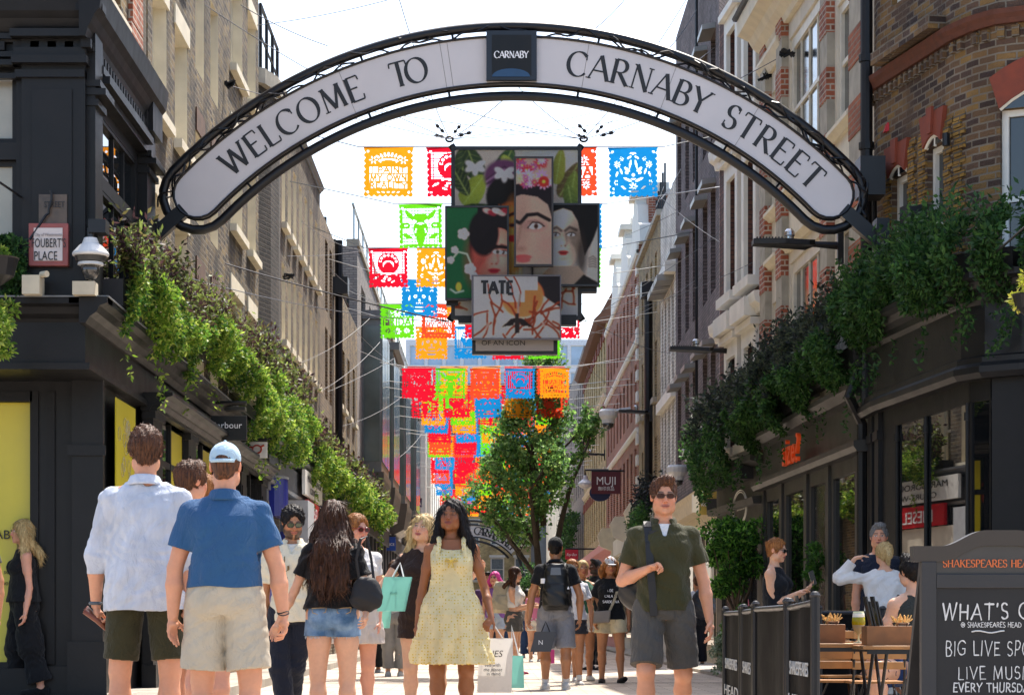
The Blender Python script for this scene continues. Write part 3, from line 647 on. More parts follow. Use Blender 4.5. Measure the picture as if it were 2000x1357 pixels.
for i, hs in PW.items():
 fr, L = segf(i)
 for h in hs:
  window(fr, pub, *h, .14, mf=whitef, bars=(1 if i == 4 else 0, 1), fw=.07)
  w_, z1 = h[1] - h[0], h[3]
  uc = (h[0] + h[1]) / 2; N_p = 9; rise = .12 * w_ / .6
  mbx = MB(); arcp = [(uc + w_ / 2 * c_, z1 + rise * (1 - c_ * c_)) for c_ in [-1 + 2 * k / N_p for k in range(N_p + 1)]]
  mbx.tube([fr.p(u, z, .004) for u, z in arcp], .026, 6); mbx.tube([fr.p(uc, z1 - .02, 0), fr.p(uc, z1 + rise, 0)], .016, 6); mbx.build('arched_frame', whitef, pub); mbx = MB(); mbx.prism([fr.p(u, z, .0) for u, z in arcp], fr.N * .006); mbx.build('arched_pane', glass, pub)
  mbx = MB(); o1 = w_ / 2 + .1; hh = .34 if i != 4 else .32
  outer = [(uc + o1 * c_, z1 + hh + (rise * (1 - c_ * c_) if i == 4 else 0)) for c_ in [1 - 2 * k / N_p for k in range(N_p + 1)]]
  mbx.prism([fr.p(u, z, .002) for u, z in arcp[:1] + arcp[1:] + outer], fr.N * .05)
  mbx.prism([fr.p(uc - .05, z1 + rise + .02, .05), fr.p(uc + .05, z1 + rise + .02, .05), fr.p(uc + .08, z1 + hh + .05, .05), fr.p(uc - .08, z1 + hh + .05, .05)], fr.N * .03)
  mbx.build('red_brick_arch', redpaint, pub)
mb = MB()
for i, us in {1: (.22, .96, 1.27, 1.98), 2: (.03,), 4: (1.17,)}.items():
 fr, L = segf(i)
 for u in us:
  for k in range(28): fr.box(mb, u, u + (.22 if k % 2 else .15), 4.0 + k * .075 + .004, 4.0 + k * .075 + .068, .001, .016 + .006 * (k % 3))
mb.build('orange_brick_strip', pubo, pub)
mb = MB()
sweep(mb, PP, [(0, 6.88), (.05, 6.88), (.07, 6.93), (.1, 6.97), (.11, 7.02), (0, 7.02)]); mb.build('string_course', M('dull_red_brick', '5c3426', .8, var=.2, sc_=12, bump=.3), pub)
mb = MB()
for i in range(len(PP) - 1):
 fr, L = segf(i)
 for k in range(int(L / .15)): fr.box(mb, k * .15, k * .15 + .075, 6.74, 6.85, 0, .05)
fr, L = segf(1); fr.box(mb, .3, 2.0, 7.06, 7.2, 0, .2); mb.build('dentils', pubb, pub)
mb = MB()
sweep(mb, PG, [(0, 3.15), (.16, 3.15), (.2, 3.2), (.2, 3.26), (.16, 3.3), (.16, 3.35), (.12, 3.37), (.12, 3.86), (.16, 3.9), (.17, 3.96), (.24, 4.0), (.27, 4.06), (.34, 4.09), (.34, 4.15), (-.9, 4.16)])
mb.build('fascia', dark, pub)
mb = MB(); GH = {1: [(.5, 3.08, .8, 2.95)], 2: [(.03, .31, .8, 2.95)], 4: [(.1, 1.0, .1, 2.9)]}
for i in range(len(PG) - 1):
 fr, L = segf(i, PG); fr.wall(mb, 0, L, 0, 3.16, GH.get(i, []), .12, th=.03)
 fr.box(mb, 0, L, .05, .35, .03, .06) if i != 4 else None
 if i in (1, 2): fr.box(mb, .4 if i == 1 else 0, L, .7, .8, .03, .07)
fr, L = segf(0, PG)
for u in (0.05, .5): fr.box(mb, u, u + .25, .1, 3.15, .03, .08); fr.box(mb, u - .03, u + .28, 2.85, 2.95, .03, .1)
fr, L = segf(4, PG); fr.box(mb, .0, .09, .1, 3.15, .03, .1); fr.box(mb, 1.02, 1.1, .1, 3.15, .03, .1)
mb.build('ground_floor', dark2, pub)
for i in (1, 2):
 fr, L = segf(i, PG); h = GH[i][0]; mb = MB(); fr.box(mb, h[0], h[1], h[2], h[3], -.03, .012); mb.build('shop_pane', shopglass, pub)
fr, L = segf(1, PG); mb = MB()
for u in (.5, 1.62, 3.06): mb.tube([fr.p(u, .8, .03), fr.p(u, 2.95, .03)], .022, 10); mb.tube([fr.p(u, 2.78, .03), fr.p(u, 2.86, .03)], .035, 10)
mb.build('window_columns', dark, pub)
fr, L = segf(4, PG); mb = MB(); fr.box(mb, .11, .99, .12, 2.88, -.1, -.06); dr = mb.build('door', M('door_black', '0e0d0d', .25), pub)
mb = MB(); mb.tube([fr.p(.25, 1.1, -.02), fr.p(.25, 1.6, -.02)], .015, 8); mb.build('handle', M('chrome', 'b8b8b8', .2, metal=.9), dr)
mb = MB(); mb.box(5.3, 12, 23.8, 26.4, 0, 11.9); mb.build('core', dark2, pub)
o = thing('rainwater_pipe', 'thick black rainwater pipe and junction box where the arch meets the pub', 'pipe', (4.3, 26.5, 0))
mb = MB(); mb.tube([(4.24, 26.3, 3.2), (4.24, 26.3, 12)], .07, 10); mb.tube([(4.28, 26.0, 3.9), (4.28, 26.0, 5.6)], .03, 8)
for z in (4.6, 6.2, 7.2, 8.4): mb.tube([(4.24, 26.3, z), (4.24, 26.3, z + .08)], .09, 10)
mb.build('pipe', blackm, o)
mb = MB(); mb.box(4.05, 4.33, 25.55, 25.95, 5.55, 5.98); mb.build('junction_box', blackm, o)
o = thing('alarm_box', 'small red alarm box on the pub wall above the junction box', 'alarm', (4.3, 25.9, 6)); mb = MB(); mb.prism([P(1727, 257, 25.9), P(1738, 255, 25.9), P(1741, 242, 25.9), P(1733, 239, 25.9)], (0, .1, 0)); mb.build('case', M('alarm_red', 'c0202c', .4), o)
def dirfr(O, ang): U = Vector((math.sin(ang), math.cos(ang), 0)); return Fr(O, U, (-U.y, U.x, 0))
FR1 = dirfr((4.36, 26.5, 0), -.037)
ws = [(1.1, 2.3, z0, z1, dict(bars=(1, 1), fw=.12)) for z0, z1 in ((4.1, 5.75), (7.0, 8.5), (9.2, 10.6))]
ws += [(3.35, 5.9, 3.9, 5.85, dict(bars=(3, 1), fw=.16)), (3.35, 5.9, 6.95, 9.0, dict(bars=(3, 1), fw=.16)), (6.55, 7.45, 4.1, 5.5, dict(bars=(1, 1), fw=.1)), (6.55, 7.45, 6.9, 8.6, dict(bars=(1, 1), fw=.1))]
b = building('banded_building', 'red brick and stone banded building with tall cream windows behind the right arch end', FR1, 0, 8.0, 3.5, 9.6, M('cream_render', 'd3cab8', .75, var=.1, sc_=3), ws, mf=M('cream_frame', 'd6cfbd', .5), dep=.1)
for u in (.15, 2.45, 5.98, 7.5):
 mba, mbb = MB(), MB()
 for k in range(17): FR1.box(mba if k % 2 else mbb, u, u + (.85 if u < 1 else .5), 3.6 + k * .42, 3.6 + k * .42 + .418, .001, .10 + (.01 if k % 2 else 0))
 mba.build('brick_band', redb if u > 1 else brick('orange_brick', ['96502f', 'a85c38', '8d4a2e'], '8a7a66'), b); mbb.build('stone_band', greyst, b)
mb = MB()
for u0, u1, z in ((1.0, 2.4, 6.0), (3.1, 5.95, 6.0), (6.5, 7.5, 6.0), (1.0, 2.4, 6.8), (3.1, 5.95, 6.75), (6.5, 7.5, 6.7), (3.1, 5.95, 3.8)):
 FR1.profile(mb, u0, u1, [(0, z), (.05, z), (.08, z + .04), (.13, z + .07), (.13, z + .12), (0, z + .12)])
for u0, u1 in ((1.2, 2.2), (3.3, 5.7)): FR1.box(mb, u0, u1, 6.22, 6.68, .0, .03)
mb.build('window_mouldings', cream, b)
mb = MB()
FR1.profile(mb, 2.9, 8.1, [(0, 9.25), (.07, 9.25), (.1, 9.33), (.2, 9.42), (.26, 9.52), (.42, 9.6), (.44, 9.8), (0, 9.85)])
FR1.profile(mb, 6.2, 8.1, [(0, 8.9), (.05, 8.9), (.1, 9.0), (.15, 9.08), (.15, 9.14), (0, 9.14)]); mb.build('cornice', cream, b)
mb = MB(); FR1.box(mb, 0, 8, 9.9, 12, -6, -.3); mb.build('attic', redb, b)
mb = MB(); mb.tube([FR1.p(3, 9.86, .46), FR1.p(8.1, 9.86, .46)], .05, 6); mb.build('gutter', blackm, b)
e = FR1.p(8.0, 0); FR2 = dirfr((e.x, e.y, 0), -.07)
ws = []
for u0, u1 in ((.75, 1.55), (2.35, 3.15)):
 for z0, z1 in ((3.7, 5.1), (6.2, 8.0), (9.0, 10.4)): ws.append((u0, u1, z0, z1, dict(fw=.1)))
b = building('dark_brick_building', 'dark brick building with white stone window surrounds, next to the banded one', FR2, 0, 4.2, 3.3, 10.9, brick('plum_brick', ['4a302a', '5f3d34', '6b473c'], '3c302c'), ws, mf=whitef, dep=.2)
mb = MB()
for u0, u1 in ((.75, 1.55), (2.35, 3.15)):
 for z0, z1 in ((3.7, 5.1), (6.2, 8.0), (9.0, 10.4)):
  FR2.box(mb, u0 - .22, u0 - .001, z0 - .1, z1 + .25, .001, .07); FR2.box(mb, u1 + .001, u1 + .22, z0 - .1, z1 + .25, .001, .07); FR2.box(mb, u0, u1, z1 + .001, z1 + .25, .001, .07)
  FR2.box(mb, u0 - .28, u1 + .28, z1 + .25, z1 + .36, .001, .16); FR2.box(mb, u0 - .26, u1 + .26, z0 - .25, z0 - .1, .001, .2)
mb.build('stone_surrounds', whitep, b)
mb = MB()
for z in (5.5, 8.4): FR2.profile(mb, -.0, 4.25, [(0, z), (.07, z), (.09, z + .08), (.17, z + .14), (.19, z + .24), (.19, z + .29), (0, z + .3)]); FR2.box(mb, .5, 1.8, z - .02, z + .27, 0, .25); FR2.box(mb, 2.1, 3.4, z - .02, z + .27, 0, .25)
mb.build('cornice', whitep, b)
mb = MB(); q = [FR2.p(0, 10.9), FR2.p(4.2, 10.9), FR2.p(4.2, 11.4, -.6), FR2.p(0, 14, -.6)]; mb.prism(q, FR2.N * -3); mb.build('gable', M('brown_render', '8a7561', .9, var=.25, sc_=3, bump=.5, bsc=20), b)
mat_rf = M('olive_black_paint', '302f2c', .45, var=.12, sc_=3)
b2 = thing('shopfront', 'dark grey shopfronts with tall windows under the hedge planters on the right', 'shopfront', (4.3, 31, 0))
mb = MB(); FR1.wall(mb, 0, 8, .05, 3.5, [(.9, 2.3, .4, 2.6), (2.8, 3.9, .1, 2.6), (4.4, 5.9, .4, 2.6), (6.5, 7.6, .4, 2.6)], .05, th=.05); FR2.wall(mb, 0, 4.2, .05, 3.3, [(.5, 1.7, .5, 2.4), (2.2, 3.7, .1, 2.4)], .05, th=.05)
for u in (.5, 2.45, 4.05, 6.1, 7.75): FR1.box(mb, u, u + .22, .05, 2.85, .05, .085)
FR1.profile(mb, 0, 8, [(.05, 2.78), (.2, 2.78), (.24, 2.84), (.24, 2.9), (.05, 2.92)]); FR1.profile(mb, 0, 8, [(.05, 3.4), (.2, 3.42), (.3, 3.5), (.3, 3.56), (.05, 3.58)])
FR2.profile(mb, 0, 4.2, [(.05, 2.6), (.2, 2.6), (.22, 2.7), (.05, 2.72)]); FR2.profile(mb, 0, 4.2, [(.05, 3.2), (.25, 3.25), (.25, 3.35), (.05, 3.36)])
mb.build('joinery', mat_rf, b2)
for fr, hs in ((FR1, [(.9, 2.3, .4, 2.6), (4.4, 5.9, .4, 2.6), (6.5, 7.6, .4, 2.6)]), (FR2, [(.5, 1.7, .5, 2.4)])):
 for h in hs: mb = MB(); fr.box(mb, *h, -.02, .012); mb.build('pane', shopglass, b2)
for fr, h in ((FR1, (2.8, 3.9, .1, 2.6)), (FR2, (2.2, 3.7, .1, 2.4))): mb = MB(); fr.box(mb, *h, -.04, .004); mb.build('door', M('door_black', '0e0d0d'), b2)
mb = MB(); mb.tube([FR1.p(-.05, 3.7, .2), FR1.p(-.05, 3.4, .3), FR1.p(.1, 3.1, .12), FR1.p(.1, .2, .12)], .06, 8); mb.build('downpipe', dark, b2)
orange = M('orange_sign', 'ff5a1e', .4)
o = tag(text('size?', FR1.p(4.2, 2.93, .26), -FR1.U, (0, 0, 1), .38, orange, None, 'shop_sign', sx=1.35, ext=.05), 'orange lettering sign on the dark fascia under the hedge', 'sign')
mb = MB(); FR2.box(mb, 1.9, 2.9, 2.45, 3.1, .06, .07); 
o = thing('oval_emblem', 'pale oval emblem painted on the dark shop fascia behind the bay tree', 'sign', tuple(FR2.p(2, 2.9, .1))); mb = MB(); c0 = FR2.p(1.6, 2.62, .12)
for rr_ in (1, .88): mb.tube([c0 + FR2.U * (.62 * rr_ * math.cos(t)) + Vector((0, 0, .27 * rr_ * math.sin(t))) for t in [k * math.tau / 28 for k in range(28)]], .009, 5, closed=True)
mb.build('ring', whitef, o); text('BRUSHA', FR2.p(1.6, 2.58, .1), -FR2.U, (0, 0, 1), .09, whitef, o, sx=1.6)
FR = Fr((4.2, 0, 0), (0, 1, 0), (-1, 0, 0))
ws = [(u, u + .95, z - 2.0, z, dict(mf=M('bronze_frame', '4a3f3a', .4), bars=(0, 0))) for u in (43.9, 45.6, 48.0, 49.9, 52.0) for z in (6.15, 9.2, 12.15)]
b = thing('modern_brick_building', 'dark modern brick building with metal window hoods across the lane, right', 'building', (6, 48, 0))
mb = MB(); FR.wall(mb, 43.2, 53.5, 3.4, 14.4, [q[:4] for q in ws], .25); 
for a, c in (((4.2, 43.2), (4.42, 43.75)), ((4.42, 43.75), (5.0, 53.5))): mb.quad((*a, 0), (*c, 0), (*c, 14.4), (*a, 14.4))
mb.poly([(4.2, 43.2, 14.4), (4.42, 43.75, 14.4), (5.0, 53.5, 14.4), (4.2, 53.5, 14.4)]); mb.build('wall', darkb, b)
for q in ws: window(FR, b, *q[:4], dep=.25, **q[4])
hood = M('hood_metal', '8d8b86', .45, metal=.5)
for q in ws:
 mb = MB(); FR.profile(mb, q[0] - .02, q[1] + .05, [(0, q[3]), (.26, q[3] - .04), (.26, q[3] + .06), (0, q[3] + .1)]); mb.build('window_hood', hood, b)
 mb = MB(); FR.box(mb, q[0] + .1, q[1] + .1, q[2] - .9, q[2] - .84, 0, .05); mb.build('sill_bar', hood, b)
mb = MB(); mb.tube([(4.1, 46.9, 3.6), (4.1, 46.9, 14.3)], .03, 6); mb.build('downpipe', blackm, b)
mb = MB(); FR.box(mb, 42.9, 53.6, 0, 3.0, -.3, .02); FR.profile(mb, 42.9, 53.6, [(0, 3.0), (.2, 3.05), (.25, 3.3), (.3, 3.4), (0, 3.45)]); mb.build('stone_shopfront', M('beige_stone', 'cdbfa2', .7), b)
mb = MB()
for u in (43.6, 45.9, 48.2, 50.5): FR.box(mb, u, u + 1.7, .4, 2.6, .02, .06)
mb.build('shop_panes', shopglass, b)
def vs(us, zs, h, w, m_): return [(u - w / 2, u + w / 2, z, z + h, dict(mf=m_, bars=(0, 1))) for u in us for z in zs]
b = building('white_brick_building', 'white glazed brick building with narrow vertical windows, right', FR, 53.6, 58.5, 3.4, 11.2, lightb, vs((54.4, 55.6, 56.8, 57.8), (3.9, 6.6), 2.1, .5, blackm), dep=.25)
mb = MB(); FR.box(mb, 53.6, 58.5, 6.1, 6.35, 0, .12); FR.box(mb, 53.6, 58.5, 9.0, 9.25, 0, .25); mb.build('stone_bands', whitep, b)
for u in (54.1, 55.3, 56.5): mb = MB(); FR.profile(mb, u, u + 1, [(0, 8.9), (.4, 8.85), (.4, 9.0), (0, 9.05)]); mb.build('window_hood', hood, b)
b = building('brown_brick_building', 'brown stock brick building with arched windows and tall black pipe, right', FR, 58.6, 67.3, 3.4, 11.2, brick('tan_stock_brick', ['6b5a3e', '8e7750', 'a58c5c', '7d6a4a'], 'a89c80'), vs((60.2, 62.0, 63.8, 65.6), (4.2, 6.7, 9.0), 1.5, .7, blackm), dep=.2)
mb = MB()
for u in (60.2, 62.0, 63.8, 65.6):
 for z in (4.2, 6.7): FR.box(mb, u - .5, u + .5, z - .14, z - .002, 0, .12)
FR.box(mb, 58.6, 67.3, 11.2, 11.35, -.1, .1); mb.build('stone_sills', greyst, b)
mb = MB(); mb.tube([(4.05, 60.8, .2), (4.05, 60.8, 9.7)], .11, 8); mb.box(3.85, 4.2, 60.5, 61.1, 9.4, 9.8); mb.build('downpipe', blackm, b)
mb = MB()
for k in range(5): mb.tube([(4.5, 61 + k * .8, 11.3), (4.5, 61 + k * .8, 13 - .1 * k)], .03, 5)
mb.tube([(4.5, 61, 12.4), (4.5, 64.2, 12.4)], .03, 5); mb.build('roof_aerials', blackm, b)
b = building('gabled_building', 'red brick building with white stone banding and white gables, right', FR, 67.4, 87.0, 3.6, 11.9, redb, vs([68.9 + 2.05 * k for k in range(9)], (4.5, 7.0, 9.6), 1.55, 1.0, whitef), dep=.2)
mb = MB()
for z in (4.0, 6.4, 9.0, 11.6): FR.profile(mb, 67.4, 87.0, [(0, z), (.05, z), (.09, z + .08), (.09, z + .16), (0, z + .16)])
for k in range(14): FR.box(mb, 67.4, 68.0, 3.6 + k * .62, 3.6 + k * .62 + .3, 0, .06)
mb.build('stone_bands', whitep, b)
for u in (69.2, 75.2, 81.2):
 mb = MB(); n = FR.N * .3
 mb.prism([FR.p(u + a_, 11.9 + b_ * .62, 0) for a_, b_ in ((-2.4, 0), (2.4, 0), (2.3, .8), (1.6, 1.1), (1.4, 2.0), (.7, 2.2), (.6, 2.7), (-.6, 2.7), (-.7, 2.2), (-1.4, 2.0), (-1.6, 1.1), (-2.3, .8))], FR.N * -1.6)
 FR.box(mb, u - .8, u + .8, 13.55, 13.72, -1.7, .15); FR.box(mb, u - .35, u + .35, 13.72, 14.0, -1.0, -.2); mb.build('gable', whitep, b)
mb = MB(); mb.box(4.5, 5.6, 67.5, 68.6, 11.9, 13.4); mb.build('chimney', redb, b)
cornice(FR, b, 67.4, 87, 3.55, .3, .25, whitep)
b = building('mansard_building', 'yellow brick building with red arched heads and brown mansard roof, right', FR, 87.2, 109, 3.6, 12.2, yellb, vs([88.6 + 2.2 * k for k in range(10)], (4.3, 7.2, 10.0), 1.7, 1.0, dark2), dep=.2)
mb = MB()
for k in range(10):
 for z in (4.3, 7.2, 10.0): FR.box(mb, 88.0 + 2.2 * k, 89.2 + 2.2 * k, z + 1.7, z + 2.1, .001, .05)
mb.build('red_heads', redpaint, b)
mb = MB(); FR.profile(mb, 87.2, 109, [(.3, 12.2), (.45, 12.35), (.2, 12.6), (-.9, 14.6), (-1.2, 14.6), (-1.2, 12.2)]); mb.build('mansard', M('brown_tile', '6b4a38', .8, var=.2, sc_=3, bump=.5), b)
for z in (6.6, 9.4): cornice(FR, b, 87.2, 109, z, .1, .16, cream)
pink = M('pink_render', 'd99c98', .7)
mb = MB(); FR.box(mb, 76, 109, 0, 3.6, -1, .25); FR.profile(mb, 76, 109, [(.25, 3.3), (.5, 3.35), (.5, 3.6), (.25, 3.62)]); mb.build('pink_shopfront', pink, b)
mb = MB()
for k in range(8): FR.box(mb, 77 + k * 4, 79.6 + k * 4, .4, 2.8, .25, .29)
mb.build('shop_panes', shopglass, b)
o = thing('ornate_shopfront', 'white and pink ornamental shopfront with scrolled brackets, right of the tree', 'shopfront', (4, 68, 0))
mb = MB(); FR.box(mb, 53.6, 75.9, 0, 3.0, -.4, .1); FR.box(mb, 58, 75.9, 3.0, 3.5, -.3, .35); mb.build('wall', whitep, o)
for y in (60, 67.5, 75.6):
 mb = MB(); pr = [(.1, 2.6), (.35, 2.7), (.45, 2.95), (.38, 3.2), (.75, 3.35), (.85, 3.7), (.7, 3.95), (.1, 3.95)]; FR.profile(mb, y - .2, y + .2, pr); mb.build('bracket', cream, o)
mb = MB()
for k in range(5): FR.box(mb, 59 + k * 3.3, 61.2 + k * 3.3, .4, 2.5, .1, .14)
mb.build('shop_panes', shopglass, o)
b = building('grey_terrace', 'dark grey terrace with tall windows behind the street tree, right', FR, 109.2, 140, 0, 14, greyb, vs([111 + 2.6 * k for k in range(11)], (4, 7.2, 10.4), 2.2, 1.1, dark2), dep=.2)
FRb = Fr((3.9, 0, 0), (0, 1, 0), (-1, 0, 0))
b = building('white_terrace', 'white rendered building with slanting roof behind the street tree', FRb, 140.2, 176, 0, 9.5, whitep, vs([143 + 4 * k for k in range(8)], (4, 6.8), 1.7, 1.4, dark2), dep=.2)
b = building('slate_terrace', 'dark slate terrace at the far right end of the street', Fr((3.2, 0, 0), (0, 1, 0), (-1, 0, 0)), 176.2, 205, 0, 13, slate, vs([179 + 4 * k for k in range(6)], (4, 7.2), 2, 1.4, whitef), dep=.2)
mb = MB(); mb.box(6.4, 13, 62, 75, 0, 22); o = tag(mb.build('glass_office', M('pale_glass', '9db0bd', .2, var=.2, sc_=.5)), 'pale blue glass office glimpsed above the brown gable, right', 'building')
# ================================================================= WELCOME ARCH
YA = 25.5; KA = YA / F
AC = (1003.0, 977.0)
def apt(r, th, y=YA): return P(AC[0] + r * math.sin(th), AC[1] - r * math.cos(th), YA) + Vector((0, y - YA, 0))
arch = thing('street_arch', 'white arched welcome sign in black tube frame spanning the street between the front buildings', 'arch sign', P(1003, 1220, YA))
TH = R(46.0)
def stadium(rm, off, y, n=60, m=10):
 pts = [apt(rm + off, -TH + 2 * TH * i / n, y) for i in range(n + 1)]
 for s in (1, -1):
  c = apt(rm, s * TH, y); arcp = []
  for k in range(1, m):
   q = math.pi * k / m
   rad = apt(rm + off, s * TH, y) - c; tang = (apt(rm, s * (TH + .001), y) - c).normalized() * rad.length
   arcp.append(c + rad * math.cos(q) + tang * math.sin(q))
  if s == 1: pts += arcp + [apt(rm - off, TH - 2 * TH * i / n, y) for i in range(n + 1)]
  else: pts += arcp[::-1]
 return pts
signw = M('sign_white', 'cbc6c6', .4, var=.05, sc_=2, bump=.03, bsc=6)
mb = MB(); L_ = stadium(857, 45, YA - .06); n = len(L_)
for a, o_ in ((YA - .06, 1), (YA + .06, -1)):
 for i in range(60):
  t0, t1 = -TH + 2 * TH * i / 60, -TH + 2 * TH * (i + 1) / 60
  q = [apt(812, t0, a), apt(812, t1, a), apt(902, t1, a), apt(902, t0, a)]; mb.quad(*(q if o_ > 0 else q[::-1]))
 for s in (1, -1):
  c = apt(857, s * TH, a); rad = apt(902, s * TH, a) - c; tang = (apt(857, s * (TH + .001), a) - c).normalized() * rad.length
  mb.poly([c + rad * math.cos(math.pi * k / 14) + tang * math.sin(math.pi * k / 14) for k in range(15)])
mb.build('sign_face', signw, arch)
mb = MB()
for i in range(n):
 a, c = L_[i], L_[(i + 1) % n]; mb.quad(a, c, c + Vector((0, .12, 0)), a + Vector((0, .12, 0)))
mb.tube(stadium(857, 46, YA - .065), .016, 6, closed=True); mb.tube(stadium(857, 46, YA + .06), .016, 6, closed=True)
mb.build('sign_edge', blackm, arch)
mb = MB(); mb.tube(stadium(857, 68, YA), .052, 10, closed=True); mb.build('tube_frame', blackm, arch, smooth=True)
mb = MB()
for t in (-40, -31, -20.5, -9, 9, 20.5, 31, 40):
 for (a, c) in ((902, 922), (812, 792)): mb.tube([apt(a, R(t + (1.5 if a > 857 else 0))), apt(c, R(t + (1.5 if a > 857 else 0)))], .014, 6)
mb.build('frame_ties', blackm, arch)
mb = MB()
for s, e in ((-1, (268, 492)), (1, (1748, 500))):
 a = apt(857, s * (TH + R(2.6))); c = P(e[0], e[1], YA); d = (c - a).normalized(); pz = Vector((-d.z, 0, d.x)) * .075
 mb.prism([a - pz - Vector((0, .07, 0)), a + pz - Vector((0, .07, 0)), c + pz - Vector((0, .07, 0)), c - pz - Vector((0, .07, 0))], (0, .14, 0))
for x in (XL + .05, 4.27): mb.box(x - .07, x + .07, YA - .15, YA + .15, P(0, 560, YA).z, P(0, 430, YA).z)
mb.build('support_arm', blackm, arch)
mb = MB()
def arcword(s, t0, t1, rb=834, h=48):
 adv = [G[c][0] for c in s]; rad_h = h / rb; tot = sum(adv); sp = ((R(t1 - t0)) / rad_h - tot) / (len(s) - 1) if len(s) > 1 else 0
 t = R(t0)
 for c in s:
  w_ = G[c][0] * rad_h
  glyph_serif(mb, c, lambda x, y, k, t=t, w_=w_: apt(rb + y * h, t + w_ / 2, YA - .064 - k * .0004) + (apt(rb, t + w_ / 2 + .001) - apt(rb, t + w_ / 2)).normalized() * ((x - G[c][0] / 2) * h * KA), .165, .05)
  t += w_ + sp * rad_h
arcword('WELCOME', -41.0, -20.2); arcword('TO', -16.2, -11.3); arcword('CARNABY', 7.0, 26.3); arcword('STREET', 28.8, 43.9)
mb.build('lettering', M('letter_black', '1b1b1e', .5), arch)
mb = MB()
for t in (-22.2, -9.2, -8.3, 9.4, 20.6, 32): mb.tube([apt(813, R(t), YA - .061), apt(901, R(t), YA - .061)], .003, 4)
mb.build('panel_seam', M('seam_grey', '8f8a88', .7), arch)
navy = M('navy_frame', '151a26', .35)
mb = MB()
c0, c1 = P(950, 162, YA), P(1048, 66, YA)
mb.box(c0.x, c1.x, YA - .13, YA + .13, c0.z, c1.z); pl = mb.build('centre_plaque', navy, arch)
mb = MB(); mb.box(c0.x + .06, c1.x - .06, YA - .138, YA - .131, c0.z + .05, c1.z - .05); pp = mb.build('plaque_face', M('plaque_dark', '171413', .35, var=.5, sc_=3, spec=.3), pl)
ctr = P(998.5, 120, YA) + Vector((0, -.141, 0)); serif_text('CARNABY', ctr, (1, 0, 0), (0, 0, 1), .075, M('letter_white', 'e8e8ea', .5), pl, thick=.2, thin=.08, sp=.06, sx=.9)
mb = MB(); pts_ = [P(998 + 37 * math.cos(t), 156 - 16 * math.sin(t), YA) + Vector((0, -.1415, 0)) for t in [math.pi * k / 12 for k in range(13)]]; mb.poly(pts_); mb.build('blue_arc_motif', M('blue_motif', '1d4468', .4), pl)
rr = random.Random(11)
for j in range(9):
 mb = MB(); t0, t1 = [(-52, -30), (-50, -20), (-44, -8), (-14, 8), (6, 30), (10, 42), (20, 50), (34, 54), (40, 54)][j]; ph = rr.random() * 6
 pts = []
 for k in range(40):
  t = t0 + (t1 - t0) * k / 39; r_ = 915 + 9 * math.sin(t * .5 + ph) + 5 * math.sin(t * 1.7 + ph * 2)
  if abs(t) > 46: r_ = 857 + (r_ - 857) * math.cos(R((abs(t) - 46) * 9)) + 6 * math.sin(t + ph); 
  sg = 1 if t > 0 else -1; te = min(abs(t), 46) * sg + (sg * (abs(t) - 46) * .75 if abs(t) > 46 else 0)
  pts.append(apt(r_, R(te), YA - .05 - .03 * math.sin(k + ph)))
 mb.tube(pts, .011, 5); mb.build('cable', blackm, arch)

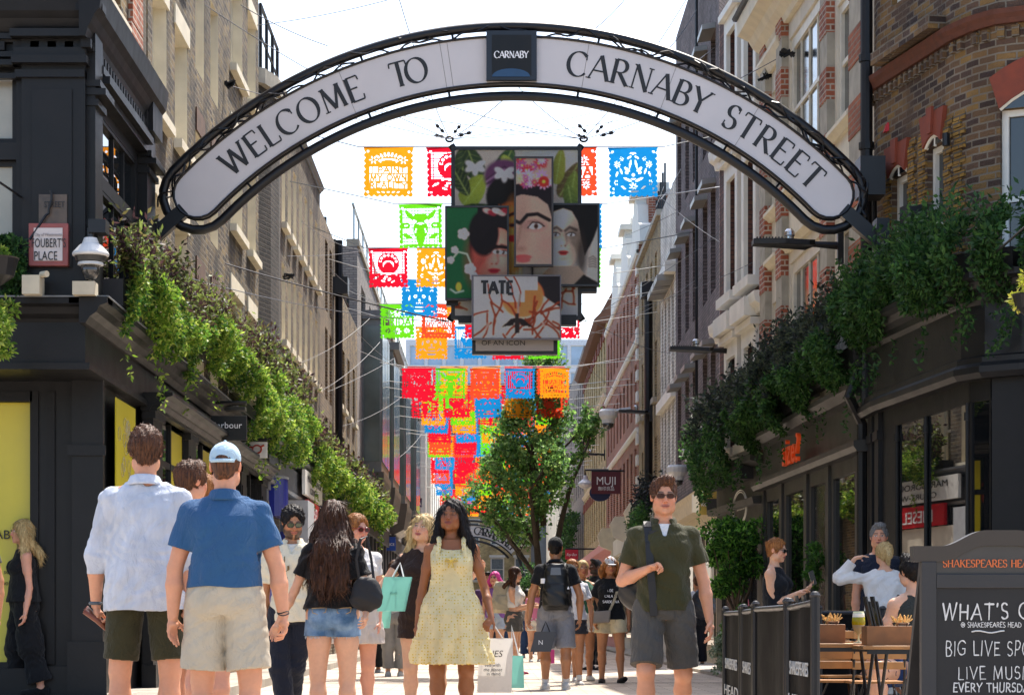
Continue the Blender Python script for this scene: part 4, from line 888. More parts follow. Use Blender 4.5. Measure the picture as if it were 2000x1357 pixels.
# ================================================================= HANGING ART PANELS
class Paint:
 """paints a printed panel into a fine coloured mesh; coordinates are photograph pixels"""
 def __init__(s, x0, x1, y0, y1, st, bgc):
  s.r = (x0, x1, y0, y1); s.nx = int((x1 - x0) / st); s.ny = int((y1 - y0) / st)
  xs = x0 + (np.arange(s.nx) + .5) * (x1 - x0) / s.nx; ys = y0 + (np.arange(s.ny) + .5) * (y1 - y0) / s.ny
  s.X, s.Y = np.meshgrid(xs, ys); s.c = np.empty((s.ny, s.nx, 3)); s.c[:] = srgb(bgc); s.gain = 2.6
 def mix(s, m, col):
  m = np.clip(m, 0, 1)[..., None]; s.c = s.c * (1 - m) + np.array(srgb(col)) * m
 def ell(s, cx, cy, rx, ry, col, soft=.08, ang=0, a=1, clip=None):
  c, q = math.cos(R(ang)), math.sin(R(ang)); dx, dy = s.X - cx, s.Y - cy
  d = np.hypot((dx * c + dy * q) / rx, (-dx * q + dy * c) / ry); m = np.clip((1 + soft - d) / (2 * soft), 0, 1) * a
  if clip is not None: m = m * clip
  s.mix(m, col)
 def poly(s, pts, col, a=1, grad=None):
  ins = np.zeros(s.X.shape, bool); n = len(pts)
  for i in range(n):
   x1, y1 = pts[i]; x2, y2 = pts[(i + 1) % n]
   c = ((y1 > s.Y) != (y2 > s.Y)) & (s.X < (x2 - x1) * (s.Y - y1) / ((y2 - y1) or 1e-9) + x1); ins ^= c
  s.mix(ins * a, col); return ins
 def line(s, pts, w, col, a=1, soft=1.0):
  m = np.zeros(s.X.shape)
  for (x1, y1), (x2, y2) in zip(pts, pts[1:]):
   dx, dy = x2 - x1, y2 - y1; t = np.clip(((s.X - x1) * dx + (s.Y - y1) * dy) / (dx * dx + dy * dy + 1e-9), 0, 1)
   d = np.hypot(s.X - x1 - t * dx, s.Y - y1 - t * dy); m = np.maximum(m, np.clip((w / 2 + soft - d) / soft, 0, 1))
  s.mix(m * a, col)
 def leaf(s, x, y, l, w, ang, col, vein='8a9a50', a=1):
  c, q = math.cos(R(ang)), math.sin(R(ang)); u = (s.X - x) * c + (s.Y - y) * q; v = -(s.X - x) * q + (s.Y - y) * c
  t = u / l; half = w / 2 * np.sqrt(np.clip(1 - (2 * t - 1) ** 2, 0, 1)) * (1.15 - .5 * t); m = (t > 0) & (t < 1) & (np.abs(v) < half)
  s.mix(m * a, col); s.mix(m * .45 * np.clip(-v / (w * .5), 0, 1), '10160a'); s.mix(m * (np.abs(v) < 1.0) * .7, vein)
  s.mix(m * (np.abs(((u + np.abs(v) * .8) % (l / 6)) - l / 12) < .6) * .35, vein)
 def mesh(s, name, Y, parent, mat=None):
  c = s.c
  for _ in range(2): p_ = np.pad(c, ((1, 1), (1, 1), (0, 0)), mode='edge'); c = sum(p_[i:i + s.ny, j:j + s.nx] * w_ for i, j, w_ in ((0, 1, .12), (1, 0, .12), (2, 1, .12), (1, 2, .12), (1, 1, .40), (0, 0, .03), (0, 2, .03), (2, 0, .03), (2, 2, .03))); g_ = np.random.default_rng(5); s.c = c * (1 + g_.normal(0, .05, (s.ny, s.nx, 1)))
  x0, x1, y0, y1 = s.r; nx, ny = s.nx, s.ny
  gx, gy = np.meshgrid(np.linspace(x0, x1, nx + 1), np.linspace(y0, y1, ny + 1))
  co = np.stack([(gx - CX) * Y / F, np.full(gx.shape, Y), CH + (CY - gy) * Y / F], -1).reshape(-1, 3)
  i = np.arange(ny * (nx + 1)).reshape(ny, nx + 1)[:, :nx].ravel(); f = np.stack([i + nx + 1, i + nx + 2, i + 1, i], 1)
  return npmesh(name, co, f, mat or vcmat('printed_panel', .45, spec=.3, trans=.45), parent, fcol=np.clip(s.c.reshape(-1, 3) * s.gain, 0, .9))
def npmesh(name, co, f, mat, parent=None, fcol=None, vcol=None, smooth=False):
 me = bpy.data.meshes.new(name); co = np.asarray(co, np.float32); f = np.asarray(f, np.int32)
 me.vertices.add(len(co)); me.vertices.foreach_set('co', co.ravel()); k = f.shape[1]
 me.loops.add(f.size); me.loops.foreach_set('vertex_index', f.ravel()); me.polygons.add(len(f))
 me.polygons.foreach_set('loop_start', np.arange(0, f.size, k, dtype=np.int32)); me.polygons.foreach_set('loop_total', np.full(len(f), k, np.int32))
 if smooth: me.polygons.foreach_set('use_smooth', np.ones(len(f), bool))
 me.update(calc_edges=True)
 if fcol is not None:
  a = me.color_attributes.new('Col', 'FLOAT_COLOR', 'CORNER'); c = np.ones((f.size, 4), np.float32); c[:, :3] = np.repeat(fcol, k, axis=0); a.data.foreach_set('color', c.ravel())
 if vcol is not None:
  a = me.color_attributes.new('Col', 'FLOAT_COLOR', 'POINT'); c = np.ones((len(co), 4), np.float32); c[:, :3] = vcol; a.data.foreach_set('color', c.ravel())
 me.materials.append(mat); o = bpy.data.objects.new(name, me); C.objects.link(o); return adopt(o, parent)
def face_on(p, cx, cy, w, h, skin, hair, lip='a8202a', shade='5a3a2c', lit=1, bun=True, tilt=0):
 """generic painted woman's head: dark parted hair, strong brows"""
 if bun: p.ell(cx, cy - h * .62, w * .95, h * .55, hair, .05)
 p.ell(cx, cy - h * .25, w * 1.16, h * .85, hair, .05)
 p.ell(cx, cy, w, h * .98, skin, .10); p.ell(cx - lit * w * .55, cy + h * .3, w * .55, h * .5, shade, .9, a=.5); p.ell(cx + lit * w * .45, cy + h * .2, w * .35, h * .28, 'c8705c', .9, a=.3); p.ell(cx, cy - h * .5, w * .5, h * .25, 'f0d0b8', .9, a=.3); p.ell(cx, cy + h * .55, w * .72, h * .42, skin, .1)
 p.ell(cx - lit * w * .75, cy + h * .1, w * .5, h * .8, shade, .6, a=.55); p.ell(cx + lit * w * .3, cy + .1 * h, w * .4, h * .35, 'f4cdb8', .9, a=.35)
 p.poly([(cx - w * .95, cy - h * .55), (cx - w * .5, cy - h * .80), (cx, cy - h * .9), (cx + w * .5, cy - h * .8), (cx + w * .95, cy - h * .5), (cx + w * 1.0, cy - h * 1.1), (cx - w, cy - h * 1.1)], hair)
 for s in (-1, 1):
  ex = cx + s * w * .42; ey = cy - h * .08
  p.ell(ex, ey - h * .02, w * .34, h * .13, shade, .6, a=.5)
  p.ell(ex, ey, w * .22, h * .055, 'e8ded6', .15); p.ell(ex, ey, w * .09, h * .06, '2a1a12', .15); p.ell(ex - w * .03, ey - h * .02, w * .025, h * .015, 'ffffff', .3)
  p.line([(ex - w * .24, ey + h * .0), (ex - w * .1, ey - h * .055), (ex + w * .1, ey - h * .055), (ex + w * .25, ey)], h * .022, '1a1210')
  p.line([(cx + s * w * .1, cy - h * .2), (cx + s * w * .35, cy - h * .31), (cx + s * w * .72, cy - h * .22)], h * .05, '2a1c18', .85, 2.6)
 p.line([(cx + w * .14, cy - h * .1), (cx + w * .2, cy + h * .2), (cx + w * .12, cy + h * .27)], h * .03, shade, .45, 3)
 p.ell(cx - w * .1, cy + h * .28, w * .06, h * .025, '4a2018', .4, a=.8); p.ell(cx + w * .1, cy + h * .28, w * .06, h * .025, '4a2018', .4, a=.8)
 p.ell(cx, cy + h * .47, w * .28, h * .05, lip, .15); p.ell(cx, cy + h * .53, w * .22, h * .05, lip, .15); p.line([(cx - w * .28, cy + h * .49), (cx, cy + h * .5), (cx + w * .28, cy + h * .49)], 1.2, '4a0f12', .8)
 p.ell(cx, cy + h * .68, w * .2, h * .05, shade, .7, a=.35)
art = thing('hanging_art_panels', 'overlapping framed portrait panels hung on cables over the middle of the street', 'artwork', P(1008, 460, 36))
def branches(p, seed, x0, x1, y0, y1, n=14, col='8a3a20'):
 r = random.Random(seed)
 for _ in range(n):
  x, y = r.uniform(x0, x1), r.uniform(y0, y1); pts = [(x, y)]; a = r.uniform(0, math.tau)
  for k in range(5): a += r.uniform(-.5, .5); x += 13 * math.cos(a); y += 13 * math.sin(a); pts.append((x, y))
  p.line(pts, 3.4, '4a1c10'); p.line(pts, 1.8, col)
def framed(name, x0, x1, y0, y1, Y, p, fc='1a1a1c', fw=.06, th=.12):
 a, c = P(x0, y1, Y), P(x1, y0, Y); mb = MB(); mb.box(a.x, c.x, Y + .004, Y + th, a.z, c.z)
 for q in ((a.x, a.x + fw, a.z, c.z), (c.x - fw, c.x, a.z, c.z), (a.x + fw, c.x - fw, a.z, a.z + fw), (a.x + fw, c.x - fw, c.z - fw, c.z)): mb.box(q[0], q[1], Y - .012, Y + .004, q[2], q[3])
 f = mb.build(name, M('frame_' + fc, fc, .4), art); p.mesh('artwork', Y - .001, f); return f
p = Paint(885, 1132, 290, 618, 1.25, '9d9489'); p.ell(1090, 310, 60, 40, 'b9b2a6', .8, a=.6)
p.poly([(885, 560), (940, 520), (1075, 520), (1132, 560), (1132, 618), (885, 618)], 'c9b8a2')
for q in ((900, 345, 75, 46, -75, '35452a'), (935, 350, 70, 44, -110, '2c3b24'), (905, 400, 70, 50, -55, '7d8a2e'), (885, 330, 60, 36, 60, '27341f'), (890, 425, 75, 40, -15, '2d3a22'), (975, 345, 62, 40, -65, '2f4a2a'), (1000, 350, 50, 34, -110, '88923a'), (1092, 385, 78, 34, -60, '5b4a2c'), (1085, 360, 70, 30, -80, '7a7d30'), (1112, 400, 66, 36, -80, '62702c'), (1120, 420, 60, 30, -100, '56662a'), (895, 470, 60, 36, -40, '24301c')): p.leaf(q[0], q[1], q[2], q[3], q[4], q[5])
p.ell(985, 345, 40, 34, '54304c', .1); 
for k in range(7): p.line([(950, 350 + k * 5), (985, 325 + k * 6), (1022, 352 + k * 5)], 1.6, '8a6a84' if k % 2 else '2a1a2a', .7)
p.ell(985, 385, 36, 40, '17130f', .05); p.ell(995, 470, 33, 70, 'd9692c', .12); p.ell(1003, 470, 16, 60, 'f09a4c', .6, a=.6)
for k in range(7): p.line([(975 + k * 7, 400), (977 + k * 7, 560)], 1.6, 'b5531e', .5)
p.line([(985, 425), (1003, 417), (1018, 424)], 6, '231610'); p.ell(1001, 440, 9, 4, '2a1812', .3); p.ell(1000, 466, 12, 7, '9c1e1c', .2); p.line([(1008, 435), (1010, 452)], 3, 'a84a20', .7)
for (x, y) in ((928, 325), (985, 338)):
 for a in (-30, 30, 150, 210, 90): p.ell(x + 11 * math.cos(R(a)), y + 8 * math.sin(R(a)), 10, 5.5, 'c8c2bf', .25, ang=a, a=.85)
branches(p, 3, 890, 925, 570, 610, 5); branches(p, 4, 1100, 1125, 560, 600, 5)
framed('back_panel', 881, 1136, 286, 624, 36.25, p)
p = Paint(872, 992, 405, 583, 1.1, '1e5a35'); p.ell(880, 500, 60, 90, '15462a', .8, a=.5)
face_on(p, 965, 498, 42, 62, 'd4705c', '181213', 'a01c28', '7a2c26', 1, False); p.ell(945, 455, 30, 45, '181213', .08); p.poly([(932, 405), (992, 405), (992, 440), (960, 445), (938, 470)], '1a1415')
for k in range(5): p.ell(952 + k * 9, 412 + (k % 2) * 4, 9, 5, ('c89a94', '8a2430', 'd8c8c2')[k % 3], .2, ang=20)
p.line([(948, 495), (968, 481), (990, 484)], 5.5, '1b1110'); p.ell(972, 492, 9, 4, 'dccac2', .2); p.ell(972, 492, 4, 4, '33302a', .2)
for (x, y, s) in ((905, 457, 8), (888, 488, 5), (880, 508, 5), (918, 525, 8), (926, 540, 6)):
 for k in range(5): p.ell(x + s * .8 * math.cos(k * 1.257), y + s * .8 * math.sin(k * 1.257), s * .62, s * .62, 'e6c9c8', .2)
p.line([(878, 512), (895, 492), (912, 496), (922, 520)], 1.8, 'a8b8a0'); p.line([(880, 565), (890, 572), (905, 568)], 1.8, '9ab0a0'); p.ell(896, 560, 5, 8, 'd8b43a', .2)
framed('green_portrait_panel', 869, 994, 402, 586, 36.05, p, '2b2b2e', .03)
p = Paint(1040, 1169, 400, 556, 1.1, 'a9a198'); p.ell(1100, 420, 50, 50, '8d857d', .7, a=.5)
face_on(p, 1100, 463, 36, 62, 'c9b29c', '14110f', '9c2a26', '3a2c24', -1, False)
p.poly([(1112, 400), (1169, 400), (1169, 440), (1158, 470), (1142, 500), (1136, 470), (1128, 432), (1118, 415)], '14110f'); p.ell(1136, 500, 9, 40, '2a201a', .5, a=.8)
p.poly([(1075, 520), (1130, 520), (1150, 545), (1169, 556), (1040, 556)], '8f7d6c'); p.poly([(1040, 556), (1060, 540), (1080, 556)], '1c1917'); p.poly([(1120, 556), (1140, 536), (1169, 552), (1169, 556)], '1c1917')
for k in range(5): p.line([(1150, 505 + k * 4), (1158, 500 + k * 5), (1165, 506 + k * 4)], 1.2, '4a4038', .8)
framed('grey_portrait_panel', 1038, 1171, 397, 559, 36.1, p, '2b2b2e', .03)
p = Paint(1007, 1079, 309, 517, 1.05, 'a2887a'); p.ell(1040, 455, 60, 75, 'a98b7a', .2); p.ell(1020, 440, 14, 60, '8d6f62', .6, a=.6); p.ell(1065, 480, 18, 26, 'b5746a', .8, a=.6)
p.poly([(1007, 360), (1079, 355), (1079, 430), (1070, 400), (1050, 385), (1020, 380), (1007, 384)], '1b1518')
p.line([(1007, 432), (1016, 436), (1030, 420), (1050, 418), (1073, 430)], 6.5, '17100f'); p.ell(1044, 441, 20, 10, '8a5a58', .5, a=.7); p.ell(1045, 442, 13, 5.5, 'e2d6d0', .12); p.ell(1047, 442, 5, 5.5, '4a2a20', .15); p.ell(1047, 442, 2, 2.4, '0c0808', .2)
p.line([(1031, 445), (1040, 434), (1052, 435), (1063, 442)], 2.2, '17100f'); p.line([(1031, 433), (1046, 430), (1060, 437)], 1.2, '6a4440', .6)
p.line([(1018, 440), (1012, 470), (1008, 482)], 3, '80594c', .5, 3); p.ell(1017, 486, 10, 5, '7d5044', .6, a=.7); p.ell(1022, 502, 17, 5, 'a02430', .15); p.ell(1022, 508, 14, 5, 'b4303a', .15); p.ell(1040, 500, 30, 20, 'b08a78', .9, a=.3)
rr = random.Random(5)
for _ in range(26):
 x, y = rr.uniform(1007, 1079), rr.uniform(310, 362); s = rr.uniform(6, 11); c = rr.choice(['d87fa8', 'b82a34', 'e49cb8', 'c8384a', '7fa6c0', '8a4a78', 'd8a088']); 
 for k in range(9): a = k * .698; p.ell(x + s * .6 * math.cos(a), y + s * .6 * math.sin(a), s * .55, s * .17, c, .25, ang=math.degrees(a))
 p.ell(x, y, s * .2, s * .2, 'e0b050', .3)
p.ell(1062, 355, 11, 11, 'c02820', .1); p.ell(1062, 355, 3, 3, 'e8b040', .2)
framed('centre_portrait_panel', 1004, 1081, 306, 520, 35.7, p, '3a3230', .03)
p = Paint(925, 1094, 540, 660, 1.05, 'c4b3a4'); p.ell(1000, 600, 80, 60, 'cdbcae', .8, a=.5)
p.poly([(1048, 540), (1094, 540), (1094, 600), (1070, 585), (1048, 565)], '221e20'); p.ell(1020, 580, 42, 40, 'dd7440', .06)
p.poly([(925, 540), (1050, 540), (1050, 566), (1024, 566), (1024, 590), (950, 590), (950, 610), (925, 610)], 'd8d3cd'); p.poly([(1024, 566), (1056, 566), (1056, 590), (1024, 590)], 'd9703e')
branches(p, 8, 950, 1094, 590, 655, 24); p.line([(1015, 575), (1012, 595), (1012, 612)], 3, '8a8078')
for s in (-1, 1): p.poly([(1010, 620), (1010 + s * 12, 622), (1010 + s * 32, 640), (1010 + s * 20, 637), (1010 + s * 8, 636)], '231c1c')
p.poly([(1006, 612), (1014, 612), (1015, 650), (1005, 652)], '2a2222'); p.line([(940, 660), (960, 620)], 3, 'b3a295', .6); p.line([(1075, 660), (1060, 630)], 3, 'b3a295', .6)
f = framed('gallery_panel', 921, 1096, 537, 663, 35.55, p, '6d6a70', .02)
o = serif_text('TATE', P(971, 574, 35.54), (1, 0, 0), (0, 0, 1), 24 * 35.5 / F, M('letter_black'), f, thick=.3, thin=.2, sp=.06, serif=False, width=64 * 35.5 / F)
mb = MB(); a, c = P(922, 692, 35.75), P(1089, 640, 35.75); mb.box(a.x, c.x, 35.75, 35.9, a.z, c.z); f = mb.build('caption_board', M('frame_1a1a1c'), art)
mb = MB(); a, c = P(929, 685, 35.73), P(1081, 640, 35.73); mb.box(a.x, c.x, 35.73, 35.749, a.z, c.z); mb.build('caption_face', M('caption_grey', 'b5adaa', .5, var=.04), f)
text('OF AN ICON', P(940, 674, 35.72), (1, 0, 0), (0, 0, 1), 9.5 * 35.7 / F, M('letter_black'), f, align='LEFT', sx=1.12)
mb = MB()
for x0, x1, y0, y1 in ((1130, 1165, 560, 574), (872, 895, 586, 600), (895, 930, 622, 634), (1090, 1125, 618, 638)): a, c = P(x0, y1, 36.4), P(x1, y0, 36.4); mb.box(a.x, c.x, 36.2, 36.4, a.z, c.z)
mb.build('ballast_box', blackm, art)
mb = MB()
for (x, y) in ((881, 284), (1136, 284), (878, 626), (1138, 626)): mb.tube([P(x, y, 36.3), P(x + (8 if x < 1000 else -8), y + (12 if y < 400 else -12), 36.3)], .06, 6)
for (x, y) in ((878, 272), (1140, 272)): mb.tube([P(x + 7 * math.cos(t), y + 5 * math.sin(t), 36.3) for t in [k * .6283 for k in range(10)]], .018, 5, closed=True)
mb.build('corner_brackets', blackm, art)

# ================================================================= CUT PAPER BUNTING
def txtmask(W_, H_, words, X, Y, w=.11):
 m = np.zeros(X.shape, bool)
 for (s, x0, x1, y0, y1) in words:
  tot = sum(G[c][0] for c in s) + .16 * (len(s) - 1); sx = (x1 - x0) / tot; x = x0
  for c in s:
   for st in G[c][1]:
    for (ax, ay), (bx, by) in zip(st, st[1:]):
     ax_, bx_, ay_, by_ = x + ax * sx, x + bx * sx, y0 + ay * (y1 - y0), y0 + by * (y1 - y0)
     dx, dy = bx_ - ax_, by_ - ay_; t = np.clip(((X - ax_) * dx + (Y - ay_) * dy) / (dx * dx + dy * dy + 1e-9), 0, 1)
     m |= np.hypot(X - ax_ - t * dx, Y - ay_ - t * dy) < w * (y1 - y0)
   x += (G[c][0] + .16) * sx
 return m
def flagmask(kind, n):
 """True = paper. unit square, y up"""
 g = (np.arange(n) + .5) / n; X, Y = np.meshgrid(g, g); r = random.Random(kind * 7 + 1); paper = np.ones(X.shape, bool)
 def hole(m): nonlocal paper; paper = paper & ~m
 def add(m): nonlocal paper; paper = paper | m
 E = lambda cx, cy, rx, ry, a=0: np.hypot(((X - cx) * math.cos(a) + (Y - cy) * math.sin(a)) / rx, (-(X - cx) * math.sin(a) + (Y - cy) * math.cos(a)) / ry) < 1
 sc1 = np.abs(np.sin(X * math.pi * 9)) * .035; sc2 = np.abs(np.sin(Y * math.pi * 9)) * .035
 def petals(cx, cy, s, k=8):
  for j in range(k): a = j * math.tau / k; hole(E(cx + s * .6 * math.cos(a), cy + s * .6 * math.sin(a), s * .36, s * .14, a))
 if kind == 0:
  hole((X > .12) & (X < .88) & (Y > .16) & (Y < .62)); 
  for y in (.16, .315, .47, .62): add((np.abs(Y - y) < .012) & (X > .1) & (X < .9))
  add(txtmask(n, n, [('I PAINT', .16, .84, .49, .60), ('MY OWN', .14, .86, .335, .45), ('REALITY', .13, .87, .18, .29)], X, Y, .13))
  hole(E(.5, .72, .2, .05)); add(E(.5, .70, .15, .04))
  for cx in (.2, .8): petals(cx, .74, .09, 6)
  for k in range(7): hole(E(.29 + k * .07, .80 + .05 * math.sin(k * .52 + .0), .022, .045, (k - 3) * -.3))
  for k in range(5): hole(E(.3 + k * .1, .1, .035, .012, (k - 2) * .2))
 elif kind == 1:
  for s in (-1, 1):
   petals(.5 + s * .32, .66, .075); petals(.5 + s * .22, .77, .05, 6); petals(.5 + s * .34, .3, .06, 6)
   hole(E(.5 + s * .12, .56, .07, .03, s * .7)); hole(E(.5 + s * .06, .66, .02, .09, s * .2)); hole(E(.5 + s * .13, .5, .035, .035)); hole(E(.5 + s * .24, .52, .018, .06, s * -.3)); hole(E(.5 + s * .33, .47, .02, .05, s * .4))
   hole(E(.5 + s * .12, .36, .09, .025, s * .5)); hole(E(.5 + s * .2, .2, .06, .02, s * .6)); hole(E(.5 + s * .08, .8, .05, .02, s * -.5)); hole(E(.5 + s * .4, .18, .03, .015, s))
  hole(E(.5, .45, .03, .03)); hole(E(.5, .37, .045, .02)); hole(E(.5, .88, .06, .022)); petals(.5, .22, .09, 7); hole(E(.5, .12, .1, .015))
 elif kind == 2:
  grid_ = (X > .1) & (X < .9) & (Y > .1) & (Y < .9); hole(grid_); add(grid_ & ((np.abs((X * 16) % 1 - .5) > .43) | (np.abs((Y * 13) % 1 - .5) > .42)))
  add(E(.5, .42, .17, .2)); add(E(.5, .68, .2, .1)); add(E(.5, .26, .1, .2))
  for s in (-1, 1): add(E(.5 + s * .24, .74, .16, .05, s * .8)); add(E(.5 + s * .33, .52, .1, .07)); add(E(.5 + s * .3, .28, .11, .05, s * .5)); hole(E(.5 + s * .33, .52, .04, .02)); hole(E(.5 + s * .13, .62, .05, .018, s * .4)); hole(E(.5 + s * .11, .4, .015, .06, s * .2))
  petals(.5, .84, .07, 7); hole(E(.5, .56, .08, .02))
 elif kind == 3:
  g_ = (X > .1) & (X < .9) & (Y > .35) & (Y < .9); hole(g_); add(g_ & ((np.abs((X * 14) % 1 - .5) > .42) | (np.abs((Y * 22) % 1 - .5) > .36)))
  add(E(.5, .62, .27, .27)); 
  for k in range(7): hole(E(.5 + .2 * math.cos(k * .5 + .05), .66 + .16 * math.sin(k * .5 + .05), .035, .03)); add(E(.5 + .2 * math.cos(k * .5), .66 + .16 * math.sin(k * .5), .014, .014))
  hole(E(.5, .58, .14, .11)); add(E(.5, .53, .12, .12)); hole(E(.5, .36, .16, .02))
  for k in range(16): hole(E(r.uniform(.14, .86), r.uniform(.13, .36), r.uniform(.02, .06), r.uniform(.012, .02), r.uniform(0, 3)))
 elif kind == 4:
  hole((X > .1) & (X < .9) & (Y > .38) & (Y < .60)); add(txtmask(n, n, [('FRIDA', .12, .88, .39, .59)], X, Y, .13))
  for s in (-1, 1): petals(.5 + s * .24, .74, .1); petals(.5 + s * .27, .24, .09)
  petals(.5, .77, .12); petals(.5, .22, .11)
  for k in range(8): hole(E(.18 + k * .09, .64, .03, .01)); hole(E(.18 + k * .09, .34, .03, .01))
 elif kind == 5:
  for s in (-1, 1):
   hole(E(.5 + s * .11, .55, .05, .045)); add(E(.5 + s * .11, .55, .02, .02)); petals(.5 + s * .32, .75, .08, 6); hole(E(.5 + s * .27, .5, .02, .07, s * .2)); hole(E(.5 + s * .22, .3, .07, .018, s * .6)); hole(E(.5 + s * .34, .3, .04, .02, s * -.5)); hole(E(.5 + s * .36, .15, .04, .015))
  hole(E(.5, .45, .025, .035)); petals(.5, .72, .08)
  for k in range(5): hole(E(.42 + k * .04, .37, .013, .025))
  hole(E(.5, .26, .12, .02)); hole(E(.5, .16, .2, .015)); hole(E(.5, .88, .15, .015))
 for cx in (.09, .91):
  for cy in (.1, .91): hole(E(cx, cy, .024, .024))
 out = (X < .045 - sc2 + .0) | (X > .955 + sc2) | (Y < .045 - sc1)
 out &= Y < .965
 paper &= ~out; paper |= (Y > .965)
 return paper
_fm = {}
def flagmesh(kind, n):
 if (kind, n) in _fm: return _fm[(kind, n)]
 m = flagmask(kind, n); jj, ii = np.nonzero(m); idx = -np.ones((n + 1) * (n + 1), int)
 q = np.stack([jj * (n + 1) + ii, jj * (n + 1) + ii + 1, (jj + 1) * (n + 1) + ii + 1, (jj + 1) * (n + 1) + ii], 1)
 used = np.unique(q); idx[used] = np.arange(len(used)); x = (used % (n + 1)) / n; z = (used // (n + 1)) / n
 co = np.stack([x - .5, .015 * np.sin(x * 7 + kind) * (1 - z), z - 1], 1)
 o = npmesh('flag', co, idx[q], flagmats['orange']); me = o.data; bpy.data.objects.remove(o); _fm[(kind, n)] = me; return me
flagmats = {k: M('paper_' + k, v, .55, var=.05, trans=.6, spec=.2) for k, v in dict(orange='f5981a', red='d8142e', green='66cc1c', blue='1583c8', coral='f04a28').items()}
ORD = ['first', 'second', 'third', 'fourth', 'fifth', 'sixth', 'seventh', 'eighth', 'ninth', 'tenth', 'eleventh', 'twelfth', 'thirteenth', 'fourteenth', 'fifteenth', 'sixteenth', 'seventeenth', 'eighteenth', 'nineteenth', 'twentieth'] + ['twenty-' + w_ for w_ in ('first', 'second', 'third', 'fourth', 'fifth', 'sixth', 'seventh', 'eighth', 'ninth')]
def flag(x, z, Y, w, col, kind, row, i, n, tilt=0, yaw=0):
 me = flagmesh(kind, n); o = bpy.data.objects.new('paper_flag', me); C.objects.link(o)
 o.material_slots[0].link = 'OBJECT'; o.material_slots[0].material = flagmats[col]
 o.location = (x, Y, z); o.scale = (w, w, w); o.rotation_euler = (0, tilt, yaw)
 tag(o, f'{col} cut paper flag, {ORD[i]} from the left in the {ORD[row]} row of bunting', 'paper flag', 'cut paper flags strung across the street')
def wire(name, pts, r, label, mat=None, group=None, sag=0.0, cat='cable'):
 if sag:
  a, c = Vector(pts[0]), Vector(pts[-1]); pts = [a.lerp(c, k / 14) - Vector((0, 0, sag * 4 * (k / 14) * (1 - k / 14))) for k in range(15)]
 mb = MB(); mb.tube(pts, r, 5); o = mb.build(name, mat or wiremat, None); tag(o, label, cat, group); return o
wiremat = M('steel_wire', '8e9296', .35, metal=.5)
rows = [(37.6, 288, 98, [(759, 'orange', 0), (881, 'red', 3), (1003, 'green', 5), (1117, 'coral', 4), (1236, 'blue', 1)]),
  (42.0, 399, 87, [(821, 'green', 2), (925, 'coral', 0), (1030, 'orange', 3), (1133, 'blue', 5)]),
  (47.4, 485, 78, [(758, 'red', 3), (852, 'orange', 1), (946, 'blue', 4), (1040, 'coral', 5), (1136, 'green', 0)]),
  (52.0, 545, 73, [(820, 'blue', 5), (908, 'orange', 4), (1000, 'red', 2), (1090, 'orange', 1)]),
  (54.5, 594, 68, [(776, 'green', 4), (857, 'coral', 0), (940, 'red', 5), (1020, 'blue', 1), (1100, 'red', 3)]),
  (58.5, 638, 64, [(843, 'orange', 5), (918, 'blue', 3), (992, 'red', 1), (1062, 'green', 2)]),
  (63.5, 719, 59, [(814, 'red', 4), (880, 'green', 2), (947, 'coral', 5), (1016, 'blue', 3), (1083, 'orange', 0)])]
cl = ['orange', 'red', 'green', 'blue', 'coral']; rr = random.Random(21)
nrow = 0
for Y, yt, w, fl in rows:
 for i, (px, col, kd) in enumerate(fl):
  q = P(px, yt + rr.uniform(-1, 1), Y); flag(q.x, q.z, Y, w * Y / F, col, kd, nrow, i, 96 if kd == 0 and nrow < 5 else 60 if nrow < 3 else 44, rr.uniform(-.02, .02), rr.uniform(-.08, .08))
 a, c = P(fl[0][0] - w * .6, yt - 1, Y), P(fl[-1][0] + w * .6, yt - 1, Y)
 wire('bunting_line', [Vector((XL, Y + 1, a.z + .6)), a, c, Vector((4.2, Y + 1, a.z + .5))], .009, f'thin line carrying the {ORD[nrow]} row of paper flags', whitef if nrow > 2 else wiremat, 'bunting lines')
 nrow += 1
Y = 66.5
while Y < 134 and nrow < 29:
 w = .82; z = 8.05 + rr.uniform(-.25, .25) - (Y - 66) * .006; n = 5 if Y < 95 else 6; off = rr.uniform(-.2, .2)
 for i in range(n): flag(-1.98 - (.3 if n == 6 else 0) + off + i * .93, z, Y, w, cl[(i * 2 + nrow * 3) % 5] if rr.random() < .8 else rr.choice(cl), rr.randrange(6), nrow, i, 22, rr.uniform(-.05, .05), rr.uniform(-.2, .2))
 wire('bunting_line', [(XL, Y, z + .2), (-2.5 + off, Y, z + .01), (2.3 + off, Y, z + .01), (4.2, Y, z + .2)], .012, f'thin line carrying the {ORD[nrow]} row of paper flags', whitef, 'bunting lines')
 nrow += 1; Y += 2.6 + (Y - 66) * .028
def cab(lab, x0, y0, Y0, x1, y1, Y1, r=.008, m=None, sag=.0): wire('cable', [P(x0, y0, Y0), P(x1, y1, Y1)], r, lab, m, 'cables strung between the buildings', sag)
def XLp(px, py): Y = 17235 / (967 - px); return (px, py, Y)
def XRp(px, py): Y = 18900 / (px - 967); return (px, py, Y)
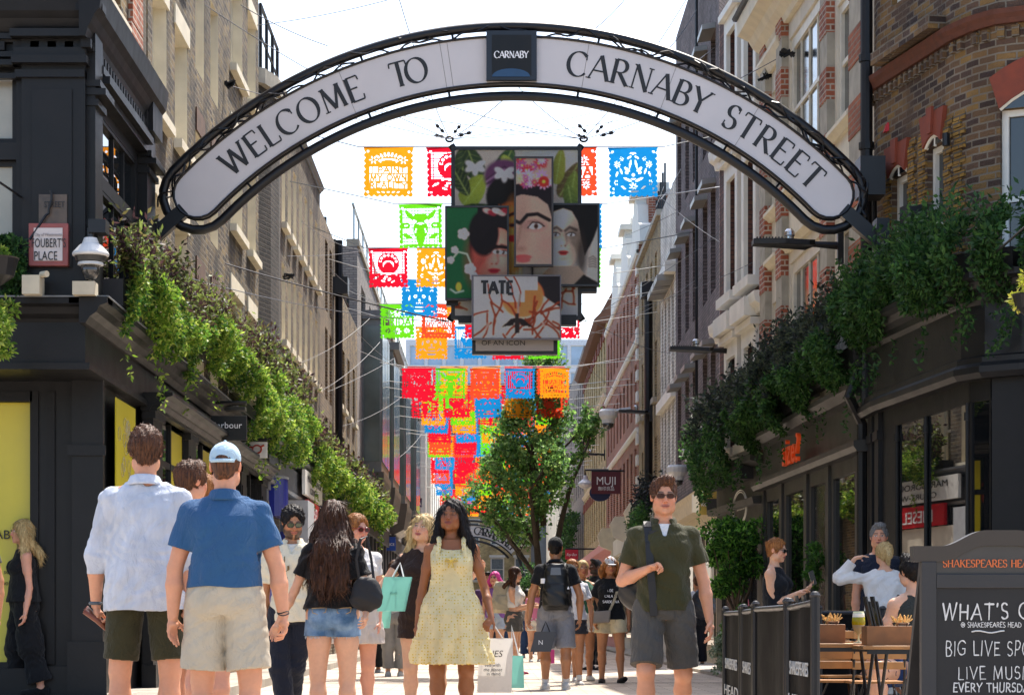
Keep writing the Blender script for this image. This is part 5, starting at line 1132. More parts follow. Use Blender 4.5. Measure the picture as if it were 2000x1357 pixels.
K = [('long thin cable from the upper left building to the left panel bracket', XLp(440, 165), (878, 272, 36.3)), ('thin cable from top left sky to the left panel bracket', XLp(400, 10), (878, 272, 36.3)),
 ('cable rising from the left panel bracket to the top left', (780, 0, 30), (878, 272, 36.3)), ('cable rising steeply from left panel bracket towards the arch plaque', (1000, 180, 26), (878, 272, 36.3)),
 ('cable crossing right from left panel bracket under the arch', (878, 272, 36.3), XRp(1330, 170)), ('low cable crossing right from left panel bracket', (878, 272, 36.3), XRp(1345, 205)),
 ('cable running left from right panel bracket', (1140, 272, 36.3), XLp(560, 190)), ('cable from right panel bracket up to the left sky', (1140, 272, 36.3), (640, 120, 33)), ('cable from right panel bracket up behind the plaque', (1140, 272, 36.3), (940, 90, 30)),
 ('cable from right panel bracket to the upper right brick wall', (1140, 272, 36.3), XRp(1400, 90)), ('cable from right panel bracket to the cream cornice', (1140, 272, 36.3), (1545, 100, 33)), ('cable from right panel bracket into the right sky', (1140, 272, 36.3), (1340, 0, 36)),
 ('black cable bundle from sooty building to lower left bracket', XLp(440, 515), (876, 628, 36.3)), ('thin cable from lower wall anchor to lower left bracket', XLp(350, 538), (876, 628, 36.3)),
 ('cable from lower right bracket up to white stone building', (1140, 628, 36.3), (1505, 495, 36)), ('cable from lower right bracket to white window surround', (1140, 628, 36.3), (1430, 440, 38)),
 ('white wire falling left from green flag line', (722, 622, 54), XLp(578, 712)), ('white wire from third bunting line down to left brick', (742, 668, 58), XLp(618, 768)), ('white wire from red flag row to brown building', (770, 700, 62), XLp(640, 765)),
 ('white wire from big flag row to black downpipe', (785, 775, 63), XLp(655, 835)), ('white wire from upper left wall to red flag', XLp(588, 432), (716, 490, 47)), ('white wire from pale brick wall to red flag', XLp(560, 500), (720, 488, 47)),
 ('white wire from left wall to blue flag line', XLp(618, 498), (742, 594, 54)), ('white wire crossing down beside the grey bays', (690, 640, 56), (786, 718, 63)), ('white wire over the grey bays', (700, 760, 80), XLp(720, 905)), ('second white wire over the grey bays', (822, 850, 85), (760, 905, 80)),
 ('long white wire from right flags to dark modern building', (1290, 385, 42), (1500, 520, 37)), ('white wire from blue flag to right roofs', (1180, 475, 44), XRp(1330, 410)), ('white wire from green flag to light pole', (1178, 560, 47), XRp(1300, 530)),
 ('white wire from panel cluster across mansard roof', (1110, 640, 50), XRp(1290, 645)), ('white wire from sixth flag row to lamp bracket', (1128, 700, 63), XRp(1240, 790)), ('white wire from big flag row to pipe bracket', (1115, 776, 63), XRp(1210, 800)),
 ('wire from middle of right wires down to the right building', (1160, 628, 50), XRp(1310, 690)), ('dark wire under the blue flag to the grey wall', (1290, 390, 38), XRp(1330, 330)), ('pale wire towards the light fittings at right', (1145, 655, 52), XRp(1370, 540)), ('pale wire crossing above the mansard', (1140, 610, 52), XRp(1290, 560)),
 ('thin sky wire crossing above the left of the arch', (640, 90, 30), (470, 10, 30)), ('thin sky wire at top centre right', (1220, 0, 33), (1090, 90, 33)), ('thin sky wire parallel at top right', (1360, 20, 33), (1260, 130, 33)), ('thin sky wire at top left', XLp(500, 50), (760, 0, 33))]
for i, (lb, a, c) in enumerate(K):
 wm = M('pale_wire', '6f6f70', .5) if 'white' in lb or 'pale' in lb else (blackm if 'black' in lb else M('dark_wire', '4c4f55', .4, metal=.4)); s_ = (a[2] + c[2]) / 2
 cab(lb, *a, *c, r=(.0035 + .00003 * s_ if wm.name == 'pale_wire' else .0062) if 'black' not in lb else (.012 if wm is blackm else .005), m=wm, sag=.12 if i % 3 else .04)
for i, (x, y, Y, lb) in enumerate([(868, 262, 36.3, 'left'), (1146, 262, 36.3, 'right')]):
 for j, (dx, dy) in enumerate(((-30, -6), (-28, -28), (22, -26), (45, -12))):
  mb = MB(); a = P(x + 10 + dx * .35, y + 8 + dy * .35, Y); c = P(x + 10 + dx, y + 8 + dy, Y); d = c - a
  mb.tube([a + d * t for t in (0, .1, .15, .35, .4, .6, .65, .85, .9, 1)], [.01, .01, .028, .028, .012, .012, .028, .028, .01, .01], 6)
  tag(mb.build('turnbuckle', blackm, None), f'steel turnbuckle, {ORD[j]} of four above the {lb} corner of the portrait panels', 'turnbuckle', 'turnbuckles on the cable ends')
YB = 185.0
def bpt(r, th, y=YB): return P(920 + r * math.sin(th), 1150 - r * math.cos(th) * .98, YB) + Vector((0, y - YB, 0))
far = thing('street_arch', 'small distant arched sign with black frame near the end building', 'arch sign', P(915, 1220, YB))
mb = MB()
for i in range(40):
 t0, t1 = R(-48 + 96 * i / 40), R(-48 + 96 * (i + 1) / 40); mb.quad(bpt(105, t0), bpt(105, t1), bpt(127, t1), bpt(127, t0)); mb.quad(bpt(127, t0, YB + .2), bpt(127, t1, YB + .2), bpt(105, t1, YB + .2), bpt(105, t0, YB + .2))
mb.build('sign_face', signw, far)
mb = MB()
for r_ in (104, 128, 136, 96): mb.tube([bpt(r_, R(-50 + 100 * i / 40), YB - .05) for i in range(41)], .06 if r_ in (104, 128) else .1, 6)
for s in (-1, 1): mb.tube([bpt(116, R(50 * s), YB), P(920 + s * 100, 1110, YB), P(920 + s * 100, 1236, YB)], .12, 6)
mb.build('tube_frame', blackm, far)
mb = MB()
def farword(s, t0, t1):
 rad = 16 / 110; tot = sum(G[c][0] for c in s); sp = (R(t1 - t0) / rad - tot) / (len(s) - 1); t = R(t0)
 for c in s:
  w_ = G[c][0] * rad; glyph_serif(mb, c, lambda x, y, k, t=t, w_=w_, c=c: bpt(109 + y * 15, t + x * rad, YB - .08 - .004 * k), .16, .08); t += w_ + sp * rad
farword('CARNABY STREET', 3, 47); farword('WELCOME TO', -45, -10); mb.build('lettering', M('letter_black'), far)
# ================================================================= FOLIAGE
leafm = vcmat('foliage', .5, trans=.5, spec=.3)
def leafmesh(name, pts, size, cols, parent, seed=0, droop=.3, asp=.45, nrm=None):
 """pts (n,3), size (n,), cols (n,3): one folded leaf blade per point"""
 g = np.random.default_rng(seed); n = len(pts); size = np.broadcast_to(size, (n,))
 d = g.normal(size=(n, 3)); d[:, 2] -= droop; 
 if nrm is not None: d += nrm * .9
 d /= np.linalg.norm(d, axis=1)[:, None]
 s = g.normal(size=(n, 3)); s -= (s * d).sum(1)[:, None] * d; s /= np.linalg.norm(s, axis=1)[:, None]
 l = size[:, None] * g.uniform(.7, 1.35, (n, 1)); w = l * asp
 v = np.stack([pts, pts + d * l * .45 + s * w * .5, pts + d * l, pts + d * l * .45 - s * w * .5], 1).reshape(-1, 3)
 f = np.arange(4 * n).reshape(n, 4)
 return npmesh(name, v, f, leafm, parent, fcol=cols)
def noise1(x, seed, f=1.0):
 r = np.random.default_rng(seed); o = 0
 for k in range(5): o = o + np.sin(x * f * (1.7 ** k) + r.uniform(0, 6.28)) * (.62 ** k)
 return o / 1.6
def pal(names): return np.array([srgb(c) for c in names])
LIME = pal(['7d9a34', '6c8a2c', '93a846', '527826', '64862e', 'a2b056'])
MIDG = pal(['3f6b2a', '4d7a30', '2f5423', '5a8434', '38602a'])
DKG = pal(['2a4a26', '35582c', '3f6531', '22401f', '4a6c34'])
PURP = pal(['3b2a2e', '4b3638', '66603a', '3f4a2a', '6b7a3c', '7a8a48'])
def pick(g, P_, n): return P_[g.integers(0, len(P_), n)] * g.uniform(.75, 1.25, (n, 1))
def hedge(label, frs, zb, zt, out, n, seed, top=PURP, low=LIME, leaf=.055, group=None, name='hedge_planter', trail=4, topfrac=.34):
 """greenery over a ledge: frs = list of (Fr,u0,u1); bushy dark sprigs on top, trailing green below"""
 fr0 = frs[0][0]; b = thing(name, label, 'planter', tuple(fr0.p(frs[0][1], zb, 0)), group); g = np.random.default_rng(seed)
 mb = MB()
 for fr, u0, u1 in frs: fr.box(mb, u0, u1, zb + .42, zb + .68, .04, .26)
 mb.build('trough', M('planter_black', '1f1f20', .6), b)
 tot = sum(u1 - u0 for _, u0, u1 in frs); PT, CO, SZ = [], [], []; PT2, CO2 = [], []
 for fr, u0, u1 in frs:
  m = int(n * (u1 - u0) / tot); u = g.uniform(u0, u1, m); nb = noise1(u, seed + 1, 2.2); nt_ = noise1(u, seed + 2, 2.0)
  lo = zb + .32 + .2 * nb; hi = zt - .1 + .13 * nt_; t = g.beta(1.3, 1.1, m); z = lo + (hi - lo) * t
  prof = np.sin(np.clip(t, .02, 1) * math.pi * .82 + .35); rr_ = np.abs(prof) ** .6
  cl_ = noise1(u * 1.0 + z * 1.3, seed + 3, 3.1) * .5 + noise1(z - u * .7, seed + 4, 4.0) * .5
  d = out * rr_ * (.72 + .3 * cl_) * g.uniform(.6, 1.05, m) ** .5 + .03
  p = np.array(fr.O)[None] + np.array(fr.U)[None] * u[:, None] + np.array(fr.N)[None] * d[:, None]; p[:, 2] = z
  istop = t > 1 - topfrac + .12 * cl_ + g.normal(0, .06, m)
  c = pick(g, low, m); c2 = pick(g, MIDG if low is LIME else DKG, m); k = (g.random(m) < .35 - .3 * cl_)[:, None]; c = np.where(k, c2, c); c = c * (1 + .3 * cl_[:, None])  # natural tone variation plus clump shading put into colour: hollows darker, bulges lighter
  PT.append(p[~istop]); CO.append(c[~istop]); PT2.append(p[istop]); CO2.append(pick(g, top, int(istop.sum())))
  m2 = m // 8; u = g.uniform(u0, u1, m2 // 6); P0 = []; 
  for uu in u:
   h = g.uniform(.08, .3); lean = g.normal(0, .08, 3)
   base = np.array(fr.p(uu, zt - .15 + .13 * float(noise1(np.array([uu]), seed + 2, 2.0)[0]), out * g.uniform(.2, .75)))
   for k in range(6): P0.append(base + np.array([0, 0, h * k / 5]) + lean * k / 5)
  if P0: PT2.append(np.array(P0)); CO2.append(pick(g, top, len(P0)))
  for _ in range(trail):
   uu = g.uniform(u0, u1); z0 = zb + .1; L_ = g.uniform(.2, .5); m3 = int(L_ * 70); tt = np.linspace(0, 1, m3)
   q = np.array([fr.p(uu + .12 * math.sin(4 * t + uu) * t, z0 - L_ * t, out * .45) for t in tt]) + g.normal(0, .018, (m3, 3))
   PT.append(q); CO.append(pick(g, low, m3))
 leafmesh('trailing_foliage', np.concatenate(PT), leaf, np.concatenate(CO), b, seed)
 leafmesh('bushy_foliage', np.concatenate(PT2), leaf * 1.3, np.concatenate(CO2), b, seed + 9, droop=-.5, asp=.4)
LL = lambda a, c: [(FL, a, c)]
hedge('lush lime green hedge planter beside the corner lamp on the left shopfront', LL(22.1, 27.0), 3.42, 4.6, .60, 24000, 31, group='hedge planters over the left shops')
hedge('lime green hedge planter with purple sprigs above the third dark pilaster, left', LL(27.0, 33.0), 3.76, 4.75, .62, 26000, 32, group='hedge planters over the left shops')
hedge('lime green hedge planter above the dark hanging sign with white letters', LL(33.0, 41.6), 3.3, 4.95, .7, 30000, 33, leaf=.065, group='hedge planters over the left shops')
hedge('bright hedge planter over the blue drum shopfront, left', LL(43.5, 51.5), 3.3, 4.5, .75, 14000, 34, leaf=.08, group='hedge planters over the left shops')
hedge('farthest bright hedge planter on the left, beyond the white lettered navy sign', LL(54.0, 72.0), 3.4, 4.6, .8, 14000, 35, leaf=.11, group='hedge planters over the left shops')
frs = []
for i, (a, c) in {0: (0.05, .9), 1: (0, 3.1), 2: (0, .33), 3: (0, .34), 4: (0, 1.1), 5: (0, 3)}.items(): frs.append((segf(i, PG)[0], a, c))
hedge('dark green hedge planter wrapped around the pub corner above the black fascia', frs, 3.68, 4.78, .6, 38000, 41, top=DKG, low=DKG, leaf=.06, trail=6, topfrac=.5, group='hedge planters over the right shops')
hedge('dark hedge planter with blackish sprigs above the orange sign on the right', [(FR1, -.1, 4.2)], 3.32, 4.55, .7, 29000, 42, top=pal(['2c332f', '37433a', '28302e', '46523e', '3d4a38']), low=DKG, leaf=.06, topfrac=.45, group='hedge planters over the right shops')
hedge('dark hedge planter with blackish sprigs left of the orange sign', [(FR1, 4.2, 8.0), (FR2, 0, .8)], 3.2, 4.45, .75, 27000, 43, top=pal(['2c332f', '37433a', '28302e', '46523e', '3d4a38']), low=DKG, leaf=.065, topfrac=.45, group='hedge planters over the right shops')
hedge('drooping green hedge planter hanging at the lane corner above the security camera', [(FR2, .8, 4.1)], 2.6, 4.4, .8, 8000, 44, top=pal(['2c332f', '37433a', '28302e', '46523e', '3d4a38']), low=DKG, leaf=.07, group='hedge planters over the right shops')
hedge('small distant hedge planter on pale bracket beside the hanging sign with red ground', [(FR, 53.8, 58.4)], 2.5, 4.1, 1.0, 4500, 45, top=pal(['23262a', '2c3330', '1d2326']), low=DKG, leaf=.09, group='hedge planters over the right shops')
hedge('distant dark hedge behind the street tree on the right wall', [(FR, 108, 128)], 2.4, 6.0, 1.1, 6000, 46, top=DKG, low=DKG, leaf=.16, group='hedge planters over the right shops')
def clump(name, label, cat, c, r, n, seed, cols, leaf, base=None, droop=.2, group=None, pot=None, extra=None):
 b = thing(name, label, cat, base or c, group); g = np.random.default_rng(seed)
 k = 26; cc = g.normal(size=(k, 3)); cc /= np.linalg.norm(cc, axis=1)[:, None]; cc *= g.uniform(.35, .95, (k, 1)); cc = cc * np.array(r); rad = g.uniform(.22, .42, k) * min(r)
 i = g.integers(0, k, n); d = g.normal(size=(n, 3)); d /= np.linalg.norm(d, axis=1)[:, None]; p = np.array(c) + cc[i] + d * rad[i][:, None] * g.uniform(.7, 1.1, (n, 1))
 col = pick(g, cols, n) * (.8 + .5 * g.random(k)[i][:, None]); leafmesh('foliage', p, leaf, col, b, seed, droop=droop, nrm=d)
 return b
clump('hanging_plant', 'bright green trailing plant at the left picture edge in front of the corner fascia', 'plant', (-4.40, 20.3, 3.55), (.2, .3, .8), 3500, 51, LIME, .05)
mb = MB(); mb.lathe((-4.40, 20.3, 3.95), [(.02, -.2), (.16, -.1), (.2, .05), (.21, .06)], 16); mb.tube([(-4.40, 20.3, 4.0), (-4.4, 20.3, 4.7), (-4.40, 21.4, 4.75)], .012, 6); mb.build('hanging_basket', blackm, [o for o in C.objects if o.name == 'hanging_plant'][0])
b = clump('ledge_plant', 'dark green leafy plant on the ledge left of the street name sign', 'plant', (-4.52, 21.3, 4.05), (.3, .2, .33), 3500, 52, DKG, .05)
clump('flowering_plant', 'yellow flowering plant at the right picture edge', 'plant', (4.55, 19.6, 3.62), (.16, .2, .2), 900, 53, pal(['e0d860', 'eee887', 'c9cf4a']), .045)
mb = MB(); mb.lathe((4.55, 19.6, 3.55), [(.02, -.16), (.12, -.08), (.15, .03), (.16, .04)], 16); mb.tube([(4.55, 19.6, 3.6), (4.55, 19.6, 4.2), (4.75, 22.2, 4.3)], .012, 6); mb.build('hanging_basket', blackm, [o for o in C.objects if o.name == 'flowering_plant'][0])
b = clump('bay_tree', 'sunlit bay tree with glossy leaves outside the dark right shopfront', 'tree', (3.62, 34.5, 1.75), (.52, .5, .85), 7000, 54, pal(['4a7a30', '5f9238', '38602a', '2c4f24', '76a845']), .075, base=(3.62, 34.5, 0), droop=0)
mb = MB(); mb.tube([(3.62, 34.5, .4), (3.64, 34.5, 1.0), (3.6, 34.5, 1.5)], [.04, .035, .02], 8)
for k in range(9): q = k * 2.4; mb.tube([(3.62, 34.5, .9), (3.62 + .2 * math.cos(q), 34.5 + .2 * math.sin(q), 1.3), (3.62 + .35 * math.cos(q), 34.5 + .35 * math.sin(q), 1.9)], [.02, .014, .006], 5)
mb.build('trunk', M('bark', '5a4a3a', .9), b); mb = MB(); mb.lathe((3.62, 34.5, .05), [(.2, 0), (.27, .5), (.3, .52), (.3, .56), (.25, .56)], 20); mb.build('pot', M('pot_black', '2a2a2a', .5), b)
clump('shrub', 'small green shrub at the foot of the bay tree', 'plant', (3.42, 31.5, .62), (.36, .35, .42), 3500, 55, MIDG, .05, base=(3.42, 31.5, 0))
clump('shrub', 'pale variegated plant low beside the first black barrier', 'plant', (2.98, 30.2, .42), (.16, .25, .32), 1200, 56, pal(['7d8a72', '93a088', '5c6e50']), .05, base=(2.98, 30.2, 0))
clump('shrub', 'bright seedling leaves by the dark window behind the standing woman', 'plant', (4.1, 29.6, 1.55), (.12, .25, .35), 900, 57, MIDG, .06, base=(4.1, 29.6, 0))
clump('shrub', 'small round tree far off by the white building at the end', 'plant', (2.6, 150, 3.6), (1.4, 1.4, 1.3), 1500, 58, DKG, .22, base=(2.6, 150, 0))
YT = 70.0; tb = P(1062, 1236, YT); tb.z = 0
tree = thing('street_tree', 'slender street tree with light green crown growing in front of the bunting', 'tree', tb); g = np.random.default_rng(61)
rt = random.Random(61); mb = MB(); tips = []
def branch(p, d, L, r, dep):
 n = 4; pts = [Vector(p)]; q = Vector(p); dd = Vector(d).normalized()
 for k in range(n): dd = (dd + Vector((rt.uniform(-.16, .16), rt.uniform(-.16, .16), rt.uniform(-.02, .1)))).normalized(); q = q + dd * L / n; pts.append(q.copy())
 mb.tube(pts, [r * (1 - .55 * k / n) for k in range(n + 1)], 7)
 if dep >= 2: tips.extend(pts[1:])
 if dep < 4:
  for k in range(3 if dep else 5):
   a = rt.uniform(0, math.tau); s = pts[rt.randrange(1 if dep else 2, n + 1)]; o_ = Vector((math.cos(a), math.sin(a), 0)) * (.55 + .3 * rt.random()); branch(s, dd * .9 + o_, L * rt.uniform(.42, .6), r * .5, dep + 1)
branch((tb.x, YT, 0), (-.03, 0, 1), 4.2, .17, 0)
for (x, z, L) in ((0, 3.8, 3.2), (-.2, 3.4, 2.6), (.4, 3.2, 2.8)): branch((tb.x + x, YT, z), (x * .5, rt.uniform(-.1, .1), 1), L, .1, 1)
mb.build('trunk', M('bark_dark', '4a4034', .9, var=.3, sc_=8, bump=.4), tree)
prof = [(3.5, .5), (4.1, 1.4), (5.0, 1.95), (5.8, 1.7), (6.6, 1.35), (7.6, 1.1), (8.6, .8), (9.4, .35)]
k = 190; zc = g.uniform(3.6, 9.3, k); rc = np.interp(zc, [p_[0] for p_ in prof], [p_[1] for p_ in prof]); an = g.uniform(0, 6.283, k); rad = rc * g.uniform(.25, 1, k) ** .5
lean = np.interp(zc, [2.5, 4.5, 9], [-.45, -.55, .25])
cc = np.stack([tb.x + lean + rad * np.cos(an) * .80 - .22, YT + rad * np.sin(an), zc], 1); cr = g.uniform(.16, .42, k); n = 19000; TP = np.array([tuple(t_) for t_ in tips if t_.z > 3.6]); cc = np.concatenate([cc, TP[::3]]); cr = np.concatenate([cr, np.full(len(TP[::3]), .16)]); k = len(cc); i = g.choice(k, n, p=cr ** 2 / (cr ** 2).sum())
d = g.normal(size=(n, 3)); d /= np.linalg.norm(d, axis=1)[:, None]; p = cc[i] + d * (cr[i] * g.uniform(.3, 1.1, n))[:, None]; p[:, 2] -= .12 * g.random(n)
tc_ = pal(['628c44', '739c50', '527844', '87ac5c', '5c824a', '9cbc6c']); col = pick(g, tc_, n) * (.75 + .5 * g.random(k)[i][:, None])
leafmesh('crown', p, .125, col, tree, 62, droop=.2, asp=.6)
# ================================================================= SIGNS, LAMPS, FITTINGS
def P3(x, y, z): return Vector((x, y, z))
o = thing('street_name_sign', 'white street name plate in red frame on the corner pier above the ledge', 'sign', P(95, 480, 21.3))
a, c = P(57, 520, 21.36), P(134, 437, 21.36); mb = MB()
mb.box(a.x, c.x, 21.33, 21.40, a.z, c.z); mb.build('frame', M('red_frame', '8a4844', .5), o, bevel=.006)
mb = MB(); mb.box(a.x + .05, c.x - .05, 21.322, 21.332, a.z + .045, c.z - .045); mb.build('plate', M('plate_pinkish', 'c4bab6', .4, var=.06), o)
k_ = 21.32 / F
text("City of Westminster", P(95, 461, 21.315), (1, 0, 0), (0, 0, 1), 6 * k_, M('text_grey', '9a8f8d', .5), o, sx=.8)
text("FOUBERT'S", P(95, 483, 21.315), (1, 0, 0), (0, 0, 1), 18 * k_, M('letter_black'), o, sx=.53, sp=1.05); text("PLACE", P(89, 508, 21.315), (1, 0, 0), (0, 0, 1), 18 * k_, M('letter_black'), o, sx=.62, sp=1.05)
o = thing('street_name_sign', 'faded smoky street plate partly hidden above the red framed name sign', 'sign', P(104, 400, 21.3)); a, c = P(76, 437, 21.38), P(131, 380, 21.38)
mb = MB(); mb.box(a.x, c.x, 21.37, 21.40, a.z, c.z); mb.build('plate', M('plate_rusty', '4e4136', .35, var=.4, sc_=9), o); text("STREET", P(106, 405, 21.362), (1, 0, 0), (0, 0, 1), 12 * k_, M('letter_black'), o, sx=.75)
lx, lz = P(177, 500, 21.2).x, P(177, 500, 21.2).z; o = thing('corner_lamp', 'white and grey domed lamp standing on a cream block at the corner ledge', 'lamp', (lx, 21.2, 3.8))
wl = M('lamp_white', 'c8c8c6', .35)
mb = MB(); mb.lathe((lx, 21.2, 0), [(.03, lz + .17), (.06, lz + .165), (.08, lz + .11), (.10, lz + .10), (.165, lz + .03), (.17, lz + .015), (.165, lz + .0), (.1, lz - .02)], 28); mb.build('dome', wl, o, smooth=False)
mb = MB(); mb.lathe((lx, 21.2, 0), [(.15, lz), (.135, lz - .05), (.1, lz - .06)], 24); mb.build('louvre', M('lamp_dark', '33322f', .4), o)
mb = MB(); mb.lathe((lx, 21.2, 0), [(.115, lz - .06), (.12, lz - .085), (.1, lz - .09)], 24); mb.build('collar', wl, o)
mb = MB(); mb.lathe((lx, 21.2, 0), [(.09, lz - .09), (.085, lz - .15), (.05, lz - .21), (.01, lz - .22)], 20); mb.build('glass', M('lamp_glass', '3a3835', .08, spec=.9), o, smooth=True)
mb = MB(); mb.tube([(lx, 21.2, lz + .16), (lx, 21.24, lz + .26), (lx, 21.35, lz + .27)], .03, 8); mb.tube([(lx + .03, 21.2, lz - .15), (lx + .02, 21.22, lz - .27)], .02, 8); mb.build('bracket', M('lamp_dark'), o)
mb = MB(); a, c = P(145, 573, 21.2), P(188, 552, 21.2); mb.box(a.x, c.x, 21.1, 21.3, 3.805, c.z); tag(mb.build('cream_block', M('cream_block', 'bdb29a', .7), None), 'cream rectangular block on the ledge under the domed lamp', 'block')
mb = MB(); a, c = P(47, 572, 21.2), P(81, 540, 21.2); mb.box(a.x, c.x, 21.1, 21.34, 3.81, c.z); mb.tube([(c.x, 21.2, 4.0), (c.x + .06, 21.15, 4.0)], .03, 8); tag(mb.build('cream_box', M('cream_block'), None), 'old cream electrical box on the ledge under the street name sign', 'box')
mb = MB(); mb.box(lx - .02, lx + .14, 21.18, 21.4, P(0, 458, 21.3).z, P(0, 432, 21.3).z); mb.box(lx - .05, lx + .05, 21.3, 21.42, P(0, 500, 21.3).z, P(0, 445, 21.3).z); tag(mb.build('floodlight', blackm, None), 'black box floodlight on the corner just above the domed lamp', 'floodlight')
mb = MB(); pts = [P(98 + 3 * math.sin(k), 372 + k * 9, 21.33) for k in range(6)] + [P(90 - k * 8, 420 + k * 12, 21.33) for k in range(5)]; mb.tube(pts, .012, 5); tag(mb.build('cable', blackm, None), 'loose black cable draped across the two street plates', 'cable')
for i, (px, py, Y) in enumerate(((300, 510, 25.7), (338, 580, 27.2), (375, 615, 28.8))):
 q = P(px, py, Y); mb = MB(); mb.box(XL, XL + .14, Y - .12, Y + .12, q.z - .14, q.z + .16); mb.tube([(XL, Y, q.z + .2), (XL + .12, Y, q.z + .16)], .02, 6)
 tag(mb.build('wall_speaker', blackm, None), ('black wall box', 'smaller black wall box', 'low black wall box')[i] + (' directly under the left end of the arch', ' above the lime hedge between two cream windows', ' half sunk in the purple sprigs of the hedge')[i], 'wall box')
def blade(name, label, x0, x1, y0, y1, Y, mat, txt, tm, frame=None, rnd_=False, arm=None, th=.05, **kw):
 a, c = P(x0, y1, Y), P(x1, y0, Y); o = thing(name, label, 'sign', ((a.x + c.x) / 2, Y, (a.z + c.z) / 2)); mb = MB(); mb.box(a.x, c.x, Y - th / 2, Y + th / 2, a.z, c.z); mb.build('board', mat, o, bevel=.004)
 s = 1 if (a.x + c.x) > 0 else -1
 mb = MB(); wx = XL if s < 0 else 4.2
 mb.tube([(wx, Y, c.z + .03 if arm is None else arm), ((a.x if s > 0 else c.x), Y, c.z + .03 if arm is None else arm)], .018 + Y * .0002, 6); mb.build('bracket_arm', blackm, o)
 for t, dx, dy, h, fn in txt:
  q = P(dx, dy, Y - th / 2 - .01)
  if fn == 'sans': text(t, q, (1, 0, 0), (0, 0, 1), h * Y / F, tm, o, **kw)
  elif fn == 'serif': serif_text(t, q, (1, 0, 0), (0, 0, 1), h * Y / F, tm, o, **kw)
  else: hand_text(t, q, (1, 0, 0), (0, 0, 1), h * Y / F, tm, o, **kw)
 return o
wt = M('letter_white'); 
blade('hanging_sign', 'black hanging shop sign with bold white letters under the left hedge', 412, 482, 812, 860, 30.2, M('sign_black', '17191b', .4), [('Barbour', 443, 836, 12.5, 'sans')], wt, sx=1.02, arm=P(0, 800, 31.2).z)
mb = MB(); a, c = P(425, 802, 31.2), P(480, 790, 31.2); mb.box(a.x, c.x, 31.1, 31.35, a.z, a.z + .05); mb.box(a.x, c.x, 31.1, 31.35, c.z, c.z + .03); tag(mb.build('sign_spotlights', M('lamp_dark'), None), 'slim twin light bar above the black hanging sign', 'light')
o = blade('hanging_sign', 'white hanging sign showing red round spectacles, left', 465, 522, 863, 894, 34.2, M('sign_pale', 'dedcd6', .4), [], wt)
mb = MB(); red = M('spectacle_red', 'b0341e', .4)
for cx in (479, 502): mb.tube([P(cx + 8.5 * math.cos(t), 877 + 7.5 * math.sin(t), 34.16) for t in [k * math.tau / 20 for k in range(20)]], .012, 5, closed=True)
mb.tube([P(487, 874, 34.16), P(490, 872, 34.16), P(494, 874, 34.16)], .012, 5); mb.tube([P(510, 872, 34.16), P(516, 869, 34.16)], .014, 5); mb.tube([P(470, 872, 34.16), P(466, 868, 34.16)], .014, 5); mb.build('spectacles', red, o)
q = P(553, 1008, 38.0); o = thing('blue_drum_shopfront', 'deep blue curved drum panel projecting from the shopfront under the hedge, left', 'sign', (XL, 38, 2.5))
mb = MB(); zt_, zb_ = P(0, 932, 38).z, P(0, 1006, 38).z
pts = [(XL + .36 * math.cos(t), 38.6 + .6 * math.sin(t)) for t in [-math.pi / 2 + math.pi * k / 12 for k in range(13)]]; mb.prism([(x, y, zb_) for x, y in [(XL - .05, 38.0)] + pts + [(XL - .05, 39.2)]], (0, 0, zt_ - zb_)); mb.build('drum', M('deep_blue', '14207a', .35), o)
mb = MB(); mb.prism([(x + .02, y, zt_) for x, y in [(XL - .05, 37.95)] + pts + [(XL - .05, 39.25)]], (0, 0, .04)); mb.build('cap', lead, o)
mb = MB(); mb.box(XL, XL + .12, 37.9, 39.5, .1, zb_); mb.box(XL, XL + .3, 40, 40.1, .1, 2.4); mb.build('blue_pier', M('deep_blue'), o)
mb = MB(); mb.box(XL, XL + .5, 41.0, 42.4, 2.0, 3.0); o2 = tag(mb.build('white_light_box', M('pale_grey', 'b9bcc0', .4), None), 'pale grey box sign behind the blue drum', 'sign')
blade('hanging_sign', 'navy hanging sign with white letters K and V behind the dark haired man', 604, 640, 981, 1011, 47.5, M('navy_sign', '1a2352', .4), [('K·V', 622, 1002, 12, 'sans')], wt)
mb = MB(); a, c = P(604, 1030, 47.5), P(645, 1013, 47.5); mb.box(a.x, c.x, 47.4, 47.6, a.z, c.z); tag(mb.build('red_canopy', M('soft_red', 'b5474a', .5), None), 'soft red canopy below the navy hanging sign', 'canopy')
blade('hanging_sign', 'small royal blue hanging sign with thin white letters in mid distance', 745, 773, 1048, 1075, 78, M('royal_blue', '1f4aa8', .4), [('OFFICE', 759, 1065, 5.2, 'sans')], wt, sx=1.0)
blade('hanging_sign', 'tiny navy and white hanging sign far down the left side', 799, 824, 975, 990, 105, M('navy_sign'), [('ERA', 813, 987, 9, 'sans')], wt, sx=.9, sp=1.0)
blade('hanging_sign', 'small black sign with pale heart shape behind the sunglasses woman', 710, 729, 1055, 1080, 70, M('sign_black'), [('♥', 720, 1070, 9, 'sans')], wt)
o = blade('hanging_sign', 'dark red hanging shop sign with white latin and asian letters, right', 1155, 1212, 921, 964, 75, M('maroon', '5a1c2a', .45), [('MUJI', 1184, 946, 16, 'sans'), ('無印良品', 1184, 957, 6.4, 'sans')], wt, sx=.9)
mb = MB(); q = P(1172, 962, 75.2); mb.prism([q + Vector((.35 * math.cos(t), 0, .28 * math.sin(t))) for t in [k * math.tau / 20 for k in range(20)]], (0, .06, 0)); o = tag(mb.build('round_sign', M('navy_sign'), None), 'round navy sign tucked behind the dark red hanging sign', 'sign')
o = blade('hanging_sign', 'bright pink red hanging sign with white script by the capped man', 1104, 1129, 1073, 1092, 88, M('pink_red', 'c0203c', .4), [('Ray-Ban', 1116, 1085, 5.5, 'sans')], wt, shear=.4, sx=.8)
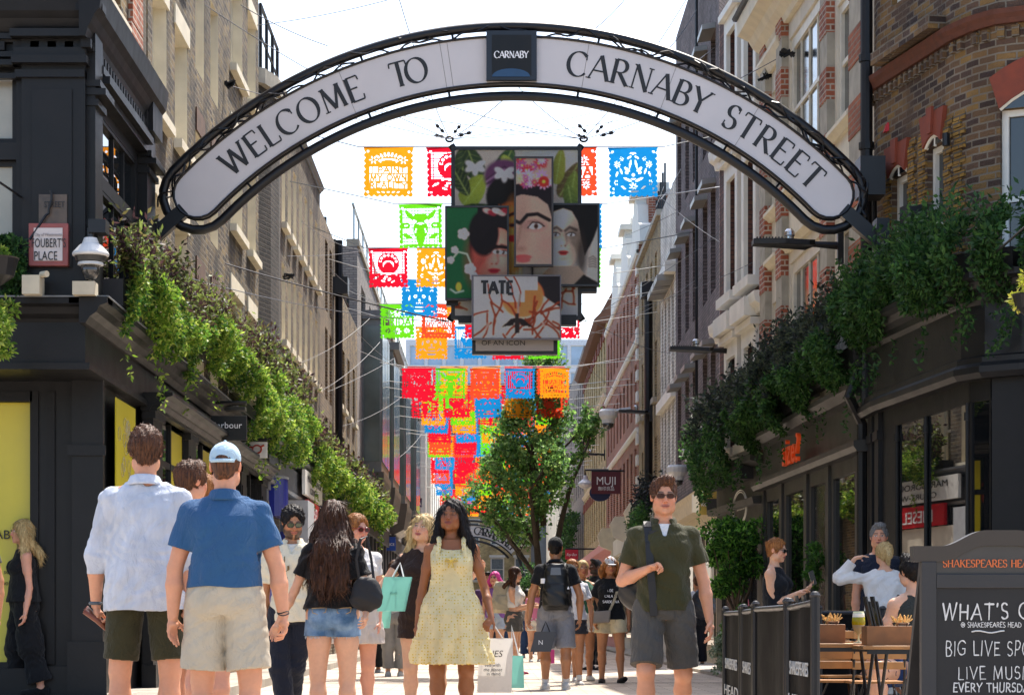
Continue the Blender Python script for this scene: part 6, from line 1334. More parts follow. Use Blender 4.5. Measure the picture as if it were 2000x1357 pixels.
o = blade('hanging_sign', 'gold square hanging sign with dark panel beside the bay tree', 1366, 1418, 953, 1005, 41.8, M('gold_sign', 'a08a3a', .5), [('KG', 1376, 988, 7, 'sans')], wt); mb = MB(); a, c = P(1380, 1005, 41.7), P(1424, 974, 41.7); mb.box(a.x, c.x, 41.6, 41.7, a.z, c.z); mb.build('dark_panel', M('sign_black'), o)
mb = MB(); a, c = P(1352, 1000, 42.5), P(1364, 965, 42.5); mb.box(a.x, c.x, 42.4, 42.6, a.z, c.z); tag(mb.build('window_box_sign', whitep, None), 'small white box fitting on the beige shopfront', 'sign')
o = thing('street_name_sign', 'tilted white street name plate above the pub hedge', 'sign', P(1790, 470, 24)); fr_ = segf(1)[0]
mb = MB(); fr_.box(mb, .78, 1.18, P(0, 490, 25).z, P(0, 456, 25).z, .02, .05); mb.build('plate', M('plate_pinkish'), o); text('CARNABY', fr_.p(.98, P(0, 476, 25).z, .06), -fr_.U * -1, (0, 0, 1), .09, M('plate_red', 'a8322a', .5), o, sx=.7)
o = thing('shop_sign', 'red fascia sign with white letters on the left side, mirrored in the pub window', 'sign', (XL, 66, 3.8)); mb = MB(); FL.box(mb, 43.3, 46.0, 2.72, 3.14, .26, .32); mb.build('board', M('sign_red', 'c41424', .4), o); text('DIESEL', (XL + .33, 44.65, 2.8), (0, 1, 0), (0, 0, 1), .25, wt, o, sx=1.6)
o = thing('street_name_sign', 'white banner plate high on the left side, mirrored in the pub window', 'sign', (XL, 66, 5)); mb = MB(); FL.box(mb, 42.6, 46.8, 3.2, 3.66, .26, .32); mb.build('board', M('sign_pale'), o); text('MARLBOROUGH', (XL + .33, 44.7, 3.46), (0, 1, 0), (0, 0, 1), .13, M('letter_black'), o, sx=2.4); text('COURT W1', (XL + .33, 44.7, 3.26), (0, 1, 0), (0, 0, 1), .12, M('letter_black'), o, sx=2.4)
mb = MB(); FL.box(mb, 42.4, 47.4, 0.1, 2.7, .24, .27); tag(mb.build('cream_shopfront', M('cream_render'), None), 'cream shopfront wall on the left, mid distance', 'shopfront')
def arm_lamp(label, x0, x1, y, Y, wall):
 a, c = P(x0, y, Y), P(x1, y, Y); o = thing('street_lamp', label, 'street lamp', c, 'flat black street lamps on wall arms'); L = c.x - a.x; z = a.z; r = L * .5
 mb = MB(); mb.prism([(a.x, Y - .12, z + .01), (a.x + L * .35, Y - .2, z), (a.x + L * .62, Y - .2, z - .02), (a.x + L * .7, Y - .08, z), (a.x + L * .7, Y + .08, z), (a.x + L * .62, Y + .2, z - .02), (a.x + L * .35, Y + .2, z), (a.x, Y + .12, z + .01)], (0, 0, .06)); mb.build('lamp_head', blackm, o)
 mb = MB()
 for k in range(9): mb.box(a.x + L * (.03 + .035 * k), a.x + L * (.045 + .035 * k), Y - .14, Y + .14, z + .05, z + .085)
 mb.build('cooling_fins', blackm, o)
 mb = MB(); mb.tube([(a.x + L * .68, Y, z + .02), (wall, Y, z)], [.035, .05], 8); mb.box(wall - .04, wall + .03, Y - .05, Y + .05, z - .22, z + .2); mb.build('arm', blackm, o)
 mb = MB(); mb.lathe((a.x + L * .42, Y, z + .06), [(.05, 0), (.05, .05), (.065, .06), (.06, .11), (.035, .14), (.01, .145)], 14); mb.build('sensor', M('chrome'), o)
arm_lamp('flat black street lamp on wall arm below the right end of the arch', 1470, 1642, 480, 27.6, P(1642, 0, 27.6).x)
arm_lamp('flat black street lamp on long arm from white stone building', 1308, 1430, 686, 37.6, P(1434, 0, 37.6).x)
arm_lamp('smaller flat black street lamp on the tall black pipe, right', 1208, 1290, 806, 60.5, 4.1)
arm_lamp('distant flat black street lamp above the pink shopfront', 1128, 1188, 888, 88, 4.2)
for lb, px, py, Y, r, wx in (('white domed street lamp beside the dark red hanging sign', 1143, 944, 84, .26, 4.2),):
 q = P(px, py, Y); o = thing('street_lamp', lb, 'street lamp', q); mb = MB(); mb.lathe((q.x, Y, q.z), [(.05, .3), (.08, .28), (.1, .15), (r, .02), (r, -.05), (.2, -.12), (.03, -.2)], 18); mb.build('lantern', wl, o); mb = MB(); mb.tube([(q.x, Y, q.z + .28), (q.x, Y, q.z + .5), (wx, Y, q.z + .5)], .04, 6); mb.build('arm', blackm, o)
def cctv(lb, px, py, Y, s, d=1):
 q = P(px, py, Y); o = thing('security_camera', lb, 'camera', q); mb = MB(); mb.lathe((q.x, Y, q.z), [(s, s * .9), (s * 1.25, s * .6), (s * 1.25, 0), (s * .9, -s * .5), (s * .85, -s)], 16); mb.build('housing', wl, o); mb = MB(); mb.lathe((q.x, Y, q.z - s), [(s * .8, 0), (s * .7, -s * .5), (s * .2, -s * .8)], 14); mb.build('dome', M('lamp_glass'), o, smooth=True); mb = MB(); mb.tube([(q.x, Y, q.z + s * .5), (q.x + d * s * 3, Y + .1, q.z + s)], s * .3, 6); mb.build('bracket', wl, o)
cctv('grey security camera on bracket at the lane corner under the hanging greenery', 1478, 862, 38.0, .14)
cctv('white security camera high on the dark modern building wall', 1352, 888, 46, .16); cctv('white security camera lower on the dark modern building wall', 1322, 922, 48.5, .17)
cctv('grey security camera above the pink shopfront', 1188, 812, 62, .2); 
mb = MB(); fr_ = segf(1)[0]; fr_.box(mb, 1.5, 1.72, P(0, 446, 24.3).z, P(0, 392, 24.3).z, .1, .32); mb.tube([fr_.p(1.6, 4.9, 0), fr_.p(1.6, 4.85, .2)], .04, 8); tag(mb.build('wall_speaker', blackm, None), 'black speaker box on the pub wall between the arched windows', 'speaker')
q = P(1848, 270, 24.0); mb = MB(); mb.tube([q + Vector((0, 0, .05)), q + Vector((0, 0, -.08))], .04, 8); tag(mb.build('wall_light', blackm, None), 'little black wall light above the second arched pub window', 'light')
for i, (px, py, Y) in enumerate(((445, 165, 32.6), (1538, 103, 32), (1495, 150, 34.0), (1503, 492, 36.0), (563, 540, 42))):
 q = P(px, py, Y); mb = MB(); rr = random.Random(i)
 for k in range(4): mb.tube([q + Vector((rr.uniform(-.12, .12), 0, rr.uniform(-.06, .06))) for _ in range(5)], .02, 5)
 tag(mb.build('cable_anchor', blackm, None), ['tangled wire anchor on the sooty left brick wall', 'tangled wire anchor below the cream cornice', 'lower tangled wire anchor by the cream arch', 'wire anchor on the white stone building', 'wire anchor on the second left brick wall'][i], 'wire anchor')
# ================================================================= PEOPLE: implicit surfaces meshed with surface nets
def surfnets(f, org, h):
 """f on a grid -> quads of the zero surface"""
 s = f < 0; nx, ny, nz = f.shape
 c = np.zeros((nx - 1, ny - 1, nz - 1), np.int8)
 for dx in (0, 1):
  for dy in (0, 1):
   for dz in (0, 1): c += s[dx:nx - 1 + dx, dy:ny - 1 + dy, dz:nz - 1 + dz]
 act = np.argwhere((c > 0) & (c < 8))
 if len(act) == 0: return np.zeros((0, 3)), np.zeros((0, 4), int)
 idx = -np.ones(c.shape, np.int32); idx[act[:, 0], act[:, 1], act[:, 2]] = np.arange(len(act))
 co = np.array([[(k >> 0) & 1, (k >> 1) & 1, (k >> 2) & 1] for k in range(8)])
 v = np.stack([f[act[:, 0] + o[0], act[:, 1] + o[1], act[:, 2] + o[2]] for o in co], 1)
 acc = np.zeros((len(act), 3)); cnt = np.zeros(len(act))
 for a in range(8):
  for b in (a ^ 1, a ^ 2, a ^ 4):
   if b > a:
    m = (v[:, a] < 0) != (v[:, b] < 0); t = v[:, a] / (v[:, a] - v[:, b] + 1e-12); t = np.where(m, t, 0)
    acc += np.where(m[:, None], co[a] + t[:, None] * (co[b] - co[a]), 0); cnt += m
 P_ = (act + acc / cnt[:, None]) * h + org; F_ = []
 for ax in range(3):
  a = [slice(1, -1)] * 3; b = [slice(1, -1)] * 3; a[ax] = slice(0, -1); b[ax] = slice(1, None)
  sa, sb = s[tuple(a)], s[tuple(b)]; e = np.argwhere(sa != sb); off = np.ones(3, int); off[ax] = 0; e = e + off
  if len(e) == 0: continue
  u, w_ = [k for k in range(3) if k != ax]; du = np.zeros(3, int); dw = np.zeros(3, int); du[u] = 1; dw[w_] = 1
  q = [e, e - du, e - du - dw, e - dw]; I = [idx[k[:, 0], k[:, 1], k[:, 2]] for k in q]; Q = np.stack(I, 1)
  fl = s[e[:, 0], e[:, 1], e[:, 2]]
  if ax == 1: fl = ~fl
  Q[fl] = Q[fl][:, ::-1]; F_.append(Q)
 Fq = np.concatenate(F_); Fq = Fq[(Fq >= 0).all(1)]; return P_, Fq[:, ::-1]
class Vol:
 def __init__(s, lo, hi, h):
  s.h = h; s.lo = np.array(lo, float); n = np.ceil((np.array(hi) - s.lo) / h).astype(int) + 1
  s.f = np.full(n, 1.0, np.float32); s.ax = [s.lo[i] + np.arange(n[i]) * h for i in range(3)]
 def sl(s, lo, hi, pad):
  r = [slice(max(int((lo[i] - pad - s.lo[i]) / s.h), 0), min(int((hi[i] + pad - s.lo[i]) / s.h) + 2, s.f.shape[i])) for i in range(3)]
  return tuple(r), np.meshgrid(*[s.ax[i][r[i]].astype(np.float32) for i in range(3)], indexing='ij', sparse=True)
 def put(s, r, d, k, op='u'):
  a = s.f[r]
  if a.size == 0: return
  if op == 'u':
   hh = np.maximum(k - np.abs(a - d), 0) / max(k, 1e-6); s.f[r] = np.minimum(a, d) - hh * hh * k * .25
  elif op == 's':
   d = -d; hh = np.maximum(k - np.abs(a - d), 0) / max(k, 1e-6); s.f[r] = np.maximum(a, d) + hh * hh * k * .25
 def cap(s, a, b, ra, rb=None, k=.02, op='u', sq=None):
  rb = ra if rb is None else rb; a, b = np.array(a, float), np.array(b, float); m = max(ra, rb)
  r, (X, Y, Z) = s.sl(np.minimum(a, b) - m, np.maximum(a, b) + m, k + 2 * s.h)
  d = b - a; L = d @ d + 1e-9; t = np.clip(((X - a[0]) * d[0] + (Y - a[1]) * d[1] + (Z - a[2]) * d[2]) / L, 0, 1)
  q = np.sqrt((X - a[0] - t * d[0]) ** 2 + (Y - a[1] - t * d[1]) ** 2 + (Z - a[2] - t * d[2]) ** 2) - (ra + t * (rb - ra)); s.put(r, q, k, op)
 def ell(s, c, rad, k=.02, op='u', rot=None):
  c, rad = np.array(c, float), np.array(rad, float); m = rad.max() if rot is not None else rad
  r, (X, Y, Z) = s.sl(c - m, c + m, k + 2 * s.h); x, y, z = X - c[0], Y - c[1], Z - c[2]
  if rot is not None: Rm = np.array(rot); x, y, z = (Rm[0, 0] * x + Rm[1, 0] * y + Rm[2, 0] * z, Rm[0, 1] * x + Rm[1, 1] * y + Rm[2, 1] * z, Rm[0, 2] * x + Rm[1, 2] * y + Rm[2, 2] * z)
  k0 = np.sqrt((x / rad[0]) ** 2 + (y / rad[1]) ** 2 + (z / rad[2]) ** 2); k1 = np.sqrt((x / rad[0] ** 2) ** 2 + (y / rad[1] ** 2) ** 2 + (z / rad[2] ** 2) ** 2) + 1e-9
  s.put(r, k0 * (k0 - 1) / k1, k, op)
 def loft(s, zs, cx, cy, wx, wy, k=.03, op='u', wob=None, pw=2.3):
  zs = np.array(zs); m = max(max(wx), max(wy)) + max(map(abs, cx)) + max(map(abs, cy))
  r, (X, Y, Z) = s.sl(np.array([-m, -m, zs[0]]), np.array([m, m, zs[-1]]), k + 2 * s.h)
  z = s.ax[2][r[2]]; I = lambda a: np.interp(z, zs, a).astype(np.float32)[None, None, :]
  ax_, ay = I(wx), I(wy); x = np.abs(X - I(cx)) / ax_; y = np.abs(Y - I(cy)) / ay
  q = (x ** pw + y ** pw) ** (1 / pw)
  if wob is not None: q = q - wob(np.arctan2(Y - I(cy), X - I(cx)), Z) 
  d = (q - 1) * np.minimum(ax_, ay) * 1.0; d = np.maximum(d, np.maximum(zs[0] - Z, Z - zs[-1])); s.put(r, d, k, op)
 def plane(s, p, n, lo=None, hi=None):
  r, (X, Y, Z) = s.sl(s.lo if lo is None else lo, s.lo + np.array(s.f.shape) * s.h if hi is None else hi, 0)
  d = (X - p[0]) * n[0] + (Y - p[1]) * n[1] + (Z - p[2]) * n[2]; s.f[r] = np.maximum(s.f[r], d)
 def disp(s, fn):
  r, (X, Y, Z) = s.sl(s.lo, s.lo + np.array(s.f.shape) * s.h, 0); m = np.abs(s.f) < .05; s.f = s.f + np.where(m, fn(X, Y, Z), 0).astype(np.float32)
 def mesh(s): return surfnets(s.f, s.lo, s.h)
def rotm(yaw, pitch, roll=0):
 cz, sz, cx, sx, cy, sy = math.cos(yaw), math.sin(yaw), math.cos(pitch), math.sin(pitch), math.cos(roll), math.sin(roll)
 Rz = np.array([[cz, -sz, 0], [sz, cz, 0], [0, 0, 1]]); Rx = np.array([[1, 0, 0], [0, cx, -sx], [0, sx, cx]]); Ry = np.array([[cy, 0, sy], [0, 1, 0], [-sy, 0, cy]])
 return Rz @ Rx @ Ry
def folds(amp, seed, fx=22., fz=14., drape=0.0):
 r = random.Random(seed); w_ = [(r.uniform(.6, 1.5) * fx, r.uniform(.6, 1.5) * fx, r.uniform(.4, 1.4) * fz, r.uniform(0, 6.28)) for _ in range(5)]
 def fn(X, Y, Z):
  wx = X + .02 * np.sin(Z * 19 + 1 + seed) ; wy = Y + .02 * np.sin(Z * 15 + 2); o = 0
  for a, b, c, p in w_: o = o + np.sin(a * wx + b * wy + c * Z + p)
  o2 = np.abs(np.sin(w_[0][0] * 1.3 * wx - w_[1][1] * .7 * wy + w_[2][2] * 1.6 * Z + w_[3][3])) ** 3
  q = o * .26 + (o2 - .4) * .8 + .35 * np.sin(31 * wx + 12 * np.sin(Z * 9 + seed) + 4 * np.sin(wy * 23)) * np.sin(Z * 17 + X * 9 + seed)
  if drape: q = q + drape * np.sin(np.arctan2(Y, X) * 9 + 2 * np.sin(Z * 5))
  return q * amp
 return fn
def cloth(name, col='888888', rough=.85, var=.1, weave=.25, kind=None, col2=None, trans=0):
 if name in _M: return _M[name]
 m = M(name, col, rough, var=var, sc_=7, bump=weave, bsc=420, spec=.25, trans=trans); t = m.node_tree; b = t.nodes['Principled BSDF']
 b.inputs['Sheen Weight'].default_value = .08
 tc = [n for n in t.nodes if n.type == 'TEX_COORD'][0]; bp0 = [n for n in t.nodes if n.type == 'BUMP'][0]
 n2 = N_(t, 'TexNoise'); n2.inputs['Scale'].default_value = 11; n2.inputs['Detail'].default_value = 3; n2.inputs['Distortion'].default_value = 1.6; n2.inputs['Roughness'].default_value = .6; mp = N_(t, 'Mapping'); mp.inputs['Scale'].default_value = (1, 1, .55); mp.inputs['Rotation'].default_value = (.3, .4, 0)
 t.links.new(tc.outputs['Object'], mp.inputs[0]); t.links.new(mp.outputs[0], n2.inputs['Vector']); b2 = N_(t, 'Bump'); b2.inputs['Strength'].default_value = .75; b2.inputs['Distance'].default_value = .028
 t.links.new(n2.outputs[0], b2.inputs['Height']); t.links.new(bp0.outputs[0], b2.inputs['Normal']); t.links.new(b2.outputs[0], b.inputs['Normal'])
 if kind:
  mx = [n for n in t.nodes if n.type == 'MIX_RGB'][0]; tc = [n for n in t.nodes if n.type == 'TEX_COORD'][0]
  if kind == 'flowers':
   vo = N_(t, 'TexVoronoi'); vo.inputs['Scale'].default_value = 46; vo.inputs['Randomness'].default_value = .35; t.links.new(tc.outputs['Object'], vo.inputs['Vector'])
   rp = ramp(t, [(0, 'd2b22a'), (.22, 'e0c654'), (.33, col), (1, col)]); t.links.new(vo.outputs['Distance'], rp.inputs[0])
  elif kind == 'denim':
   vo = N_(t, 'TexNoise'); vo.inputs['Scale'].default_value = 9; vo.inputs['Detail'].default_value = 6; t.links.new(tc.outputs['Object'], vo.inputs['Vector']); rp = ramp(t, [(.35, col), (.65, col2)]); t.links.new(vo.outputs[0], rp.inputs[0])
  elif kind == 'linen':
   vo = N_(t, 'TexNoise'); vo.inputs['Scale'].default_value = 30; vo.inputs['Detail'].default_value = 8; mp = N_(t, 'Mapping'); mp.inputs['Scale'].default_value = (1, 1, .25); t.links.new(tc.outputs['Object'], mp.inputs[0]); t.links.new(mp.outputs[0], vo.inputs['Vector']); rp = ramp(t, [(.3, col), (.7, col2)]); t.links.new(vo.outputs[0], rp.inputs[0])
  t.links.new(rp.outputs[0], mx.inputs[1])
 return m
def hairmat(name, c1, c2):
 if name in _M: return _M[name]
 m, t, b = base_mat(name); tc = N_(t, 'TexCoord'); mp = N_(t, 'Mapping'); mp.inputs['Scale'].default_value = (130, 130, 9); n = N_(t, 'TexNoise'); n.inputs['Scale'].default_value = 1; n.inputs['Detail'].default_value = 3; n.inputs['Distortion'].default_value = .3
 t.links.new(tc.outputs['Object'], mp.inputs[0]); t.links.new(mp.outputs[0], n.inputs['Vector']); rp = ramp(t, [(.35, c1), (.68, c2)]); t.links.new(n.outputs[0], rp.inputs[0]); t.links.new(rp.outputs[0], b.inputs['Base Color'])
 b.inputs['Roughness'].default_value = .5; b.inputs['Specular IOR Level'].default_value = .25
 bp = N_(t, 'Bump'); bp.inputs['Strength'].default_value = .8; bp.inputs['Distance'].default_value = .008; t.links.new(n.outputs[0], bp.inputs['Height']); t.links.new(bp.outputs[0], b.inputs['Normal']); _M[name] = m; return m
skinm = vcmat('skin', .48, sss=.25, bump=.15, spec=.4)
SK = dict(fair='cd9c7d', pink='c98f6f', tan='b07a56', brown='8c5836', olive='ab7855', dark='50301f', rosy='d0957a')
class Person:
 def __init__(s, label, px, top, sc_, rot=0, sex='m', skin='fair', bulk=1.0, arms=None, legs=None, yaw=0, pitch=0, roll=0, seat=None, group=None, zbase=0.0, H=None, lean=(0, 0), hc='3a2a1e', beard=None, shw=1.0, cat='person', brow='2c2018', lips=None, closed=False, eye='4a3524', smile=0):
  Y = F / sc_; s.Y = Y; s.H = H or (CH - zbase + (CY - top) / sc_); s.rot = R(rot); s.rt = thing('person', label, cat, ((px - CX) / sc_, Y, zbase), group, s.rot)
  s.sc = sc_; s.h = min(max(.72 / (sc_ * .512), .0048), .02); s.sex = sex; s.b = bulk; s.skin = skin; s.hc = hc; s.beard = beard; s.lips = lips; s.closed = closed; s.brow = brow; s.eye = eye; s.pw = {}
  H = s.H; f = sex == 'f'; s.z0 = 0; cr, sr = math.cos(-s.rot), math.sin(-s.rot)
  s.loc = lambda v: np.array([v[0] * cr - v[1] * sr, v[0] * sr + v[1] * cr, v[2]])
  s.lean = np.array([lean[0], lean[1]]); hipz = .525 * H if seat is None else seat
  s.hipz = hipz; s.dz = hipz - .525 * H
  s.shz = .818 * H + s.dz; sw = (.104 if not f else .092) * H * shw; s.sw = sw
  s.sh = {}; s.el = {}; s.wr = {}; s.hd = {}; s.kn = {}; s.an = {}; s.hp = {}; s.tw = {}
  side = lambda k: (-1 if k == 'L' else 1) * (1 if cr_pos(s.rot) else -1)
  arms = arms or {}; legs = legs or {}
  for k in 'LR':
   sx = side(k); a = arms.get(k, {}); lx = s.leanx(s.shz)
   s.sh[k] = np.array([sx * sw + lx[0], .004 * H + lx[1], s.shz - .032 * H])
   u = nz_(s.loc(a.get('u', ((-.12 if k == 'L' else .12), 0, -1)))); e = nz_(s.loc(a.get('f', ((-.03 if k == 'L' else .03), -.12, -1)))); hh = a.get('h'); hh = nz_(s.loc(hh)) if hh is not None else e
   s.el[k] = s.sh[k] + u * .178 * H; s.wr[k] = s.el[k] + e * .150 * H; s.hd[k] = hh; s.pw[k] = nz_(s.loc(a.get('palm', ((1 if k == 'L' else -1), 0, 0)))); s.tw[k] = nz_(s.loc(a.get('thumb', (0, -1 if cr_pos(s.rot) else 1, 0)))); s.__dict__.setdefault('curl', {})[k] = a.get('curl', .45)
   l = legs.get(k, {}); s.hp[k] = np.array([sx * .055 * H, 0, hipz - .015 * H])
   u = nz_(s.loc(l.get('u', (0.0, 0, -1)))); e = nz_(s.loc(l.get('s', (0, .03, -1)))); s.kn[k] = s.hp[k] + u * .243 * H; s.an[k] = s.kn[k] + e * .232 * H
   s.__dict__.setdefault('ft', {})[k] = nz_(s.loc(l['f'])) if 'f' in l else np.array([sx * .12, -1, 0.0])
  s.Rh = rotm(R(yaw), R(pitch), R(roll)); s.hs = H * .133 / .235 * (1.0 if f else 1.01)
  lx = s.leanx(.93 * H + s.dz); s.hc0 = np.array([lx[0], -.008 * H + lx[1], (.932 * H + s.dz)]); s.nk = np.array([*(s.leanx(s.shz) + np.array([0, .008 * H])), s.shz + .012 * H])
  s.body()
 def leanx(s, z): return s.lean * max(z - s.hipz, 0) / (.3 * s.H)
 def bounds(s, pad=.12):
  a = np.array([s.hc0 + [0, 0, .15]] + [s.an[k] - [0, 0, .09] for k in 'LR'] + [s.wr[k] + s.hd[k] * .2 for k in 'LR'] + [s.kn[k] for k in 'LR'] + [s.el[k] for k in 'LR'] + [s.sh[k] for k in 'LR']); lo, hi = a.min(0) - pad, a.max(0) + pad; e = .16 * s.H; lo[:2] = np.minimum(lo[:2], [-.3, -e]); hi[:2] = np.maximum(hi[:2], [.3, e]); return lo, hi
 def tors(s, off=0, wf=1.0, lo=None, hi=None):
  H = s.H; f = s.sex == 'f'
  z = np.array([.47, .50, .53, .57, .61, .65, .70, .742, .772, .798, .830]) * H + s.dz
  wx = np.array([.062, .095, .101, .094, .076, .078, .088, .093, .092, .080, .045] if f else [.070, .091, .095, .090, .084, .085, .090, .096, .097, .084, .045]) * H * s.b
  wy = np.array([.050, .066, .069, .062, .052, .054, .060, .064, .058, .045, .036] if f else [.055, .068, .068, .064, .061, .064, .069, .071, .064, .050, .038]) * H * s.b
  cx = [s.leanx(q)[0] for q in z]; cy = [s.leanx(q)[1] for q in z]; return z, cx, cy, wx * wf + off, wy * wf + off
 def armr(s): f = .82 if s.sex == 'f' else 1.0; return np.array([.0285, .0255, .0220, .0235, .0150]) * s.H * f * s.b ** .7
 def H_(s, p): return s.hc0 + s.Rh @ (np.array(p) * s.hs)
 def body(s):
  H = s.H; lo, hi = s.bounds(); v = Vol(lo, hi, s.h); f = s.sex == 'f'; b = s.b
  z, cx, cy, wx, wy = s.tors(); v.loft(z, cx, cy, wx, wy, k=.03)
  if f: 
   for sx in (-1, 1): q = s.leanx(.73 * H + s.dz); v.ell((sx * .045 * H + q[0], -.048 * H + q[1], .728 * H + s.dz), (.036 * H, .034 * H, .034 * H), k=.03)
  for sx in (-1, 1): v.ell((sx * .048 * H, .035 * H, .505 * H + s.dz), (.05 * H, .045 * H, .05 * H), k=.03)
  for k in 'LR':
   r = s.armr(); S, E, W = s.sh[k], s.el[k], s.wr[k]; nb = s.nk + [0, .01, -.002 * H]; v.cap(nb, S, .024 * H * b, .0265 * H * b, k=.035)
   v.cap(S, S + (E - S) * .45, r[0], r[1] * 1.08, k=.03); v.cap(S + (E - S) * .45, E, r[1] * 1.05, r[2], k=.02); v.cap(E, E + (W - E) * .35, r[2], r[3] * 1.05, k=.015); v.cap(E + (W - E) * .35, W, r[3] * 1.05, r[4], k=.012)
   hp, kn, an = s.hp[k], s.kn[k], s.an[k]; q = b ** .6 * (1.03 if f else 1)
   m1 = hp + (kn - hp) * .45; v.cap(hp, m1, .056 * H * q, .047 * H * q, k=.035); v.cap(m1, kn, .047 * H * q, .0335 * H * q, k=.02)
   d = nz_(an - kn); bk = nz_(-s.ft[k] - d * (-s.ft[k] @ d)); c1 = kn + (an - kn) * .33 + bk * .012 * H
   v.cap(kn, c1, .030 * H, .0335 * H * q, k=.025); v.cap(c1, an, .032 * H * q, .0195 * H, k=.02); v.ell(kn - bk * .012 * H, (.026 * H,) * 3, k=.02)
   ft = s.ft[k]; up = np.array([0, 0, 1.]); fz = np.array([0, 0, -.026 * H]); v.cap(an + fz * .6 - ft * .02 * H, an + ft * .085 * H + fz, .021 * H, .016 * H, k=.02); v.cap(an, an + fz, .02 * H, .024 * H, k=.015)
   s.hand(v, k)
  v.cap(s.nk - [0, 0, .02 * H], s.H_((0, .02, -.06)), (.036 if not f else .030) * H * b ** .4, (.031 if not f else .027) * H, k=.025)
  s.head(v); P_, Q = v.mesh(); s.paint(P_, Q)
 def hand(s, v, k):
  H = s.H; g = H / 1.75 * (.92 if s.sex == 'f' else 1.0); W, d, n = s.wr[k], s.hd[k], s.pw[k]; n = nz_(n - d * (n @ d)); t = np.cross(d, n); t = t if t @ s.tw[k] > 0 else -t; c = s.curl[k]
  fr = max(.0085 * g, s.h * .8)
  for i, (o, L) in enumerate(((.027, .072), (.009, .080), (-.009, .075), (-.026, .060))):
   kn = W + d * (.088 - .004 * abs(i - 1)) * g + t * o * g; v.cap(W + t * o * .5 * g + d * .01, kn, .0125 * g, max(.0115 * g, s.h * .9), k=.012)
   a1 = c * (.8 + .15 * i); d1 = d * math.cos(a1) + n * math.sin(a1); a2 = a1 + c * 1.3; d2 = d * math.cos(a2) + n * math.sin(a2); m = kn + d1 * L * .5 * g + t * o * .12 * g; e = m + d2 * L * .48 * g
   v.cap(kn, m, fr * 1.05, fr * .95, k=.004); v.cap(m, e, fr * .95, fr * .75, k=.003)
  v.ell(W + d * .045 * g + n * .004, (.03 * g, .03 * g, .018 * g), k=.015)
  b0 = W + d * .02 * g + t * .02 * g; b1 = b0 + (d * .6 + t * .75 + n * .3) * .042 * g; b2 = b1 + (d * .85 + t * .3 + n * .45) * .045 * g; v.cap(b0, b1, .014 * g, fr * 1.15, k=.012); v.cap(b1, b2, fr * 1.1, fr * .85, k=.004)
 def head(s, v):
  q = s.hs; f = s.sex == 'f'; A = lambda c, r, k=.02, op='u': v.ell(s.H_(c), np.array(r) * q, k=k * q, op=op, rot=s.Rh); Bc = lambda a, b, ra, rb, k=.01: v.cap(s.H_(a), s.H_(b), ra * q, rb * q, k=k * q)
  A((0, .014, .030), (.074, .094, .084)); A((0, -.030, -.020), (.062 if not f else .058, .062, .082), .03); A((0, -.040, -.078), (.046 if not f else .037, .046, .034), .035)
  A((0, -.078, -.098), (.021 if not f else .016, .018, .016), .02)
  for x in (-1, 1):
   A((x * .038, -.062, -.028), (.026, .024, .026), .03); A((x * .054, -.018, -.068), (.018, .035, .03), .03)
   A((x * .031, -.100, .008), (.017, .014, .011), .012, 's'); A((x * .0305, -.080, .007), (.0135, .0125, .0115), .003)
   Bc((x * .012, -.089, .024), (x * .046, -.080, .026), .0075, .0065, .012); A((x * .078, .012, .0), (.010, .021, .033), .012); A((x * .0095, -.104, -.034), (.0085, .010, .0075), .006)
   Bc((x * .014, -.0895, .0165), (x * .044, -.083, .0155), .0035, .003, .004)
  Bc((0, -.088, .018), (0, -.109, -.026), .0075, .0105, .012)
  A((0, -.093, -.0565), (.023, .009, .0062), .006); A((0, -.091, -.066), (.019, .0095, .0068), .005); A((0, -.075, -.06), (.035, .02, .02), .02)
 def paint(s, P_, Q):
  base = np.array(srgb(SK.get(s.skin, s.skin))); c = np.tile(base, (len(P_), 1)); n = noise1(P_[:, 0] * 31 + P_[:, 2] * 17, 3) * .5 + noise1(P_[:, 1] * 27 - P_[:, 2] * 11, 4) * .5; c *= (1 + .05 * n)[:, None]
  L = (P_ - s.hc0) @ s.Rh / s.hs; x, y, z = L[:, 0], L[:, 1], L[:, 2]; fr = y < -.05
  def mix(m, col, a=1.0):
   nonlocal c; m = (np.clip(m, 0, 1) * a)[:, None]; c = c * (1 - m) + np.array(srgb(col)) * m
  E = lambda cx, cz, rx, rz, soft=.35: np.where(fr, np.clip((1 + soft - np.hypot((x - cx) / rx, (z - cz) / rz)) / soft, 0, 1), 0)
  red = base * np.array([1.0, .62, .58]); 
  for sx in (-1, 1):
   m = E(sx * .042, -.03, .026, .022, .8)[:, None] * .35; c = c * (1 - m) + red * m; m = (np.abs(x - sx * .082) < .016) * (np.abs(z) < .04) * .35; c = c * (1 - m[:, None]) + red * m[:, None]
  m = E(0, -.03, .014, .012, .8)[:, None] * .4; c = c * (1 - m) + red * m
  if s.beard: mix(np.where((y < -.0) & (z < -.03) & (z > -.125), 1, 0) * np.clip((np.abs(x) - .012) / .01 + (z < -.075) * 1 + (z > -.05) * (z < -.042) * 1, 0, 1) * np.clip((-.032 - z) / .02, 0, 1), s.hc, s.beard)
  mix(E(0, -.0565, .024, .0065), s.lips or ('9a4440' if s.sex == 'f' else 'a05a4e'), .85); mix(E(0, -.066, .02, .0075), s.lips or ('9a4440' if s.sex == 'f' else 'a05a4e'), .85); mix(E(0, -.0615, .022, .0016, .9), '3c1a18', .8)
